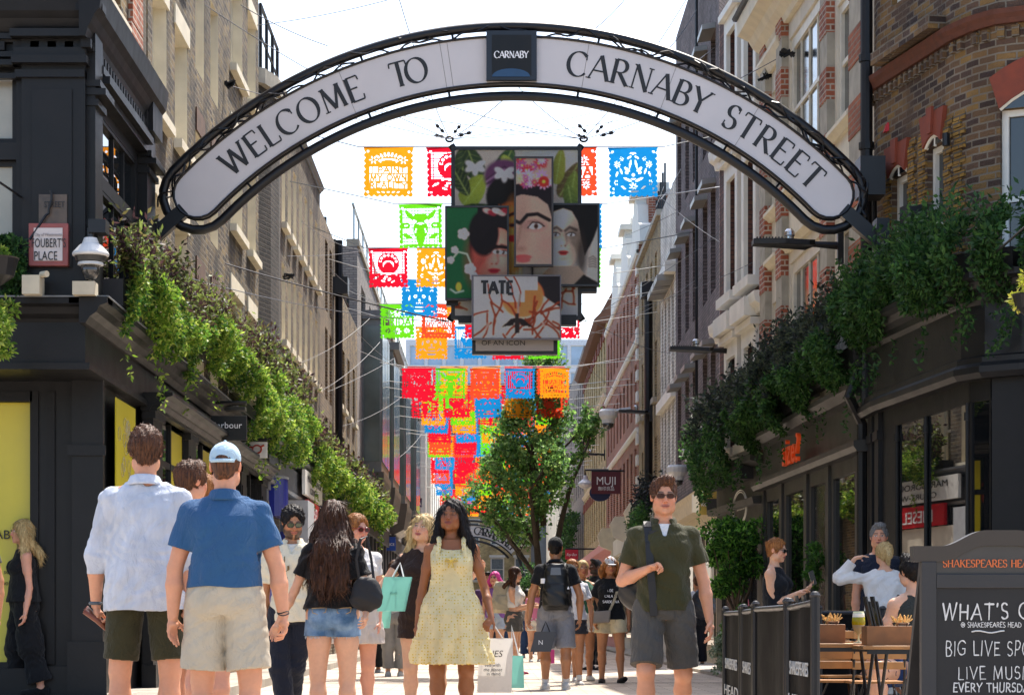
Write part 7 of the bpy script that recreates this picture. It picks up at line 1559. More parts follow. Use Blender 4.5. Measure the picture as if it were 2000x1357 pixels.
  for sx in (-1, 1):
   mix(E(sx * .0305, .008, .017, .010, .5), '5a3a30', .35)  # eye socket shade painted into the skin colour
   if not s.closed: mix(E(sx * .0305, .006, .0125, .0062, .3), 'd8cfc8', .95); mix(E(sx * .0305, .006, .0058, .0062, .25), s.eye, 1); mix(E(sx * .0305, .006, .0027, .003, .25), '080505', 1)
   mix(E(sx * .0305, .0125 if not s.closed else .001, .015, .0022, .8), '1c1210', .85)
   mix(np.where(fr, np.clip(1.6 - np.abs(z - (.027 + .003 * np.cos((np.abs(x) - .03) * 90))) / .0044, 0, 1) * np.clip((.05 - np.abs(np.abs(x) - .032) * 2.3) / .01, 0, 1) * (np.sign(x) == sx), 0), s.brow, .85)
   mix(E(sx * .008, -.037, .004, .0025, .5), '3a1a14', .7)
  Hm = s.H
  for k in 'LR':
   for q, r_ in ((s.kn[k], .055), (s.el[k], .045), (s.wr[k] + s.hd[k] * .1, .06)): m = np.clip(1 - np.linalg.norm(P_ - q, axis=1) / r_, 0, 1)[:, None] * .35; c = c * (1 - m) + c * np.array([1.0, .78, .74]) * m
  npmesh('body', P_, Q, skinm, s.rt, vcol=c, smooth=True).matrix_parent_inverse = Matrix.Identity(4)
 def add(s, name, v, mat, label=None):
  P_, Q = v.mesh()
  if len(Q) == 0: return None
  o = npmesh(name, P_, Q, mat, s.rt, smooth=True); o.matrix_parent_inverse = Matrix.Identity(4)
  if label: o['label'] = label
  return o
 def top(s, mat, hem=.50, sleeve=.55, loose=.018, neck=.0, vneck=0, collar=0, amp=.006, seed=1, name='shirt', flare=.0, straps=False, cuff=None, shoulder=True, tight=0.0, hemw=None):
  H = s.H; lo, hi = s.bounds(.1); v = Vol(lo, hi, s.h); z, cx, cy, wx, wy = s.tors(loose); hz = hem * H + s.dz
  zz = np.linspace(hz, z[-1], 16); wx2 = np.interp(zz, z, wx); wy2 = np.interp(zz, z, wy)
  mx, my = wx2.copy(), wy2.copy()
  for i in range(len(zz) - 2, -1, -1):
   if zz[i] < .74 * H + s.dz: mx[i] = max(mx[i], mx[i + 1] * (.985 - tight)); my[i] = max(my[i], my[i + 1] * (1 - tight))
  t = np.clip((.7 * H + s.dz - zz) / (.2 * H), 0, 1); mx += flare * t; my += flare * t
  v.loft(zz, [s.leanx(q)[0] for q in zz], [s.leanx(q)[1] for q in zz], mx, my, k=.03)
  if s.sex == 'f':
   for sx in (-1, 1): q = s.leanx(.73 * H); v.ell((sx * .045 * H + q[0], -.05 * H + q[1], .728 * H + s.dz), (.038 * H + loose * .6,) * 3, k=.04)
  r = s.armr(); ends = []
  for k in 'LR':
   S, E, W = s.sh[k], s.el[k], s.wr[k]
   if shoulder: nb = s.nk + [0, .01, -.006 * H]; v.cap(nb, S, .024 * H * s.b + loose * .25, .026 * H * s.b + loose * .35, k=.03)
   if sleeve > 0:
    u = min(sleeve, 1); e = S + (E - S) * u; v.cap(S, e, r[0] + loose * .35, r[1] + loose * .8 + .005, k=.035)
    if sleeve > 1: e2 = E + (W - E) * (sleeve - 1); v.cap(E, e2, r[2] + loose * .75 + .004, (r[3] * (2 - sleeve) + r[4] * (sleeve - 1)) + loose * .6, k=.03); ends.append((e2, nz_(W - E), E)); 
    else: ends.append((e, nz_(E - S), S))
   elif shoulder is False: pass
  v.disp(folds(amp, seed, drape=.0))
  for e, d, o_ in ends:
   q = e + d * .06; rr_, (X, Y, Z) = v.sl(np.minimum(e, q) - .09, np.maximum(e, q) + .09, 0); dd = (X - e[0]) * d[0] + (Y - e[1]) * d[1] + (Z - e[2]) * d[2]; rad = np.sqrt((X - e[0]) ** 2 + (Y - e[1]) ** 2 + (Z - e[2]) ** 2); g = v.f[rr_]; v.f[rr_] = np.where((rad < .11) & (dd > 0), np.maximum(g, dd), g)
  rr_, (X, Y, Z) = v.sl([-1, -1, hz - .2], [1, 1, hz + .05], 0); near = np.hypot(X, Y) < .34; v.f[rr_] = np.where(near, np.maximum(v.f[rr_], hz - Z + .006 * np.sin(X * 21) + .004 * np.sin(Y * 17)), v.f[rr_])
  nr = .037 * H * (1 if s.sex == 'm' else 1.05) + .012 + neck; nk = s.nk
  v.cap(nk + [0, 0, -.004 * H], nk + [0, -.01, .2], nr, nr + .04, k=.006, op='s')
  if vneck: v.cap(nk + [0, -.06 * H, .04], nk + [0, -.072 * H, -vneck], .055, .010, k=.004, op='s')
  if straps: 
   for k in 'LR': v.cap(s.sh[k] + [np.sign(s.sh[k][0]) * .035, 0, .03], s.sh[k] + [np.sign(s.sh[k][0]) * .035, 0, -.16], .062, .05, k=.008, op='s')
  o = s.add(name, v, mat)
  if collar:
   v = Vol(nk - .2, nk + .2, min(s.h, .006)); c = nk + [0, 0, .012 * H]; n = 60
   for i in range(n):
    a = 2 * math.pi * i / n
    if vneck and math.sin(a) < -.86: continue
    p0 = c + np.array([math.cos(a) * nr * .93, math.sin(a) * nr * 1.0, .012 + (.012 * math.sin(a))]); p1 = p0 + np.array([math.cos(a) * .024, math.sin(a) * .02, -.042 * collar]); 
    if math.sin(a) < -.3: p1 = p1 + np.array([math.cos(a) * .02, -.012, -.018 * collar])
    v.cap(p0, p1, .0075, .006, k=.012)
   s.add('collar', v, mat)
  return o
 def tee(s, mat, **kw): return s.top(mat, **kw)
 def shorts(s, mat, length=.85, loose=.022, hemf=.02, waist=.585, amp=.006, seed=5, name='shorts', low=.47):
  H = s.H; lo, hi = s.bounds(.12); v = Vol(lo, hi, s.h); z, cx, cy, wx, wy = s.tors(loose * .7); zz = np.linspace(low * H + s.dz, waist * H + s.dz, 8)
  v.loft(zz, [0] * 8, [0] * 8, np.interp(zz, z, wx), np.interp(zz, z, wy), k=.02)
  for sx in (-1, 1): v.ell((sx * .048 * H, .037 * H, .505 * H + s.dz), (.05 * H + loose * .5, .045 * H + loose * .5, .05 * H + loose), k=.03)
  ends = []
  for k in 'LR':
   hp, kn, an = s.hp[k], s.kn[k], s.an[k]; q = s.b ** .6; L = min(length, 1); e = hp + (kn - hp) * L; r1 = (.056 + (.034 - .056) * L) * H * q + loose + hemf
   v.cap(hp, e, .054 * H * q + loose * .7, max(r1, .03), k=.012)
   if length > 1: e2 = kn + (an - kn) * (length - 1); v.cap(kn, e2, .034 * H * q + loose + .004, .026 * H + loose + hemf, k=.03); ends.append((e2, nz_(an - kn)))
   else: ends.append((e, nz_(kn - hp)))
  v.disp(folds(amp, seed, fx=14, fz=20))
  for e, d in ends:
   rr_, (X, Y, Z) = v.sl(e - .16, e + .16, 0); dd = (X - e[0]) * d[0] + (Y - e[1]) * d[1] + (Z - e[2]) * d[2]; rad = np.sqrt((X - e[0]) ** 2 + (Y - e[1]) ** 2 + (Z - e[2]) ** 2); v.f[rr_] = np.where((rad < .17) & (dd > 0), np.maximum(v.f[rr_], dd), v.f[rr_])
  return s.add(name, v, mat)
 def skirt(s, mat, z0, z1, w0, w1, ruff=(), name='dress', amp=.004, n=11, wav=.05, seed=3, neck=0):
  """z as fractions of H; w = extra half width at hem and waist"""
  H = s.H; lo, hi = s.bounds(.3); lo[2] = z0 * H + s.dz - .05; hi[2] = z1 * H + s.dz + .05; v = Vol(lo, hi, s.h); z, cx, cy, wx, wy = s.tors(.012); zz = np.linspace(z0 * H + s.dz, z1 * H + s.dz, 14); t = np.linspace(1, 0, 14)
  bx = np.interp(zz, z, wx); by = np.interp(zz, z, wy); hx = .10 * H; bx[zz < .53 * H + s.dz] = hx; by[zz < .53 * H + s.dz] = .075 * H
  W = lambda th, Z: (wav * np.sin(th * n + 3 * np.sin(Z * 6)) + wav * .5 * np.sin(th * (n * 2 + 1) + 5)) * np.clip((z1 * H + s.dz - Z) / ((z1 - z0) * H), 0, 1) + sum(.035 * np.exp(-((Z - (r_ * H + s.dz)) / .007) ** 2) for r_ in ruff)
  v.loft(zz, [0] * 14, [0] * 14, bx + w1 + (w0 - w1) * t, by + w1 + (w0 - w1) * t * .85, k=.01, wob=W, pw=2.0); v.disp(folds(amp, seed)); return s.add(name, v, mat)
 def shoes(s, mat, sole=None, big=1.0):
  H = s.H
  for k in 'LR':
   an, ft = s.an[k], s.ft[k]; v = Vol(an - .22, an + .22, max(s.h, .006)); d = np.array([0, 0, -.032 * H]); v.cap(an + d * .5 - ft * .022 * H, an + d * .9 - ft * .02 * H, .026 * H * big, .027 * H * big, k=.02); v.cap(an + d * .7, an + ft * .10 * H + d * 1.05, .027 * H * big, .021 * H * big, k=.02); zb = an[2] - .045 * H
   if abs(ft[2]) < .25: v.plane((0, 0, zb), (0, 0, -1))
   s.add('shoe', v, mat)
   if sole is not None and abs(ft[2]) < .25:
    v = Vol(an - .25, an + .25, max(s.h, .006)); v.cap(an + d - ft * .025 * H, an + ft * .105 * H + d, .030 * H * big, .027 * H * big, k=.02); v.plane((0, 0, zb + .002), (0, 0, -1)); v.plane((0, 0, zb + .018), (0, 0, 1)); s.add('sole', v, sole)
 def socks(s, mat, up=.14):
  for k in 'LR': v = Vol(s.an[k] - .2, s.an[k] + .2, max(s.h, .006)); v.cap(s.an[k] - [0, 0, .02], s.an[k] + (s.kn[k] - s.an[k]) * up, .0225 * s.H, .025 * s.H, k=.01); s.add('sock', v, mat)
 def hair(s, mat, kind='short', L=.3, seed=2, fringe=.052, vol=.012, wide=1.0, part=0, side=None, back=.035):
  s.back = .066 * s.H * s.b + back; q = s.hs; h = min(s.h, .006) if s.sc > 150 else s.h; c = s.hc0; r0 = rnd.random(); pd = .18 * q
  lo = c - pd; hi = c + pd
  if kind in ('long', 'pony'): lo = lo - [.08, .12, L + .1]; hi = hi + [.08, .15, 0]
  v = Vol(lo, hi, h); A = lambda cc, r, k=.015, op='u': v.ell(s.H_(cc), np.array(r) * q, k=k * q, op=op, rot=s.Rh)
  Bc = lambda a, b, ra, rb, k=.02: v.cap(s.H_(a), s.H_(b), ra * q, rb * q, k=k * q)
  A((0, .016, .034), (.076 + vol, .096 + vol * .8, .086 + vol))
  if kind in ('short', 'bun', 'pony', 'curly'):
   for x in (-1, 1): A((x * .06, -.002, .012), (.022 + vol * .4, .045, .045), .015)
   A((0, .055, -.03), (.058, .05, .055), .02)
   A((0, -.105, -.045), (.074, .06, .04 + fringe + .05), .012, 's')
   A((0, .0, -.128), (.12, .11, .075), .01, 's')
   for x in (-1, 1): A((x * .09, -.005, -.03), (.022, .032, .045), .008, 's')
  if kind == 'short':
   A((.01, -.05, .105), (.055, .04, .026 + vol), .02)
  if kind == 'bun': A((0, .11, .06) if side is None else side, (.036, .036, .036), .015)
  if kind == 'pony':
   a = s.H_((0, .105, .05)); p = a.copy(); 
   for i in range(5): n_ = p + np.array([0, .02 if i < 2 else -.005, -L / 5]); v.cap(p, n_, .026 - .002 * i, .024 - .003 * i, k=.02); p = n_
  if kind in ('long',):
   A((0, -.112, -.05), (.058, .06, .05 + fringe + .04), .012, 's')
   bs = .0
   for x in (-1, -.66, -.33, 0, .33, .66, 1):
    yb = .075 - .062 * abs(x) ** 1.5; a = s.H_((x * .07, yb, .03)); rb = np.array([x * .085 * q * wide, 0, 0]); p = a; m = 7
    for i in range(1, m + 1):
     t = i / m; wv = .010 * math.sin(t * 7 + x * 5 + seed); tgt = a + rb * min(t * 1.6, 1) * .8 + np.array([wv, (max(s.back - a[1], .03) * min(max((t * L - .12) / .12, 0), 1) if abs(x) < .9 else -.01), -L * t * (1 - .12 * abs(x))])
     v.cap(p, tgt, (.034 - .006 * t) * q, (.033 - .012 * t ** 2) * q, k=.03); p = tgt
  cz = 60 if kind != 'curly' else 110; amp = .0036 if kind == 'long' else .0022
  sd = seed * 1.7
  v.disp(lambda X, Y, Z: amp * (np.sin(X * cz * 2.3 + 6 * np.sin(Z * 9 + sd) + Y * 40) + .7 * np.sin(Y * cz * 2.6 + 5 * np.sin(Z * 11 + X * 20)) + (.8 * np.sin(Z * 37 + X * 29 + sd) if kind != 'curly' else np.sin(Z * 150 + X * 90))))
  o = s.add('hair', v, mat)
  if s.sc > 190 and o is not None and vol > .006: s.strands(o, mat, kind, seed)
  return o
 def strands(s, o, mat, kind, seed):
  me = o.data; n = len(me.vertices); co = np.empty(n * 3, np.float32); me.vertices.foreach_get('co', co); co = co.reshape(-1, 3); no = np.empty(n * 3, np.float32); me.vertices.foreach_get('normal', no); no = no.reshape(-1, 3)
  g = np.random.default_rng(seed + 50); m = 2600 if kind == 'long' else 1500; i = g.integers(0, n, m); p = co[i]; nn = no[i]; rel = p - s.hc0
  d = np.tile([0, .25, -1.0], (m, 1)) if kind == 'long' else np.stack([rel[:, 0] * 3, np.full(m, .3), np.where(rel[:, 2] > .05, .0, -1.0)], 1)
  d = d + g.normal(0, .22 if kind == 'long' else .45, (m, 3)); d -= (d * nn).sum(1)[:, None] * nn * .92; d /= np.linalg.norm(d, axis=1)[:, None] + 1e-6
  L = g.uniform(.03, .09, (m, 1)) * (1.3 if kind == 'long' else .3); sd = np.cross(d, nn); w_ = g.uniform(.0012, .0035, (m, 1)); p0 = p + nn * .0005; p1 = p + d * L * .5 + nn * .0035; p2 = p + d * L + nn * g.uniform(-.002, .008, (m, 1))
  v = np.stack([p0 - sd * w_, p0 + sd * w_, p1 + sd * w_, p1 - sd * w_, p2 + sd * .0003, p2 - sd * .0003], 1).reshape(-1, 3); k = np.arange(m)[:, None] * 6; f = np.concatenate([k + [0, 1, 2, 3], k + [3, 2, 4, 5]])
  npmesh('hair_strands', v, f, mat, s.rt).matrix_parent_inverse = Matrix.Identity(4)
 def cap_(s, mat, back=False, brim=True, visor=1):
  q = s.hs; c = s.hc0; v = Vol(c - .2 * q, c + .26 * q, min(s.h, .006)) if s.sc > 100 else Vol(c - .25, c + .28, s.h); sg = 1 if back else -1; v.ell(s.H_((0, .014, .042)), np.array((.086, .104, .092)) * q, k=.01, rot=s.Rh); n = s.Rh @ np.array([0, .12 * -sg * -1, -1.]); n = nz_(n); v.plane(s.H_((0, 0, .022)), n)
  if back is None: pass
  v.ell(s.H_((0, .125 if False else -.125 * visor, .03)), np.array((.062, .075, .008)) * q, k=.006, rot=s.Rh)
  v.cap(s.H_((0, .014, .132)), s.H_((0, .014, .137)), .008 * q, k=.004); o = s.add('cap', v, mat); return o
 def glasses(s, lens, frame, w_=.0265, h_=.020, rnd_=2.2):
  q = s.hs; T = lambda p: s.rt.matrix_basis @ Vector(s.H_(p)); mbf, mbl = MB(), MB()
  for x in (-1, 1):
   ring = []
   for k in range(16):
    a = k * math.tau / 16; cx = abs(math.cos(a)) ** (2 / rnd_) * math.copysign(1, math.cos(a)); sy = abs(math.sin(a)) ** (2 / rnd_) * math.copysign(1, math.sin(a)); ring.append((x * .032 + cx * w_, -.104 + .25 * abs(x * .032 + cx * w_) ** 1.0 * .35, .005 + sy * h_))
   mbf.tube([T(p) for p in ring], .0028 * q, 6, closed=True); mbl.poly([T((p[0], p[1] - .0005, p[2])) for p in (ring if x > 0 else ring[::-1])]); mbl.poly([T((p[0], p[1] + .0015, p[2])) for p in (ring[::-1] if x > 0 else ring)])
   mbf.tube([T((x * .058, -.096, .012)), T((x * .078, -.06, .012)), T((x * .080, .0, .008))], .0025 * q, 6)
  mbf.tube([T((-.006, -.108, .009)), T((0, -.111, .011)), T((.006, -.108, .009))], .003 * q, 6); f = mbf.build('sunglasses', frame, s.rt); o = mbl.build('lens', lens, None); o.parent = f; return f
 def wpt(s, p): return s.rt.matrix_basis @ Vector([float(q) for q in p])
def nz_(v): v = np.array(v, float); return v / (np.linalg.norm(v) + 1e-9)
def cr_pos(r): return math.cos(r) >= -1e-6
# ================================================================= THE CROWD
cl_ = cloth
H_BR = hairmat('hair_brown', '2e1a10', '6a4228'); H_DK = hairmat('hair_dark', '080504', '1c110c'); H_LB = hairmat('hair_longbrown', '22120a', '52321e'); H_BL = hairmat('hair_blonde', '9a7a48', 'd8bd88'); H_GR = hairmat('hair_grey', '4c4a48', '8d8a88'); H_GI = hairmat('hair_ginger', '6a3a18', 'b0743c'); H_PK = hairmat('hair_pink', 'b02068', 'e050a0')
lensd = M('dark_lens', '10130f', .05, spec=1.0); lensg = M('green_lens', '2a3d22', .05, spec=1.0); lensb = M('brown_lens', '3c1810', .06, spec=.9)
A_ = dict
p = Person('tall man seen from behind in pale linen shirt, carrying rolled brown leather', 284, 836, 336, 180, skin='pink', bulk=.98, yaw=8,
  arms=dict(L=A_(u=(-.27, .05, -1), f=(-.02, .12, -1), h=(.15, 0, -1), palm=(1, 0, -.2), curl=.85), R=A_(u=(.14, 0, -1), f=(.0, -.1, -1))), legs=dict(L=A_(u=(-.09, 0, -1)), R=A_(u=(.09, -.06, -1))))
p.top(cl_('linen', 'c2c8d4', kind='linen', col2='d0d5de', trans=.15), hem=.448, sleeve=1.35, loose=.024, collar=1, amp=.007, seed=11, flare=.045)
p.shorts(cl_('olive_shorts', '33301c', var=.12), length=.86, seed=12, hemf=.02, loose=.012, waist=.54, amp=.003); p.hair(H_BR, 'short', seed=3, vol=.016); p.shoes(cl_('shoe_white', 'c8c4ba'))
mb = MB(); w_ = p.wr['L']; ring = [p.wpt(w_ + p.hd['L'] * -.012 + np.array([math.cos(a) * .031, math.sin(a) * .031, 0])) for a in [k * math.tau / 16 for k in range(16)]]; mb.tube(ring, .011, 6, closed=True); mb.build('wristwatch', M('watch_grey', '4c5257', .4), p.rt)
q = p.wpt(p.wr['L'] + p.hd['L'] * .09); mb = MB()
for k in range(3): mb.tube([q + Vector((-.075 - .0 * k, -.035 + k * .022, .055 + .01 * k)), q + Vector((0, -.03 + k * .022, 0)), q + Vector((.085, -.03 + k * .02, -.075))], .017, 10)
tag(mb.build('leather_roll', M('brown_leather', '6e3418', .3, var=.25, bump=.2), None, smooth=True), 'rolled brown leather pouch held by the linen shirt man', 'pouch')
p = Person('broad man in blue polo shirt, pale blue cap and beige shorts, seen from behind', 440, 868, 354, 180, skin='pink', bulk=1.15, yaw=-3, shw=1.0,
  arms=dict(L=A_(u=(-.30, -.02, -1), f=(-.04, -.05, -1), palm=(.8, -.6, 0), curl=.25), R=A_(u=(.34, .0, -1), f=(.14, -.08, -1), palm=(-1, -.2, 0), curl=.6)), legs=dict(L=A_(u=(-.07, .02, -1)), R=A_(u=(.10, -.06, -1))))
p.top(cl_('blue_polo', '2a527a', var=.06, weave=.4), hem=.555, sleeve=.64, loose=.024, collar=1.1, amp=.0065, seed=21)
p.shorts(cl_('beige_shorts', 'b3a894', var=.06), length=.86, seed=22, loose=.028, hemf=.024, waist=.585, amp=.0035); p.hair(H_BR, 'short', seed=4, vol=.004)
capm = cl_('pale_cap', 'a3bccb', var=.04); p.cap_(capm, back=True); p.shoes(cl_('shoe_white', 'c8c4ba'))
mb = MB(); T = lambda a, z_: p.wpt(p.H_((math.sin(a) * .076, .016 + math.cos(a) * .098, z_)))
mb.poly([T(-.5, .022), T(-.25, .022), T(0, .022), T(.25, .022), T(.5, .022), T(.38, .05), T(.2, .066), T(0, .071), T(-.2, .066), T(-.38, .05)]); 
mbo = MB(); mbo.tube([p.wpt(p.H_((math.sin(a) * .089, .018 + math.cos(a) * .108, .026))) for a in [-.75 + k * .15 for k in range(11)]], .011, 6); mbo.build('cap_strap', capm, p.rt)
v = Vol(p.H_((0, .1, .04)) - .07, p.H_((0, .1, .04)) + .07, .005); v.ell(p.H_((0, .10, .036)), (.04, .024, .030), k=.01); v.plane(p.H_((0, 0, .026)), (0, 0, -1)); p.add('cap_opening', v, H_BR)
mb = MB(); w_ = p.wr['R']
for j in (0, .012): mb.tube([p.wpt(w_ + p.hd['R'] * (-.005 - j) + np.array([math.cos(a) * .032, math.sin(a) * .032, .006 * math.cos(a * 2 + j * 90)])) for a in [k * math.tau / 16 for k in range(16)]], .0032, 5, closed=True)
mb.build('wristband', M('band_black', '16120f', .5), p.rt)
p = Person('brown haired man half hidden between the linen shirt man and blue polo man', 372, 903, 300, 160, skin='pink', bulk=1.0, yaw=-25, pitch=8)
p.top(cl_('white_tee', 'ccd0d6'), hem=.5, sleeve=.6, seed=31); p.shorts(cl_('grey_shorts2', '6a6a68'), length=.86, seed=32); p.hair(H_BR, 'short', seed=7, vol=.016); p.shoes(cl_('shoe_white', 'c8c4ba'))
p = Person('bearded man in cream embroidered shirt and sunglasses looking down', 572, 990, 252, 0, skin='olive', bulk=.98, yaw=14, pitch=20, hc='1a1210', beard=.85,
  arms=dict(L=A_(u=(-.15, .1, -1), f=(-.05, -.1, -1)), R=A_(u=(.2, .1, -1))), legs=dict(L=A_(u=(.0, -.05, -1), s=(.12, .0, -1)), R=A_(u=(-.22, .1, -1), s=(-.1, .55, -.9), f=(0, -.5, -.86))))
p.top(cl_('cream_shirt', 'd8ceb4', var=.05, weave=.4), hem=.475, sleeve=.75, loose=.024, vneck=.07, collar=1.1, seed=41, amp=.008); p.top(cl_('inner_tee', 'd0ccc2'), hem=.735, sleeve=0, loose=.007, seed=42, name='undershirt', amp=.001, shoulder=False, neck=-.006)
p.shorts(cl_('navy_trousers', '181c28'), length=1.95, loose=.02, hemf=.01, seed=43, name='trousers', waist=.55); p.hair(H_DK, 'curly', seed=5, vol=.018); p.glasses(lensg, M('frame_black', '0c0c0c', .25)); p.shoes(cl_('canvas_cream', 'cfc3a4'), sole=whitep)
mb = MB(); br = M('embroidery', '6e5424', .7)
for sx, zz in ((-1, 0), (1, .22)):
 y = -.135; b0 = p.wpt((sx * .09, y, .62 * p.H)); b1 = p.wpt((sx * .055, y - .008, .74 * p.H)); mb.tube([b0, b0.lerp(b1, .5) + Vector((.008, 0, 0)), b1], .003, 5)
 for t, s_ in ((.15, 1), (.4, -1), (.6, 1), (.95, .1)):
  q = b0.lerp(b1, t); e = q + Vector((s_ * .04, -.004, .03)); mb.tube([q, e], .0025, 5)
  for k in range(4): mb.tube([e + Vector((0, 0, k * .009)), e + Vector((s_ * .012 + .004, -.002, k * .009 + .008))], [.006, .002], 5)
mb.build('embroidered_sprig', br, p.rt)
p = Person('woman with very long brown hair, black top and frayed denim shorts, seen from behind', 650, 978, 283, 180, 'f', skin='fair', bulk=1.02, yaw=0,
  arms=dict(L=A_(u=(-.42, .05, -1), f=(-.50, -.12, -1), palm=(.5, -1, 0), curl=.25), R=A_(u=(.32, -.1, -1), f=(.0, -.7, -.6), curl=.5)), legs=dict(L=A_(u=(-.03, -.02, -1)), R=A_(u=(.03, .04, -1))))
p.top(cl_('black_top', '0e0d0e', var=.2), hem=.545, sleeve=.62, loose=.03, neck=.05, amp=.009, seed=51, flare=.012)
den = cl_('denim', '3f5f80', kind='denim', col2='7f9ab4'); p.shorts(den, length=.33, loose=.012, hemf=.012, waist=.58, seed=52, amp=.003); p.hair(H_LB, 'long', L=.56, seed=6, wide=1.5, vol=.014, back=.055)
mb = MB(); dd = M('denim_stitch', 'a88c5c', .7); dk = cl_('denim_dark', '2d4a6a')
for sx in (-1, 1):
 c = np.array([sx * .085, .125, .535 * p.H])
 mb.tube([p.wpt(c + np.array(q)) for q in ((-.05, 0, .025), (.05, 0, .02), (.045, .004, -.01), (0, .008, -.025), (-.045, .004, -.005), (-.05, 0, .025))], .003, 5)
mb.build('pocket_stitching', dd, p.rt)
mb = MB()
for k in 'LR':
 hp, kn = p.hp[k], p.kn[k]; e = hp + (kn - hp) * .34
 for j in range(60): a = rnd.uniform(0, math.tau); r_ = .094 + rnd.uniform(-.004, .004); q = e + np.array([math.cos(a) * r_, math.sin(a) * r_, rnd.uniform(-.002, .01)]); mb.tube([p.wpt(q), p.wpt(q + np.array([rnd.uniform(-.006, .006), 0, -rnd.uniform(.006, .018)]))], .0016, 3)
mb.build('frayed_hem', M('fray_white', 'b9c3cc', .9), p.rt); p.shoes(cl_('shoe_white', 'c8c4ba'))
q = p.wpt(p.sh['R'] * .5 + p.wr['R'] * .5 + np.array([0, -.06, -.02])); bagm = M('black_suede', '100f11', .7, var=.3, bump=.2)
def softbag(lbl, name, c, w_, hgt, d, mat, strap=None, rr_=.35, seed=1, cat='bag', dip=.25):
 v = Vol((-w_, -d, -hgt), (w_, d, hgt), .008); v.ell((0, 0, -hgt * .1), (w_ * .5, d * .5, hgt * .5), k=.02); v.cap((-w_ * .32, 0, -hgt * .28), (w_ * .32, 0, -hgt * .28), d * .38, k=.05); v.ell((0, 0, hgt * .55), (w_ * .4, d, hgt * dip), k=.03, op='s'); v.disp(folds(.006, seed)); P_, Q = v.mesh()
 o = thing(name, lbl, cat, c); ch = npmesh('bag_body', P_ + np.array(c), Q, mat, o, smooth=True)
 if strap: mb = MB(); mb.tube([Vector(c) + Vector(s_) for s_ in strap], .011, 6); mb.build('strap', mat, o)
 return o
softbag('slouchy black shoulder bag of the long haired woman', 'shoulder_bag', (P(716, 1150, 15.7)), .2, .26, .12, bagm, [(-.05, 0, .06), (-.07, -.02, .2), (-.04, -.02, .34), (.0, .03, .36), (.03, .04, .2), (.05, 0, .06)])
p = Person('auburn woman in red sunglasses half hidden behind the long haired woman', 697, 1006, 235, 10, 'f', skin='rosy', yaw=30, pitch=8, arms=dict(R=A_(u=(.1, .1, -1), f=(.0, -.4, -1))))
p.top(cl_('white_top2', 'cfcac4'), hem=.55, sleeve=.45, seed=61); p.skirt(cl_('pale_skirt', 'c4b8ac'), .37, .6, .06, .01, seed=62, name='skirt'); p.hair(H_GI, 'bun', seed=8, vol=.018); p.glasses(lensb, M('frame_red', '8a1420', .3)); p.shoes(cl_('sandal_brown', '5a3a28'))
p = Person('blonde woman in dark brown top and shorts fixing her friend in the yellow dress', 826, 1004, 246, 0, 'f', skin='fair', yaw=-18, pitch=-6, roll=8, arms=dict(L=A_(u=(-.45, -.15, -.55), f=(1, -.15, .30), h=(1, -.2, .1), palm=(0, -1, -.2)), R=A_(u=(.3, -.3, -.6), f=(.6, -.5, .5))), legs=dict(L=A_(u=(-.02, 0, -1)), R=A_(u=(.1, .05, -1))))
p.top(cl_('brown_top', '2a1a14', var=.2), hem=.52, sleeve=.4, loose=.016, vneck=.06, seed=71); p.shorts(cl_('brown_shorts', '2c1c14'), length=.42, loose=.016, seed=72); p.hair(H_BL, 'long', L=.34, seed=9); p.shoes(cl_('sandal_brown', '5a3a28'))
p = Person('dark haired woman in short yellow flowered dress with ruffled straps, walking towards camera', 882, 978, 268, 0, 'f', skin='brown', bulk=.97, yaw=-12, pitch=-2, roll=4, closed=True, brow='120c0a', hc='100a08', lips='7e3a34', H=1.69, 
  arms=dict(L=A_(u=(-.20, .08, -1), f=(-.14, -.1, -1), palm=(1, 0, 0)), R=A_(u=(.30, .12, -1), f=(.18, -.5, -.75), h=(-.4, -.3, -.6), palm=(-.2, .3, -1), curl=.9)), legs=dict(L=A_(u=(-.03, -.05, -1)), R=A_(u=(.03, .06, -1), s=(.02, .12, -1))))
ylw = cl_('yellow_floral', 'eee0ae', kind='flowers', weave=.4, trans=.25); trim = cl_('yellow_trim', 'd9b955')
p.top(ylw, hem=.60, sleeve=0, loose=.012, neck=.055, vneck=0, seed=81, amp=.0035, straps=True, shoulder=False, name='bodice')
p.skirt(ylw, .295, .655, .125, .012, ruff=(.40, .505), name='skirt', seed=82, n=9, wav=.09)
H_ = p.H; mb = MB()
for z_, rx, ry, am in ((.655, .128, .098, .004), (.605, .135, .102, .004), (.297, .268, .205, .012), (.40, .238, .182, .009), (.505, .200, .15, .006)):
 pts = [p.wpt(((rx + am * math.sin(a * 13)) * math.cos(a), (ry + am * math.sin(a * 13)) * math.sin(a), z_ * H_ + am * .6 * math.sin(a * 31))) for a in [k * math.tau / 160 for k in range(160)]]; mb.tube(pts, .0045, 5, closed=True)
mb.build('ruffle_trim', trim, p.rt)
v = Vol((-.25, -.25, .68 * H_), (.25, .25, .86 * H_), .0048)
for sx in (-1, 1):
 for i in range(12):
  t0, t1 = i / 12, (i + 1) / 12; f_ = lambda t: np.array([sx * (.100 - .012 * math.sin(t * 3.14)), -.128 + .115 * t ** 1.2 + (.06 * max(t - .75, 0)), (.752 + .082 * math.sin(min(t * 1.25, 1) * 1.45)) * H_]); v.cap(f_(t0), f_(t1), .0125 + .004 * (i % 2), .0125 + .004 * ((i + 1) % 2), k=.008)
for i in range(14): t0, t1 = -1 + i / 7, -1 + (i + 1) / 7; g_ = lambda t: np.array([t * .100, -.128 - .012 * (1 - t * t), (.752 - .010 * (1 - t * t)) * H_]); v.cap(g_(t0), g_(t1), .009 + .003 * (i % 2), k=.006)
p.add('ruffled_straps', v, ylw); mb = MB(); c = np.array([0, -.148, .735 * H_])
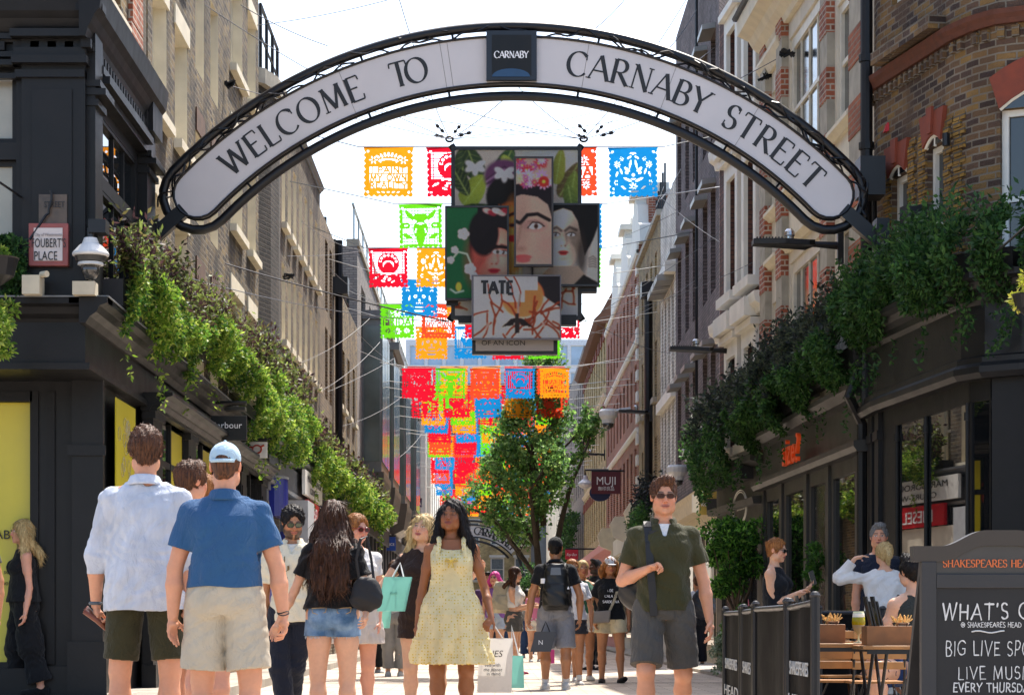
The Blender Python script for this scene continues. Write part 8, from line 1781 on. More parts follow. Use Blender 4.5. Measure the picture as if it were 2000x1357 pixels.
for sx in (-1, 1): mb.tube([p.wpt(c + np.array(q)) for q in ((0, 0, 0), (sx * .03, -.004, .018), (sx * .045, -.003, .0), (sx * .02, -.003, -.006), (0, 0, 0))], .0045, 5); mb.tube([p.wpt(c), p.wpt(c + np.array([sx * .02, 0, -.05]))], .004, 5)
mb.build('bow', trim, p.rt)
p.hair(H_DK, 'long', L=.40, seed=10, vol=.010, wide=.95); p.shoes(cl_('sandal_brown', '5a3a28'))
mb = MB(); mb.tube([p.wpt(p.nk + np.array([math.cos(a) * .062, -.03 + math.sin(a) * .055, -.005 - .03 * (1 - math.sin(a)) / 2 - .03 * max(-math.sin(a), 0) ** 4])) for a in [math.pi + k * math.pi / 14 for k in range(15)]], .0012, 4); mb.build('necklace', M('gold', 'c9a24a', .3, metal=.9), p.rt)
p = Person('man in olive polo, cargo shorts and sunglasses holding a bag strap', 1296, 935, 300, 0, skin='pink', bulk=1.0, yaw=3, pitch=2, hc='3c2418', beard=.12, H=1.73, shw=.97,
  arms=dict(L=A_(u=(-.32, .12, -1), f=(.62, -.75, .28), h=(.7, -.4, .25), palm=(.1, -.5, -1), curl=1.15), R=A_(u=(.30, .05, -1), f=(.14, -.12, -1), palm=(-1, .2, 0), curl=.5)), legs=dict(L=A_(u=(-.07, -.30, -1), s=(-.0, .05, -1)), R=A_(u=(.09, .12, -1), s=(.03, .40, -1))))
pol = cl_('olive_polo', '3a381f', var=.08, weave=.4); p.top(pol, hem=.505, sleeve=.62, loose=.022, vneck=.085, collar=1.25, amp=.007, seed=91); p.top(cl_('inner_white', 'dcdad8'), hem=.735, sleeve=0, loose=.007, seed=92, name='undershirt', amp=.001, shoulder=False, neck=-.006)
p.shorts(cl_('cargo_grey', '4b4843', var=.08), length=.90, loose=.02, hemf=.022, waist=.56, seed=93, amp=.004); p.hair(H_BR, 'short', seed=12, vol=.013, fringe=.062); p.glasses(lensb, M('frame_brown', '4a3020', .3), .025, .0155, 3.0); p.shoes(cl_('shoe_grey', '6b665e'), sole=whitep); p.socks(cl_('sock_grey', '8a8680'))
mb = MB(); S = p.sh['L'] * .62 + p.nk * .38; pts = [S + np.array(q) for q in ((.0, .12, -.1), (.0, .05, .045), (.0, -.02, .058), (.0, -.085, .02), (.005, -.132, -.08), (.01, -.150, -.2), (.02, -.155, -.33), (.03, -.150, -.44), (.035, -.142, -.55))]
for a, c in zip(pts, pts[1:]):
 a, c = p.wpt(a), p.wpt(c); d = (c - a); n_ = d.cross(Vector((1, 0, 0))).normalized() * .009; w3 = Vector((.024, 0, 0)); mb.hexa([a - w3 - n_, a + w3 - n_, c + w3 - n_, c - w3 - n_, a - w3 + n_, a + w3 + n_, c + w3 + n_, c - w3 + n_])
rs = thing('backpack', 'black rucksack slung on the shoulder of the olive polo man', 'bag', p.wpt((-.2, .15, 1.1))); mb.build('strap', M('webbing_black', '121214', .6), rs)
mb = MB(); c = p.wpt(pts[3] + np.array([.035, -.02, -.03])); mb.box(c.x - .03, c.x + .035, c.y - .012, c.y + .01, c.z - .012, c.z + .012); mb.build('buckle', M('webbing_black'), rs)
v = Vol((-.25, -.2, -.35), (.25, .2, .3), .008); v.ell((0, 0, 0), (.14, .1, .22), k=.03); v.ell((0, .0, -.12), (.13, .11, .14), k=.05); v.disp(folds(.008, 3)); P_, Q = v.mesh(); npmesh('pack_body', P_ + np.array(p.wpt((-.15, .2, 1.12))), Q, M('nylon_black', '141516', .5, var=.2), rs, smooth=True)
p = Person('man in black cap and t-shirt with black backpack and grey shorts, walking away', 1085, 1050, 161, 180, skin='tan', bulk=1.06, yaw=-10, arms=dict(L=A_(u=(-.32, 0, -1), f=(-.12, -.1, -1), curl=.8), R=A_(u=(.34, 0, -1), f=(.0, .2, -1))), legs=dict(L=A_(u=(-.05, .0, -1)), R=A_(u=(.06, -.1, -1), s=(0, -.05, -1))))
p.top(cl_('black_tee', '15171b'), hem=.52, sleeve=.55, loose=.024, seed=101, collar=.6); p.shorts(cl_('grey_sweat', '85858a'), length=.98, loose=.028, hemf=.028, seed=102, amp=.005); p.hair(H_DK, 'short', seed=1, vol=.004); p.cap_(cl_('black_cap', '121316')); p.shoes(cl_('sneaker_white', 'c9c7c2'), sole=whitep, big=1.1); p.socks(cl_('sock_white', 'cfcdca'))
def pack(lbl, c, w_, h_, d, mat, cat='bag', seed=1, h=.012):
 v = Vol((-w_, -d, -h_), (w_, d, h_), h); v.loft([-h_ * .5, -h_ * .4, 0, h_ * .35, h_ * .5], [0] * 5, [0] * 5, [w_ * .4, w_ * .5, w_ * .48, w_ * .42, w_ * .28], [d * .35, d * .5, d * .5, d * .4, d * .25], k=.02, pw=3.2); v.loft([-h_ * .42, -h_ * .1, h_ * .05], [0] * 3, [-d * .38] * 3, [w_ * .36, w_ * .38, w_ * .3], [d * .25, d * .28, d * .2], k=.012, pw=3.5); v.disp(folds(.006, seed)); P_, Q = v.mesh(); o = thing('backpack', lbl, cat, c); npmesh('pack_body', P_ + np.array(c), Q, mat, o, smooth=True); return o
c = p.wpt((.0, .19, 1.24)); o = pack('black roll top backpack worn by the capped man', c, .33, .56, .24, M('nylon_black')); mb = MB(); mb.tube([c + Vector((-.1, 0, .22)), c + Vector((-.12, .08, .27)), c + Vector((-.13, .16, .25))], .022, 6); mb.tube([c + Vector((.1, 0, .22)), c + Vector((.12, .08, .27)), c + Vector((.13, .16, .25))], .022, 6); mb.build('straps', M('webbing_black'), o)
mb = MB(); mb.prism([c + Vector(q) for q in ((-.07, -.125, .14), (.06, -.125, .14), (.05, -.11, .23), (-.06, -.11, .23))], (0, .01, 0)); mb.build('top_flap', M('flap_grey', '6c6e70', .35), o); mb = MB(); mb.prism([c + Vector(q) for q in ((.13, -.12, -.03), (.16, -.115, -.03), (.145, -.118, .01))], (0, .01, 0)); mb.build('label_patch', wt, o); mb = MB(); mb.tube([c + Vector((-.15, -.04, .04)), c + Vector((-.15, -.04, .1))], .035, 10); mb.build('bottle', wt, o)
p = Person('dark haired girl in white halter top and grey shorts looking at her phone, side on', 1005, 1107, 123, 75, 'f', skin='fair', bulk=1.05, pitch=12, arms=dict(R=A_(u=(.15, -.05, -1), f=(.95, -.2, .15)), L=A_(u=(.2, .1, -1), f=(.95, 0, .25))))
p.top(cl_('white_top2', 'cfcac4'), hem=.62, sleeve=0, loose=.012, straps=True, seed=111, shoulder=False); p.shorts(cl_('grey_shorts3', '4e4c48'), length=.45, loose=.02, seed=112); p.hair(H_LB, 'long', L=.3, seed=4); p.shoes(cl_('pink_shoe', '8a2448')); pack('cream backpack worn by the girl in grey shorts', p.wpt((0, .2, 1.22)), .34, .5, .26, cl_('cream_nylon', 'a89e86')).rotation_euler = (0, 0, 0)
p = Person('woman with pink and purple hair behind the yellow dress woman', 966, 1116, 110, 0, 'f', skin='fair', yaw=-20); p.top(cl_('lilac_top', '8a5a98'), hem=.52, sleeve=.5, seed=121); p.shorts(cl_('denim_pale', 'a6b0bc'), length=.4, seed=122); p.hair(H_PK, 'long', L=.25, seed=5); p.shoes(cl_('shoe_white', 'c8c4ba'))
p = Person('girl in green top and white shorts with hair up, walking towards camera', 1138, 1094, 140, 5, 'f', skin='tan', yaw=5, arms=dict(R=A_(u=(.3, 0, -1), f=(.1, -.3, -1))), legs=dict(L=A_(u=(-.02, 0, -1)), R=A_(u=(.03, .1, -1), s=(0, .3, -1)))); p.top(cl_('green_top', '2f5f48'), hem=.56, sleeve=0, straps=True, seed=131, loose=.014, shoulder=False); p.shorts(cl_('white_shorts', 'd8d2c6'), length=.4, seed=132); p.hair(H_BL, 'bun', seed=5); p.shoes(cl_('sneaker_white', 'c9c7c2'))
p = Person('woman in white top and dark shorts at the elbow of the capped man', 1118, 1092, 150, 5, 'f', skin='tan', yaw=20, arms=dict(R=A_(u=(.35, 0, -1), f=(.0, -.2, -1))), legs=dict(L=A_(u=(-.02, .08, -1)))); p.top(cl_('white_tee2', 'd6d6da'), hem=.52, sleeve=.6, loose=.03, seed=141); p.shorts(cl_('dark_shorts', '2a2d34'), length=.42, seed=142); p.hair(H_GI, 'pony', L=.2, seed=5); p.shoes(cl_('sneaker_white', 'c9c7c2')); p.socks(cl_('sock_white', 'cfcdca'))
p = Person('bearded man in black clothes and sunglasses looking left beside the woman in white cap', 1164, 1092, 112, -35, skin='dark', bulk=1.02, yaw=-30, hc='0c0808', beard=.8); p.top(cl_('black_tee', '15171b'), hem=.5, sleeve=.6, seed=151, collar=.7); p.shorts(cl_('black_trousers', '101114'), length=1.95, seed=152, name='trousers'); p.hair(H_DK, 'short', seed=6, vol=.003); p.shoes(cl_('shoe_black', '0f0f10'))
p = Person('woman in white cap, black printed t-shirt and cream shorts', 1192, 1088, 145, 0, 'f', skin='tan', yaw=8, pitch=6, hc='3a2014', arms=dict(L=A_(u=(-.45, .05, -1), f=(.25, -.3, -1)), R=A_(u=(.3, .1, -1))), legs=dict(L=A_(u=(-.05, .0, -1)), R=A_(u=(.10, -.05, -1), s=(.02, -.1, -1), f=(.3, -1, .35))))
p.top(cl_('black_tee', '15171b'), hem=.505, sleeve=.6, loose=.028, seed=161); p.shorts(cl_('cream_shorts', 'cdbf9c'), length=.46, loose=.026, hemf=.02, seed=162, waist=.55); p.hair(H_GI, 'long', L=.2, seed=7); p.cap_(cl_('white_cap', 'c2c2c6')); p.shoes(cl_('shoe_black', '0f0f10'), sole=whitep)
for i, s_ in enumerate(('VIA DELLE', 'CALA DI', 'SARDEGNA')): serif_text(s_, p.wpt((0, -.152, 1.225 - i * .075)), (1, 0, 0), (0, .08, 1), .034, wt, p.rt, 'shirt_lettering', .2, .12, sx=.95, serif=False)
o = thing('crossbody_bag', 'taupe box bag on patterned strap worn by the woman in white cap', 'bag', p.wpt((-.13, -.17, .93))); c = p.wpt((-.12, -.19, .90)); mb = MB(); mb.hexa([c + Vector(q) for q in ((-.13, -.04, -.10), (.10, -.05, -.09), (.10, .04, -.09), (-.13, .04, -.10), (-.13, -.03, .06), (.12, -.04, .08), (.12, .03, .08), (-.13, .03, .06))]); mb.build('bag_body', M('taupe', '7c746c', .45), o, bevel=.02); mb = MB(); pts = [p.wpt(q) for q in ((-.02, -.19, .97), (.04, -.175, 1.1), (.08, -.165, 1.22), (.095, -.10, 1.37), (.08, -.02, 1.40))]
for a, c in zip(pts, pts[1:]): d = c - a; w3 = Vector((.018, 0, 0)); n_ = Vector((0, -.006, 0)); mb.hexa([a - w3 + n_, a + w3 + n_, a + w3 - n_, a - w3 - n_, c - w3 + n_, c + w3 + n_, c + w3 - n_, c - w3 - n_])
mb.build('strap', cl_('strap_pattern', 'a59c86', var=.6), o)
p = Person('passer-by in navy trousers with round dark bag, half hidden behind the olive polo man', 1362, 1120, 104, 180, skin='tan', H=1.7); p.top(cl_('white_tee', 'ccd0d6'), hem=.52, sleeve=.6, seed=171); p.shorts(cl_('navy_trousers', '181c28'), length=1.9, seed=172, name='trousers'); p.hair(H_BR, 'short'); p.shoes(cl_('shoe_grey', '6b665e')); softbag('round dark blue bag of the half hidden passer-by', 'shoulder_bag', P(1374, 1172, 42.8), .45, .6, .25, M('navy_frame'), dip=.1)
p = Person('blonde woman in black halter top and long black trousers walking left past the yellow window', 46, 1018, 201, -72, 'f', skin='rosy', zbase=.10, yaw=0, arms=dict(L=A_(u=(-.1, .1, -1), f=(-.85, -.1, -.35)), R=A_(u=(.12, -.05, -1), f=(-.12, -.25, -1))), legs=dict(L=A_(u=(-.12, .0, -1)), R=A_(u=(.15, 0, -1), s=(.25, 0, -1))), H=1.70)
blk = cl_('black_crepe', '0d0d10'); p.top(blk, hem=.53, sleeve=0, loose=.012, straps=True, seed=181, flare=.05, shoulder=False); p.shorts(blk, length=1.85, loose=.025, hemf=.05, seed=182, name='trousers', amp=.01); p.hair(H_BL, 'long', L=.30, seed=15, wide=1.1, vol=.015); p.shoes(cl_('shoe_black', '0f0f10'))
p = Person('man in dark patterned shirt cut off by the left picture edge', -76, 880, 262, 0, skin='tan', bulk=1.1, H=1.80, arms=dict(R=A_(u=(.28, 0, -1), f=(.0, -.1, -1)))); p.top(cl_('camo', '23261c', kind='denim', col2='4a4632'), hem=.5, sleeve=.6, seed=191); p.shorts(cl_('dark_shorts', '2a2d34'), length=.86, seed=192); p.hair(H_DK, 'short'); p.shoes(cl_('shoe_black', '0f0f10'))
p = Person('woman with auburn bun in black sleeveless top reading her phone', 1515, 1052, 203, 62, 'f', skin='fair', pitch=10, arms=dict(L=A_(u=(.18, .05, -1), f=(.90, .0, .42), curl=.5), R=A_(u=(.12, -.08, -1), f=(.86, -.2, .55), h=(.7, -.1, .7), curl=.3)))
p.top(cl_('black_tank', '0e1015'), hem=.5, sleeve=0, loose=.010, seed=201, straps=True, shoulder=False); p.shorts(cl_('black_trousers', '101114'), length=1.9, seed=202, name='trousers'); p.hair(H_GI, 'bun', seed=3, side=(0, .10, .045)); p.glasses(lensd, M('frame_black')); p.shoes(cl_('shoe_black', '0f0f10'))
q = p.wpt(p.wr['R'] + p.hd['R'] * .1); mb = MB(); mb.prism([q + Vector(v_) for v_ in ((-.01, -.03, -.02), (.035, -.03, .0), (-.005, -.03, .13), (-.05, -.03, .11))], (0, .012, 0)); tag(mb.build('phone', M('phone_black', '14161c', .2), None), 'dark phone held up by the woman with the bun', 'phone')
p = Person('grey haired man standing against the dark pub front behind the white blouse woman', 1716, 1024, 195, 0, skin='pink', bulk=1.05, yaw=-8, beard=.0); p.top(cl_('navy_polo', '161c2c'), hem=.5, sleeve=.6, seed=211); p.shorts(cl_('navy_trousers', '181c28'), length=1.95, seed=212, name='trousers'); p.hair(H_GR, 'short', seed=9, vol=.008, fringe=.075); p.shoes(cl_('shoe_black', '0f0f10'))
p = Person('blonde woman in loose white blouse with one hand on her head', 1727, 1060, 206, 180, 'f', skin='fair', bulk=1.05, yaw=12, arms=dict(L=A_(u=(-.95, .1, .02), f=(.62, -.2, .80), h=(.9, 0, .3), curl=.3), R=A_(u=(.35, -.1, -1), f=(.1, -.4, -1))))
p.top(cl_('white_blouse', 'd9d7d4', trans=.2), hem=.42, sleeve=1.8, loose=.034, seed=221, amp=.009, flare=.03); p.shorts(cl_('white_shorts', 'd8d2c6'), length=1.8, seed=222, name='trousers'); p.hair(H_BL, 'pony', L=.14, seed=6, vol=.014); p.shoes(cl_('sandal_brown', '5a3a28'))
def seated(lbl, px, top, s_, rot, **kw):
 return Person(lbl, px, top, s_, rot, seat=.47, H=kw.pop('H', 1.74), **kw)
SL = dict(L=A_(u=(-.35, 1, -.05), s=(-.1, .1, -1)), R=A_(u=(.25, 1, -.05), s=(.1, .1, -1)))
def sl(rot): 
 a = R(rot); d = (math.sin(a), -math.cos(a)); q = lambda o: (d[0] + o * d[1] * .0, d[1], -.06); return dict(L=A_(u=(d[0] - .18, d[1], -.06), s=(0, 0, -1), f=(d[0], d[1], 0)), R=A_(u=(d[0] + .18, d[1], -.06), s=(0, 0, -1), f=(d[0], d[1], 0)))
p = seated('seated person in pale blue cap and teal top, mostly behind the chalkboard', 1776, 1075, 200, 180, skin='fair', sex='f', legs=sl(180)); p.top(cl_('teal_top', '5a94a4'), hem=.5, sleeve=.5, seed=231); p.shorts(cl_('dark_shorts'  , '2a2d34'), length=.9, seed=232); p.hair(H_BR, 'short', vol=.004); p.cap_(cl_('pale_cap2', '8fb0cc'), visor=1)
p = seated('seated dark haired person in white t-shirt with back to camera beside the chalkboard', 1800, 1095, 250, 195, skin='pink', bulk=1.05, legs=sl(195), arms=dict(L=A_(u=(-.42, .2, -.8), f=(-.35, .5, -.35)))); p.top(cl_('white_tee3', 'd4d3d6'), hem=.44, sleeve=.62, loose=.026, seed=241, amp=.008); p.shorts(cl_('black_trousers'), length=.95, seed=242); p.hair(H_DK, 'short', vol=.016, seed=4)
p = seated('seated person in dark vest and blue shorts with tattooed thigh', 1782, 1090, 262, 205, skin='fair', sex='f', bulk=1.15, legs=dict(L=A_(u=(-.55, -.75, .0), s=(.1, -.1, -1), f=(-.5, -1, 0)), R=A_(u=(-.1, -1, -.05), s=(.1, 0, -1), f=(0, -1, 0))), arms=dict(L=A_(u=(-.35, .1, -.9), f=(-.2, .4, -.5)))); p.top(cl_('dark_vest', '2e302c'), hem=.45, sleeve=0, loose=.014, seed=251, straps=True, shoulder=False); p.shorts(cl_('blue_shorts', '1d3a68'), length=.5, seed=252, loose=.02); p.hair(H_DK, 'short'); 
mb = MB(); rr = random.Random(9)
for k in 'LR':
 a, c = p.hp[k], p.kn[k]
 for j in range(16): t = rr.uniform(.6, .95); an_ = rr.uniform(0, 6.28); q0 = a + (c - a) * t; r_ = (.056 + (.034 - .056) * t) * p.H * 1.09 + .0035; f_ = lambda s_: p.wpt(q0 + np.array([0, 0, 0]) + nz_(np.cross(c - a, [0, 0, 1])) * math.cos(an_ + s_) * r_ + np.array([0, 0, 1]) * math.sin(an_ + s_) * r_ + (c - a) * .02 * math.sin(s_ * 9)); mb.tube([f_(s_ * .1) for s_ in range(5)], .0035, 4)
mb.build('tattoo', M('tattoo_ink', '4a3a44', .6), p.rt)
p = seated('seated person in ochre shorts with bare knee between the pub chairs', 1796, 1100, 245, 200, skin='fair', legs=dict(L=A_(u=(-1, -.6, .02), s=(.12, -.1, -1), f=(-.5, -1, 0)), R=A_(u=(-.3, -1, 0), s=(0, 0, -1), f=(0, -1, 0))), H=1.62); p.top(cl_('white_tee', 'ccd0d6'), hem=.46, sleeve=.5, seed=261); p.shorts(cl_('ochre', '8a5a1c'), length=.55, seed=262); p.hair(H_BR, 'short')
def far(lbl, px, top, s_, rot, sex, sk, tm, bm, hm, ln, leg=.45, hk='short', **kw):
 p = Person(lbl, px, top, s_, rot, sex, skin=sk, **kw); p.top(tm, hem=.52, sleeve=.5, seed=int(px)); p.shorts(bm, length=leg, seed=int(px) + 1, name='trousers' if leg > 1 else 'shorts'); p.hair(hm, hk, L=.2); p.shoes(cl_('sneaker_white', 'c9c7c2')); return p
far('distant woman in pink top and white shorts left of the capped man', 1045, 1140, 92, 10, 'f', 'fair', cl_('pink_top', 'd07c9c'), cl_('white_shorts'), H_BL, 0, hk='long')
far('distant person in blue jeans and grey top left of the capped man', 1030, 1150, 82, 170, 'm', 'tan', cl_('grey_top', '8c8c8a'), cl_('jeans', '2c4266'), H_DK, 0, 1.9)
far('distant person in grey wide trousers behind the mint shopping bags', 770, 1095, 128, 180, 'f', 'fair', cl_('pale_top', 'b8b4ae'), cl_('grey_wide', '8e8a84'), H_BR, 0, 1.85)
far('distant person in purple top behind the yellow dress woman', 952, 1118, 105, 0, 'm', 'tan', cl_('purple_top', '4a2f58'), cl_('dark_shorts'), H_DK, 0, .9)
far('distant man in black standing behind the denim shorts woman', 728, 1108, 120, 20, 'm', 'tan', cl_('black_tee'), cl_('black_trousers'), H_DK, 0, 1.9)
far('distant woman in green dress by the far left shops', 748, 1124, 95, 0, 'f', 'fair', cl_('mint_top', '6fae74'), cl_('mint_top'), H_BL, 0, .6, hk='long')
far('small figure in white far down the street', 985, 1178, 44, 0, 'f', 'fair', cl_('white_tee'), cl_('jeans'), H_BL, 0, 1.9)
far('small figure in red far down the street', 1020, 1175, 46, 180, 'm', 'tan', cl_('red_top', '9a2a2c'), cl_('dark_shorts'), H_DK, 0, .9)
far('small figure in blue far down the street by the right shops', 1222, 1168, 60, 0, 'm', 'tan', cl_('blue_top', '3a5a8a'), cl_('grey_shorts3'), H_DK, 0, .9)
p = Person('woman with light brown hair just visible past the brown haired man', 404, 928, 285, 180, 'f', skin='rosy', yaw=-40); p.top(cl_('white_top2'), hem=.5, seed=271); p.shorts(cl_('grey_shorts2'), length=.6, seed=272); p.hair(H_GI, 'bun', seed=3); p.shoes(cl_('shoe_white'))
# ================================================================= PUB FURNITURE, CHALKBOARD, BAGS
YB_ = 11.2; kb = YB_ / F; bo = thing('chalkboard_sign', 'large dark arched chalkboard sign at the lower right corner advertising live sport and music', 'sign', P(2000, 1520, YB_))
bp = M('board_paint', '252527', .5, var=.1, bump=.1, bsc=40); slate_ = M('chalk_slate', '0f0f11', .6, var=.3, sc_=4)
def top_y(x):
 t = (x - 1828) / (2080 - 1828) if x < 2080 else (2332 - x) / (2332 - 2080); d = abs(x - 2000) if False else abs(x - 1956)
 return 1066 - 31 * (.5 + .5 * math.cos(min(max((d - 30) / 90, 0), 1) * math.pi))
xs = [1783 + k * 7.2 for k in range(49)]
mb = MB()
out = [P(x, top_y(x), YB_) for x in xs]; inn = [P(x, top_y(x) + 30, YB_) for x in xs]
for i in range(len(xs) - 1): mb.hexa([inn[i], inn[i + 1], inn[i + 1] + Vector((0, .07, 0)), inn[i] + Vector((0, .07, 0)), out[i] - Vector((0, .02, 0)), out[i + 1] - Vector((0, .02, 0)), out[i + 1] + Vector((0, .09, 0)), out[i] + Vector((0, .09, 0))])
mb.build('moulded_top', bp, bo)
def pb(mb, x0, x1, y0, y1, d0, d1): a, c = P(x0, y1, YB_), P(x1, y0, YB_); mb.box(a.x, c.x, YB_ + d0, YB_ + d1, a.z, c.z)
mb = MB(); pb(mb, 1800, 1829, 1096, 1560, -.004, .06); pb(mb, 2083, 2112, 1096, 1560, -.004, .06); pb(mb, 1829, 2083, 1120, 1148, -.004, .06); pb(mb, 1829, 2083, 1500, 1545, -.004, .06); mb.build('frame', bp, bo, bevel=.004)
mb = MB(); arr = [P(x, top_y(x) + 29, YB_) + Vector((0, .012, 0)) for x in [1829 + k * 10.16 for k in range(26)]]; mb.prism([P(2083, 1120, YB_) + Vector((0, .012, 0)), P(1829, 1120, YB_) + Vector((0, .012, 0))] + arr, (0, .04, 0)); hp_ = mb.build('header_panel', M('board_panel', '3a3733', .5), bo)
mb = MB(); pb(mb, 1829, 2083, 1148, 1500, .01, .05); sp_ = mb.build('chalk_panel', slate_, bo)
mb = MB(); mb.hexa([P(1806, 1560, YB_) + Vector((0, .75, 0)), P(2106, 1560, YB_) + Vector((0, .75, 0)), P(2106, 1560, YB_) + Vector((0, .82, 0)), P(1806, 1560, YB_) + Vector((0, .82, 0)), P(1806, 1080, YB_) + Vector((0, .08, 0)), P(2106, 1080, YB_) + Vector((0, .08, 0)), P(2106, 1080, YB_) + Vector((0, .13, 0)), P(1806, 1080, YB_) + Vector((0, .13, 0))]); mb.build('rear_leaf', bp, bo)
serif_text("SHAKESPEARES HEAD", P(1842 + 89, 1107, YB_) + Vector((0, .008, 0)), (1, 0, 0), (0, 0, 1), 14.5 * kb, M('copper_letters', 'c8642c', .5), hp_, thick=.17, thin=.07, sp=.10, width=178 * kb)
chalk = M('chalk_white', 'c8c8c6', .8, var=.15, sc_=30)
for s_, cx, by, h, wd, sd, sp, ww in (("WHAT'S ON", 1940, 1208, 30, .11, 1, .2, 198), ("@ SHAKESPEARES HEAD", 1936, 1224, 9, .14, 2, .1, 118), ("BIG LIVE SPORT", 1948, 1279, 27, .09, 3, .16, 202), ("LIVE MUSIC", 1946, 1325, 24, .09, 4, .17, 150), ("EVERY THURSDAY", 1942, 1350, 16, .15, 5, .14, 160)):
 hand_text(s_, P(cx, by, YB_) + Vector((0, .006, 0)), (1, 0, 0), (0, 0, 1), h * kb, chalk, sp_, wd=wd, seed=sd, sp=sp, jit=.035, width=ww * kb)
mb = MB(); mb.tube([P(1898 + k * 8, 1233 - 2 * math.sin(k), YB_) + Vector((0, .006, 0)) for k in range(9)], .0035, 5); mb.build('chalk_underline', chalk, sp_)
can = M('canvas_black', '0c0c0c', .7, var=.15, sc_=5, bump=.15, bsc=50, spec=.08); bwh = M('barrier_white', 'b5b5b0', .6)
def barrier(lb, x0, Y0, t0, x1, Y1, t1, txt=None):
 a, c = P(x0, t0, Y0), P(x1, t1, Y1); o = thing('cafe_barrier', lb, 'barrier', ((a.x + c.x) / 2, (Y0 + Y1) / 2, 0), 'black canvas barriers around the pub tables'); d = Vector((c.x - a.x, c.y - a.y, 0)); L = d.length; d.normalize(); n = Vector((d.y, -d.x, 0)); n = n if n.dot(a) < 0 else -n; d0 = d; mb = MB(); N = 14
 for i in range(N):
  q = [];
  for j in (i, i + 1): t = j / N; b = Vector((a.x, a.y, 0)) + d * L * t + n * (.012 * math.sin(t * 9 + x0)); z1 = a.z + (c.z - a.z) * t; q.append((b, z1))
  for s in (0, 1):
   o_ = n * (.012 * s); mb.quad(q[0][0] - o_ + Vector((0, 0, .14)), q[1][0] - o_ + Vector((0, 0, .14)), Vector((q[1][0].x, q[1][0].y, q[1][1])) - o_, Vector((q[0][0].x, q[0][0].y, q[0][1])) - o_)
 mb.build('canvas', can, o); mb = MB(); mb.tube([a, c], .02, 8); mb.tube([Vector((a.x, a.y, .14)), Vector((c.x, c.y, .14))], .014, 8); mb.build('rails', blackm, o)
 for e in (a, c): mb = MB(); mb.tube([(e.x, e.y, 0), (e.x, e.y, e.z + .03)], .028, 10); mb.lathe((e.x, e.y, e.z + .03), [(.03, 0), (.034, .012), (.02, .03), (.008, .034)], 10); mb.lathe((e.x, e.y, 0), [(.16, 0), (.16, .012), (.04, .03)], 18); mb.build('post', blackm, o)
 if txt:
  for i, (s_, z, h) in enumerate(txt): q = (a + c) * .5; q.z = z; text(s_, q + n * .02, d if Vector((d.y, -d.x, 0)).dot(n) > 0 else -d, (0, 0, 1), h, bwh, o, sx=L * .8 / (len(s_) * h * .85))
 return o
barrier('black canvas barrier farthest left of the pub seating, nearly edge on', 1417, 19.6, 1198, 1449, 17.9, 1196, [("SHAKESPEARES", .42, .09), ("HEAD", .2, .09)])
barrier('narrow black canvas barrier second from left', 1453, 17.7, 1195, 1474, 16.6, 1192, [("SHAKES", .42, .09)])
barrier('widest plain black canvas barrier, its top slightly sloping', 1476, 16.5, 1190, 1538, 14.6, 1186)
barrier('black canvas barrier with white pub name lettering beside the wooden tables', 1542, 14.4, 1187, 1592, 13.2, 1176, [("SHAKESPEARES", .48, .085), ("HEAD", .28, .085)])
barrier('black barrier running behind the tables towards the pub wall', 1600, 19.5, 1196, 1724, 19.6, 1197)
wood = M('pine_slats', 'a3713c', .5, var=.25, sc_=6, bump=.15, bsc=30); wood2 = M('box_wood', '8a5a30', .55, var=.25, sc_=9)
def table(lb, px, Y, z, w_=.62, d=.6):
 c = P(px, 1220, Y); o = thing('cafe_table', lb, 'table', (c.x, Y, 0), 'slatted wooden tables outside the pub'); mb = MB()
 for k in range(6): mb.box(c.x - w_ / 2, c.x + w_ / 2, Y - d / 2 + k * d / 6, Y - d / 2 + (k + .86) * d / 6, z - .022, z)
 mb.build('tabletop', wood, o, bevel=.003); mb = MB(); mb.box(c.x - w_ / 2 + .03, c.x + w_ / 2 - .03, Y - d / 2 + .01, Y - d / 2 + .03, z - .05, z - .024); mb.build('apron', blackm, o)
 for sx in (-1, 1):
  for sy in (-1, 1): mb = MB(); mb.tube([(c.x + sx * w_ * .38, Y - sy * d * .4, 0), (c.x + sx * w_ * .38, Y + sy * d * .4, z - .03)], .011, 6); mb.build('leg', blackm, o)
 return Vector((c.x, Y, z))
t1 = table('slatted wooden table with the stemmed beer glass', 1648, 14.6, .665); t2 = table('slatted wooden table next to the chalkboard with menu box', 1768, 14.2, .655)
def chair(lb, px, Y, rz):
 c = P(px, 1220, Y); o = thing('folding_chair', lb, 'chair', (0, 0, 0), 'slatted folding chairs at the pub tables'); mb = MB()
 for k in range(6): mb.box(-.2, .2, -.2 + k * .066, -.2 + k * .066 + .052, .44, .458)
 mb.build('seat', wood, o)
 mb = MB()
 for k in range(4): mb.box(-.2, .2, .2 + k * .012, .22 + k * .012, .55 + k * .078, .55 + k * .078 + .058)
 mb.build('backrest', wood, o, bevel=.004)
 for sx in (-1, 1):
  mb = MB(); mb.tube([(sx * .19, -.22, 0), (sx * .19, .2, .46), (sx * .185, .245, .86)], .01, 6); mb.build('leg', blackm, o); mb = MB(); mb.tube([(sx * .17, .25, 0), (sx * .17, -.18, .45)], .01, 6); mb.build('leg', blackm, o)
 o.location = (c.x, Y, 0); o.scale = (.9, .9, .88); o.rotation_euler = (0, 0, rz); return o
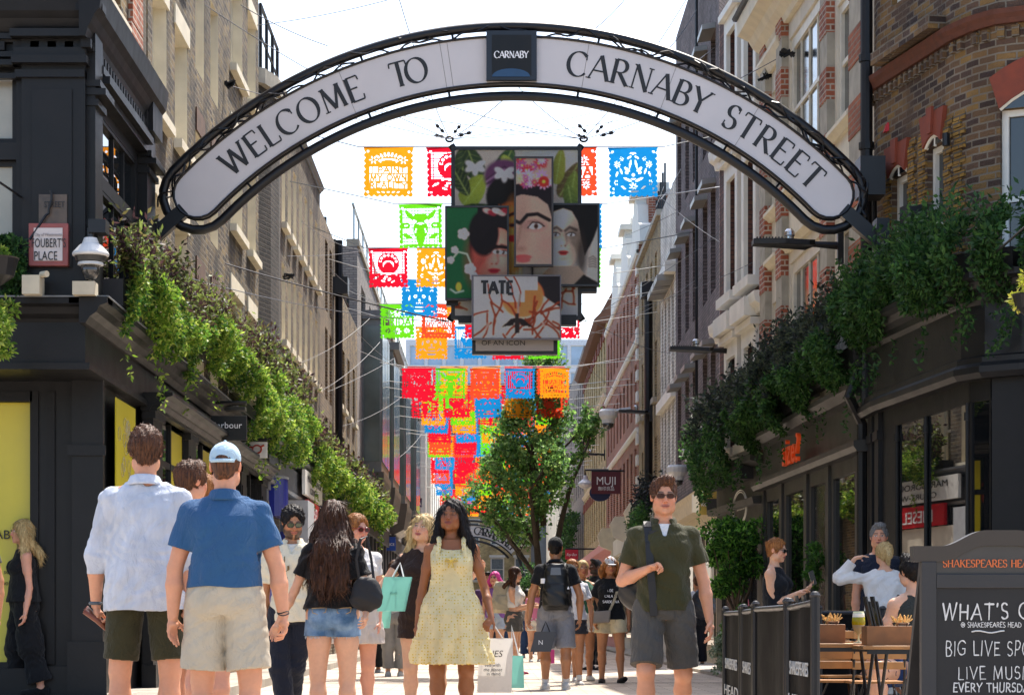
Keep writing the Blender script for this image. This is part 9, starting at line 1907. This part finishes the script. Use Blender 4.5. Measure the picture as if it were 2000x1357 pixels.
for lb, px, Y, rz in (('folding chair with backrest facing the camera between the two tables', 1708, 15.6, math.pi), ('folding chair left of the beer glass table', 1618, 15.9, math.pi - .15), ('folding chair behind the menu box', 1722, 17.2, 0), ('folding chair carrying the white t-shirt person', 1800, 18.7, math.pi + .1), ('folding chair low in front beside the lettered barrier', 1640, 17.4, .3), ('folding chair under the person in ochre shorts', 1716, 20.9, 0)): chair(lb, px, Y, rz)
def menubox(lb, c, dx, w_=.15, h=.12):
 o = thing('menu_box', lb, 'box', c + Vector((dx, 0, 0)), 'wooden menu boxes on the pub tables'); x, y, z = c.x + dx, c.y - .1, c.z; mb = MB()
 for q in ((x - w_, x + w_, y - .1, y - .085, z, z + h), (x - w_, x + w_, y + .085, y + .1, z, z + h), (x - w_, x - w_ + .015, y - .085, y + .085, z, z + h), (x + w_ - .015, x + w_, y - .085, y + .085, z, z + h)): mb.box(*[q[0], q[1], q[2], q[3], q[4] + .001, q[5]])
 mb.build('box', wood2, o, bevel=.003)
 for k in range(4): mb = MB(); a = -.09 + k * .022; mb.hexa([(x + a, y - .06, z + .02), (x + a + .01, y - .06, z + .02), (x + a + .01, y + .06, z + .02), (x + a, y + .06, z + .02), (x + a - .06, y - .06, z + .3 - .03 * (k % 2)), (x + a - .05, y - .06, z + .3 - .03 * (k % 2)), (x + a - .05, y + .06, z + .3 - .03 * (k % 2)), (x + a - .06, y + .06, z + .3 - .03 * (k % 2))]); mb.build('menu_card', M('menu_black', '161718', .4), o)
 mb = MB(); mb.lathe((x + .07, y - .03, z + h * .75), [(.03, 0), (.055, .05), (.05, .05)], 16); bw_ = mb.build('condiment_bowl', M('chrome'), o); rr = random.Random(1); mb = MB()
 for k in range(36): q = Vector((x + .07 + rr.uniform(-.04, .04), y - .03 + rr.uniform(-.03, .03), z + h + rr.uniform(.0, .02))); mb.tube([q, q + Vector((rr.uniform(-.04, .04), rr.uniform(-.02, .02), rr.uniform(.02, .06)))], .004, 4)
 mb.build('straw_filling', M('straw', 'd8a860', .7), o)
menubox('wooden menu box with fanned black menus left of the beer glass', t1, -.17); menubox('wooden menu box with upright black menus beside the chalkboard', t2, -.12)
gx, gy, gz = t1.x + .075, t1.y - .12, t1.z; o = thing('beer_glass', 'stemmed glass of pale golden beer on the slatted table', 'glass', (gx, gy, gz))
gl_ = bpy.data.materials.new('clear_glass'); gl_.use_nodes = True; b_ = gl_.node_tree.nodes['Principled BSDF']; b_.inputs['Transmission Weight'].default_value = 1; b_.inputs['Roughness'].default_value = .02; b_.inputs['Base Color'].default_value = (1, 1, 1, 1)
mb = MB(); mb.lathe((gx, gy, gz), [(.036, .001), (.034, .005), (.008, .01), (.005, .03), (.006, .055), (.022, .07), (.038, .1), (.042, .13), (.037, .17), (.033, .2)], 24); mb.build('glass_body', M('glass_rim', 'c8c8b0', .05, trans=.6, spec=.9), o, smooth=True)
mb = MB(); mb.lathe((gx, gy, gz), [(.015, .068), (.0375, .1), (.0425, .13), (.0385, .165)], 24); mb.build('beer', M('beer', 'c0b020', .1, trans=.5), o, smooth=True)
mb = MB(); mb.lathe((gx, gy, gz), [(.0385, .165), (.037, .185), (.03, .192)], 24); mb.build('foam', M('foam', 'e8e4cc', .8), o)
def carrier(lb, x0, x1, y0, y1, Y, mat, skew=0, depth=.12, hl=(0, -40), txts=(), hm=None, name='shopping_bag', top=1.0):
 o = thing(name, lb, 'bag', P((x0 + x1) / 2, y1, Y)); k = Y / F; N = 6; mb = MB(); w_ = (x1 - x0)
 a, b_, c, d = P(x0 + skew, y0, Y), P(x1 + skew, y0, Y), P(x1, y1, Y), P(x0, y1, Y); D = Vector((0, depth, 0)); m1 = (b_ + c) * .5 + Vector((-.012, depth / 2, 0)); m0 = (a + d) * .5 + Vector((.012, depth / 2, 0))
 mb.quad(d, c, b_, a); mb.quad(c, c + D, m1, m1); mb.f.pop(); mb.mi.pop(); mb.poly([c, c + D, b_ + D, (b_ + D * .5) + Vector((-.015, 0, 0)), b_]); mb.quad(a + D, b_ + D, c + D, d + D); mb.poly([a, (a + D * .5) + Vector((.015, 0, 0)), a + D, d + D, d]); mb.quad(d, d + D, c + D, c); mb.build('bag_body', mat, o)
 mb = MB(); h = P(0, y0 + hl[1], Y).z
 for y_ in (0, depth):
  p0, p1 = a.lerp(b_, .3) + Vector((0, y_, 0)), a.lerp(b_, .7) + Vector((0, y_, 0)); q = Vector(((p0.x + p1.x) / 2 + hl[0] * k, Y + depth / 2, h)); mb.tube([p0, p0.lerp(q, .6), q, p1.lerp(q, .6), p1], .005, 5)
 mb.build('handles', hm or mat, o)
 for s_, tx, ty, th_, sh_, m_ in txts: text(s_, P(tx, ty, Y) - Vector((0, .006, 0)), (b_ - a), (0, 0, 1), th_ * k, m_, o, shear=sh_)
 return o
mint = M('mint_paper', '7cc0b0', .35, var=.06, trans=.2); wbag = M('white_plastic', 'cfcbc6', .3, var=.05, bump=.3, bsc=9, trans=.35)
carrier('larger mint green shopping bag beside the denim shorts woman', 736, 790, 1126, 1193, 17.6, mint, 14, .14, (4, -28), [('kurt', 768, 1160, 6, .3, M('mint_dark', '5a9a8c', .5))], whitef)
carrier('smaller mint green shopping bag hanging lower behind the first', 727, 760, 1186, 1226, 19.5, mint, 4, .12, (4, -18), (), whitef)
mb = MB(); mb.hexa([P(*q) for q in ((716, 1190, 18.2), (744, 1180, 18.2), (744, 1180, 18.5), (716, 1190, 18.5), (730, 1158, 18.2), (745, 1150, 18.2), (745, 1150, 18.5), (730, 1158, 18.5))]); tag(mb.build('blue_bag', M('bright_blue', '1c4fc0', .4), None), 'crumpled bright blue bag next to the black shoulder bag', 'bag')
carrier('white plastic carrier bag with black printing held behind the yellow dress', 932, 999, 1246, 1352, 17.4, wbag, 3, .15, (-14, -42), [('NNES', 958, 1282, 13, .25, M('letter_black')), ('ved with', 962, 1301, 6.5, 0, M('letter_black')), ('the planet', 962, 1310, 6.5, .25, M('letter_black')), ('in mind', 964, 1318, 6.5, 0, M('letter_black'))], wbag)
carrier('mint green paper bag behind the white carrier bag', 994, 1024, 1280, 1343, 18.2, mint, -2, .12, (-8, -60), (), whitef)
carrier('dark grey paper bag swinging from the capped man', 1036, 1076, 1233, 1272, 27.6, M('bag_charcoal', '33363d', .4), 10, .14, (0, -20), [('N', 1056, 1258, 9, 0, wt)], blackm)
carrier('bright pink paper bag beside the capped man', 1056, 1083, 1268, 1295, 28.4, M('hot_pink', 'c03c8c', .4), 0, .1, (0, -20))
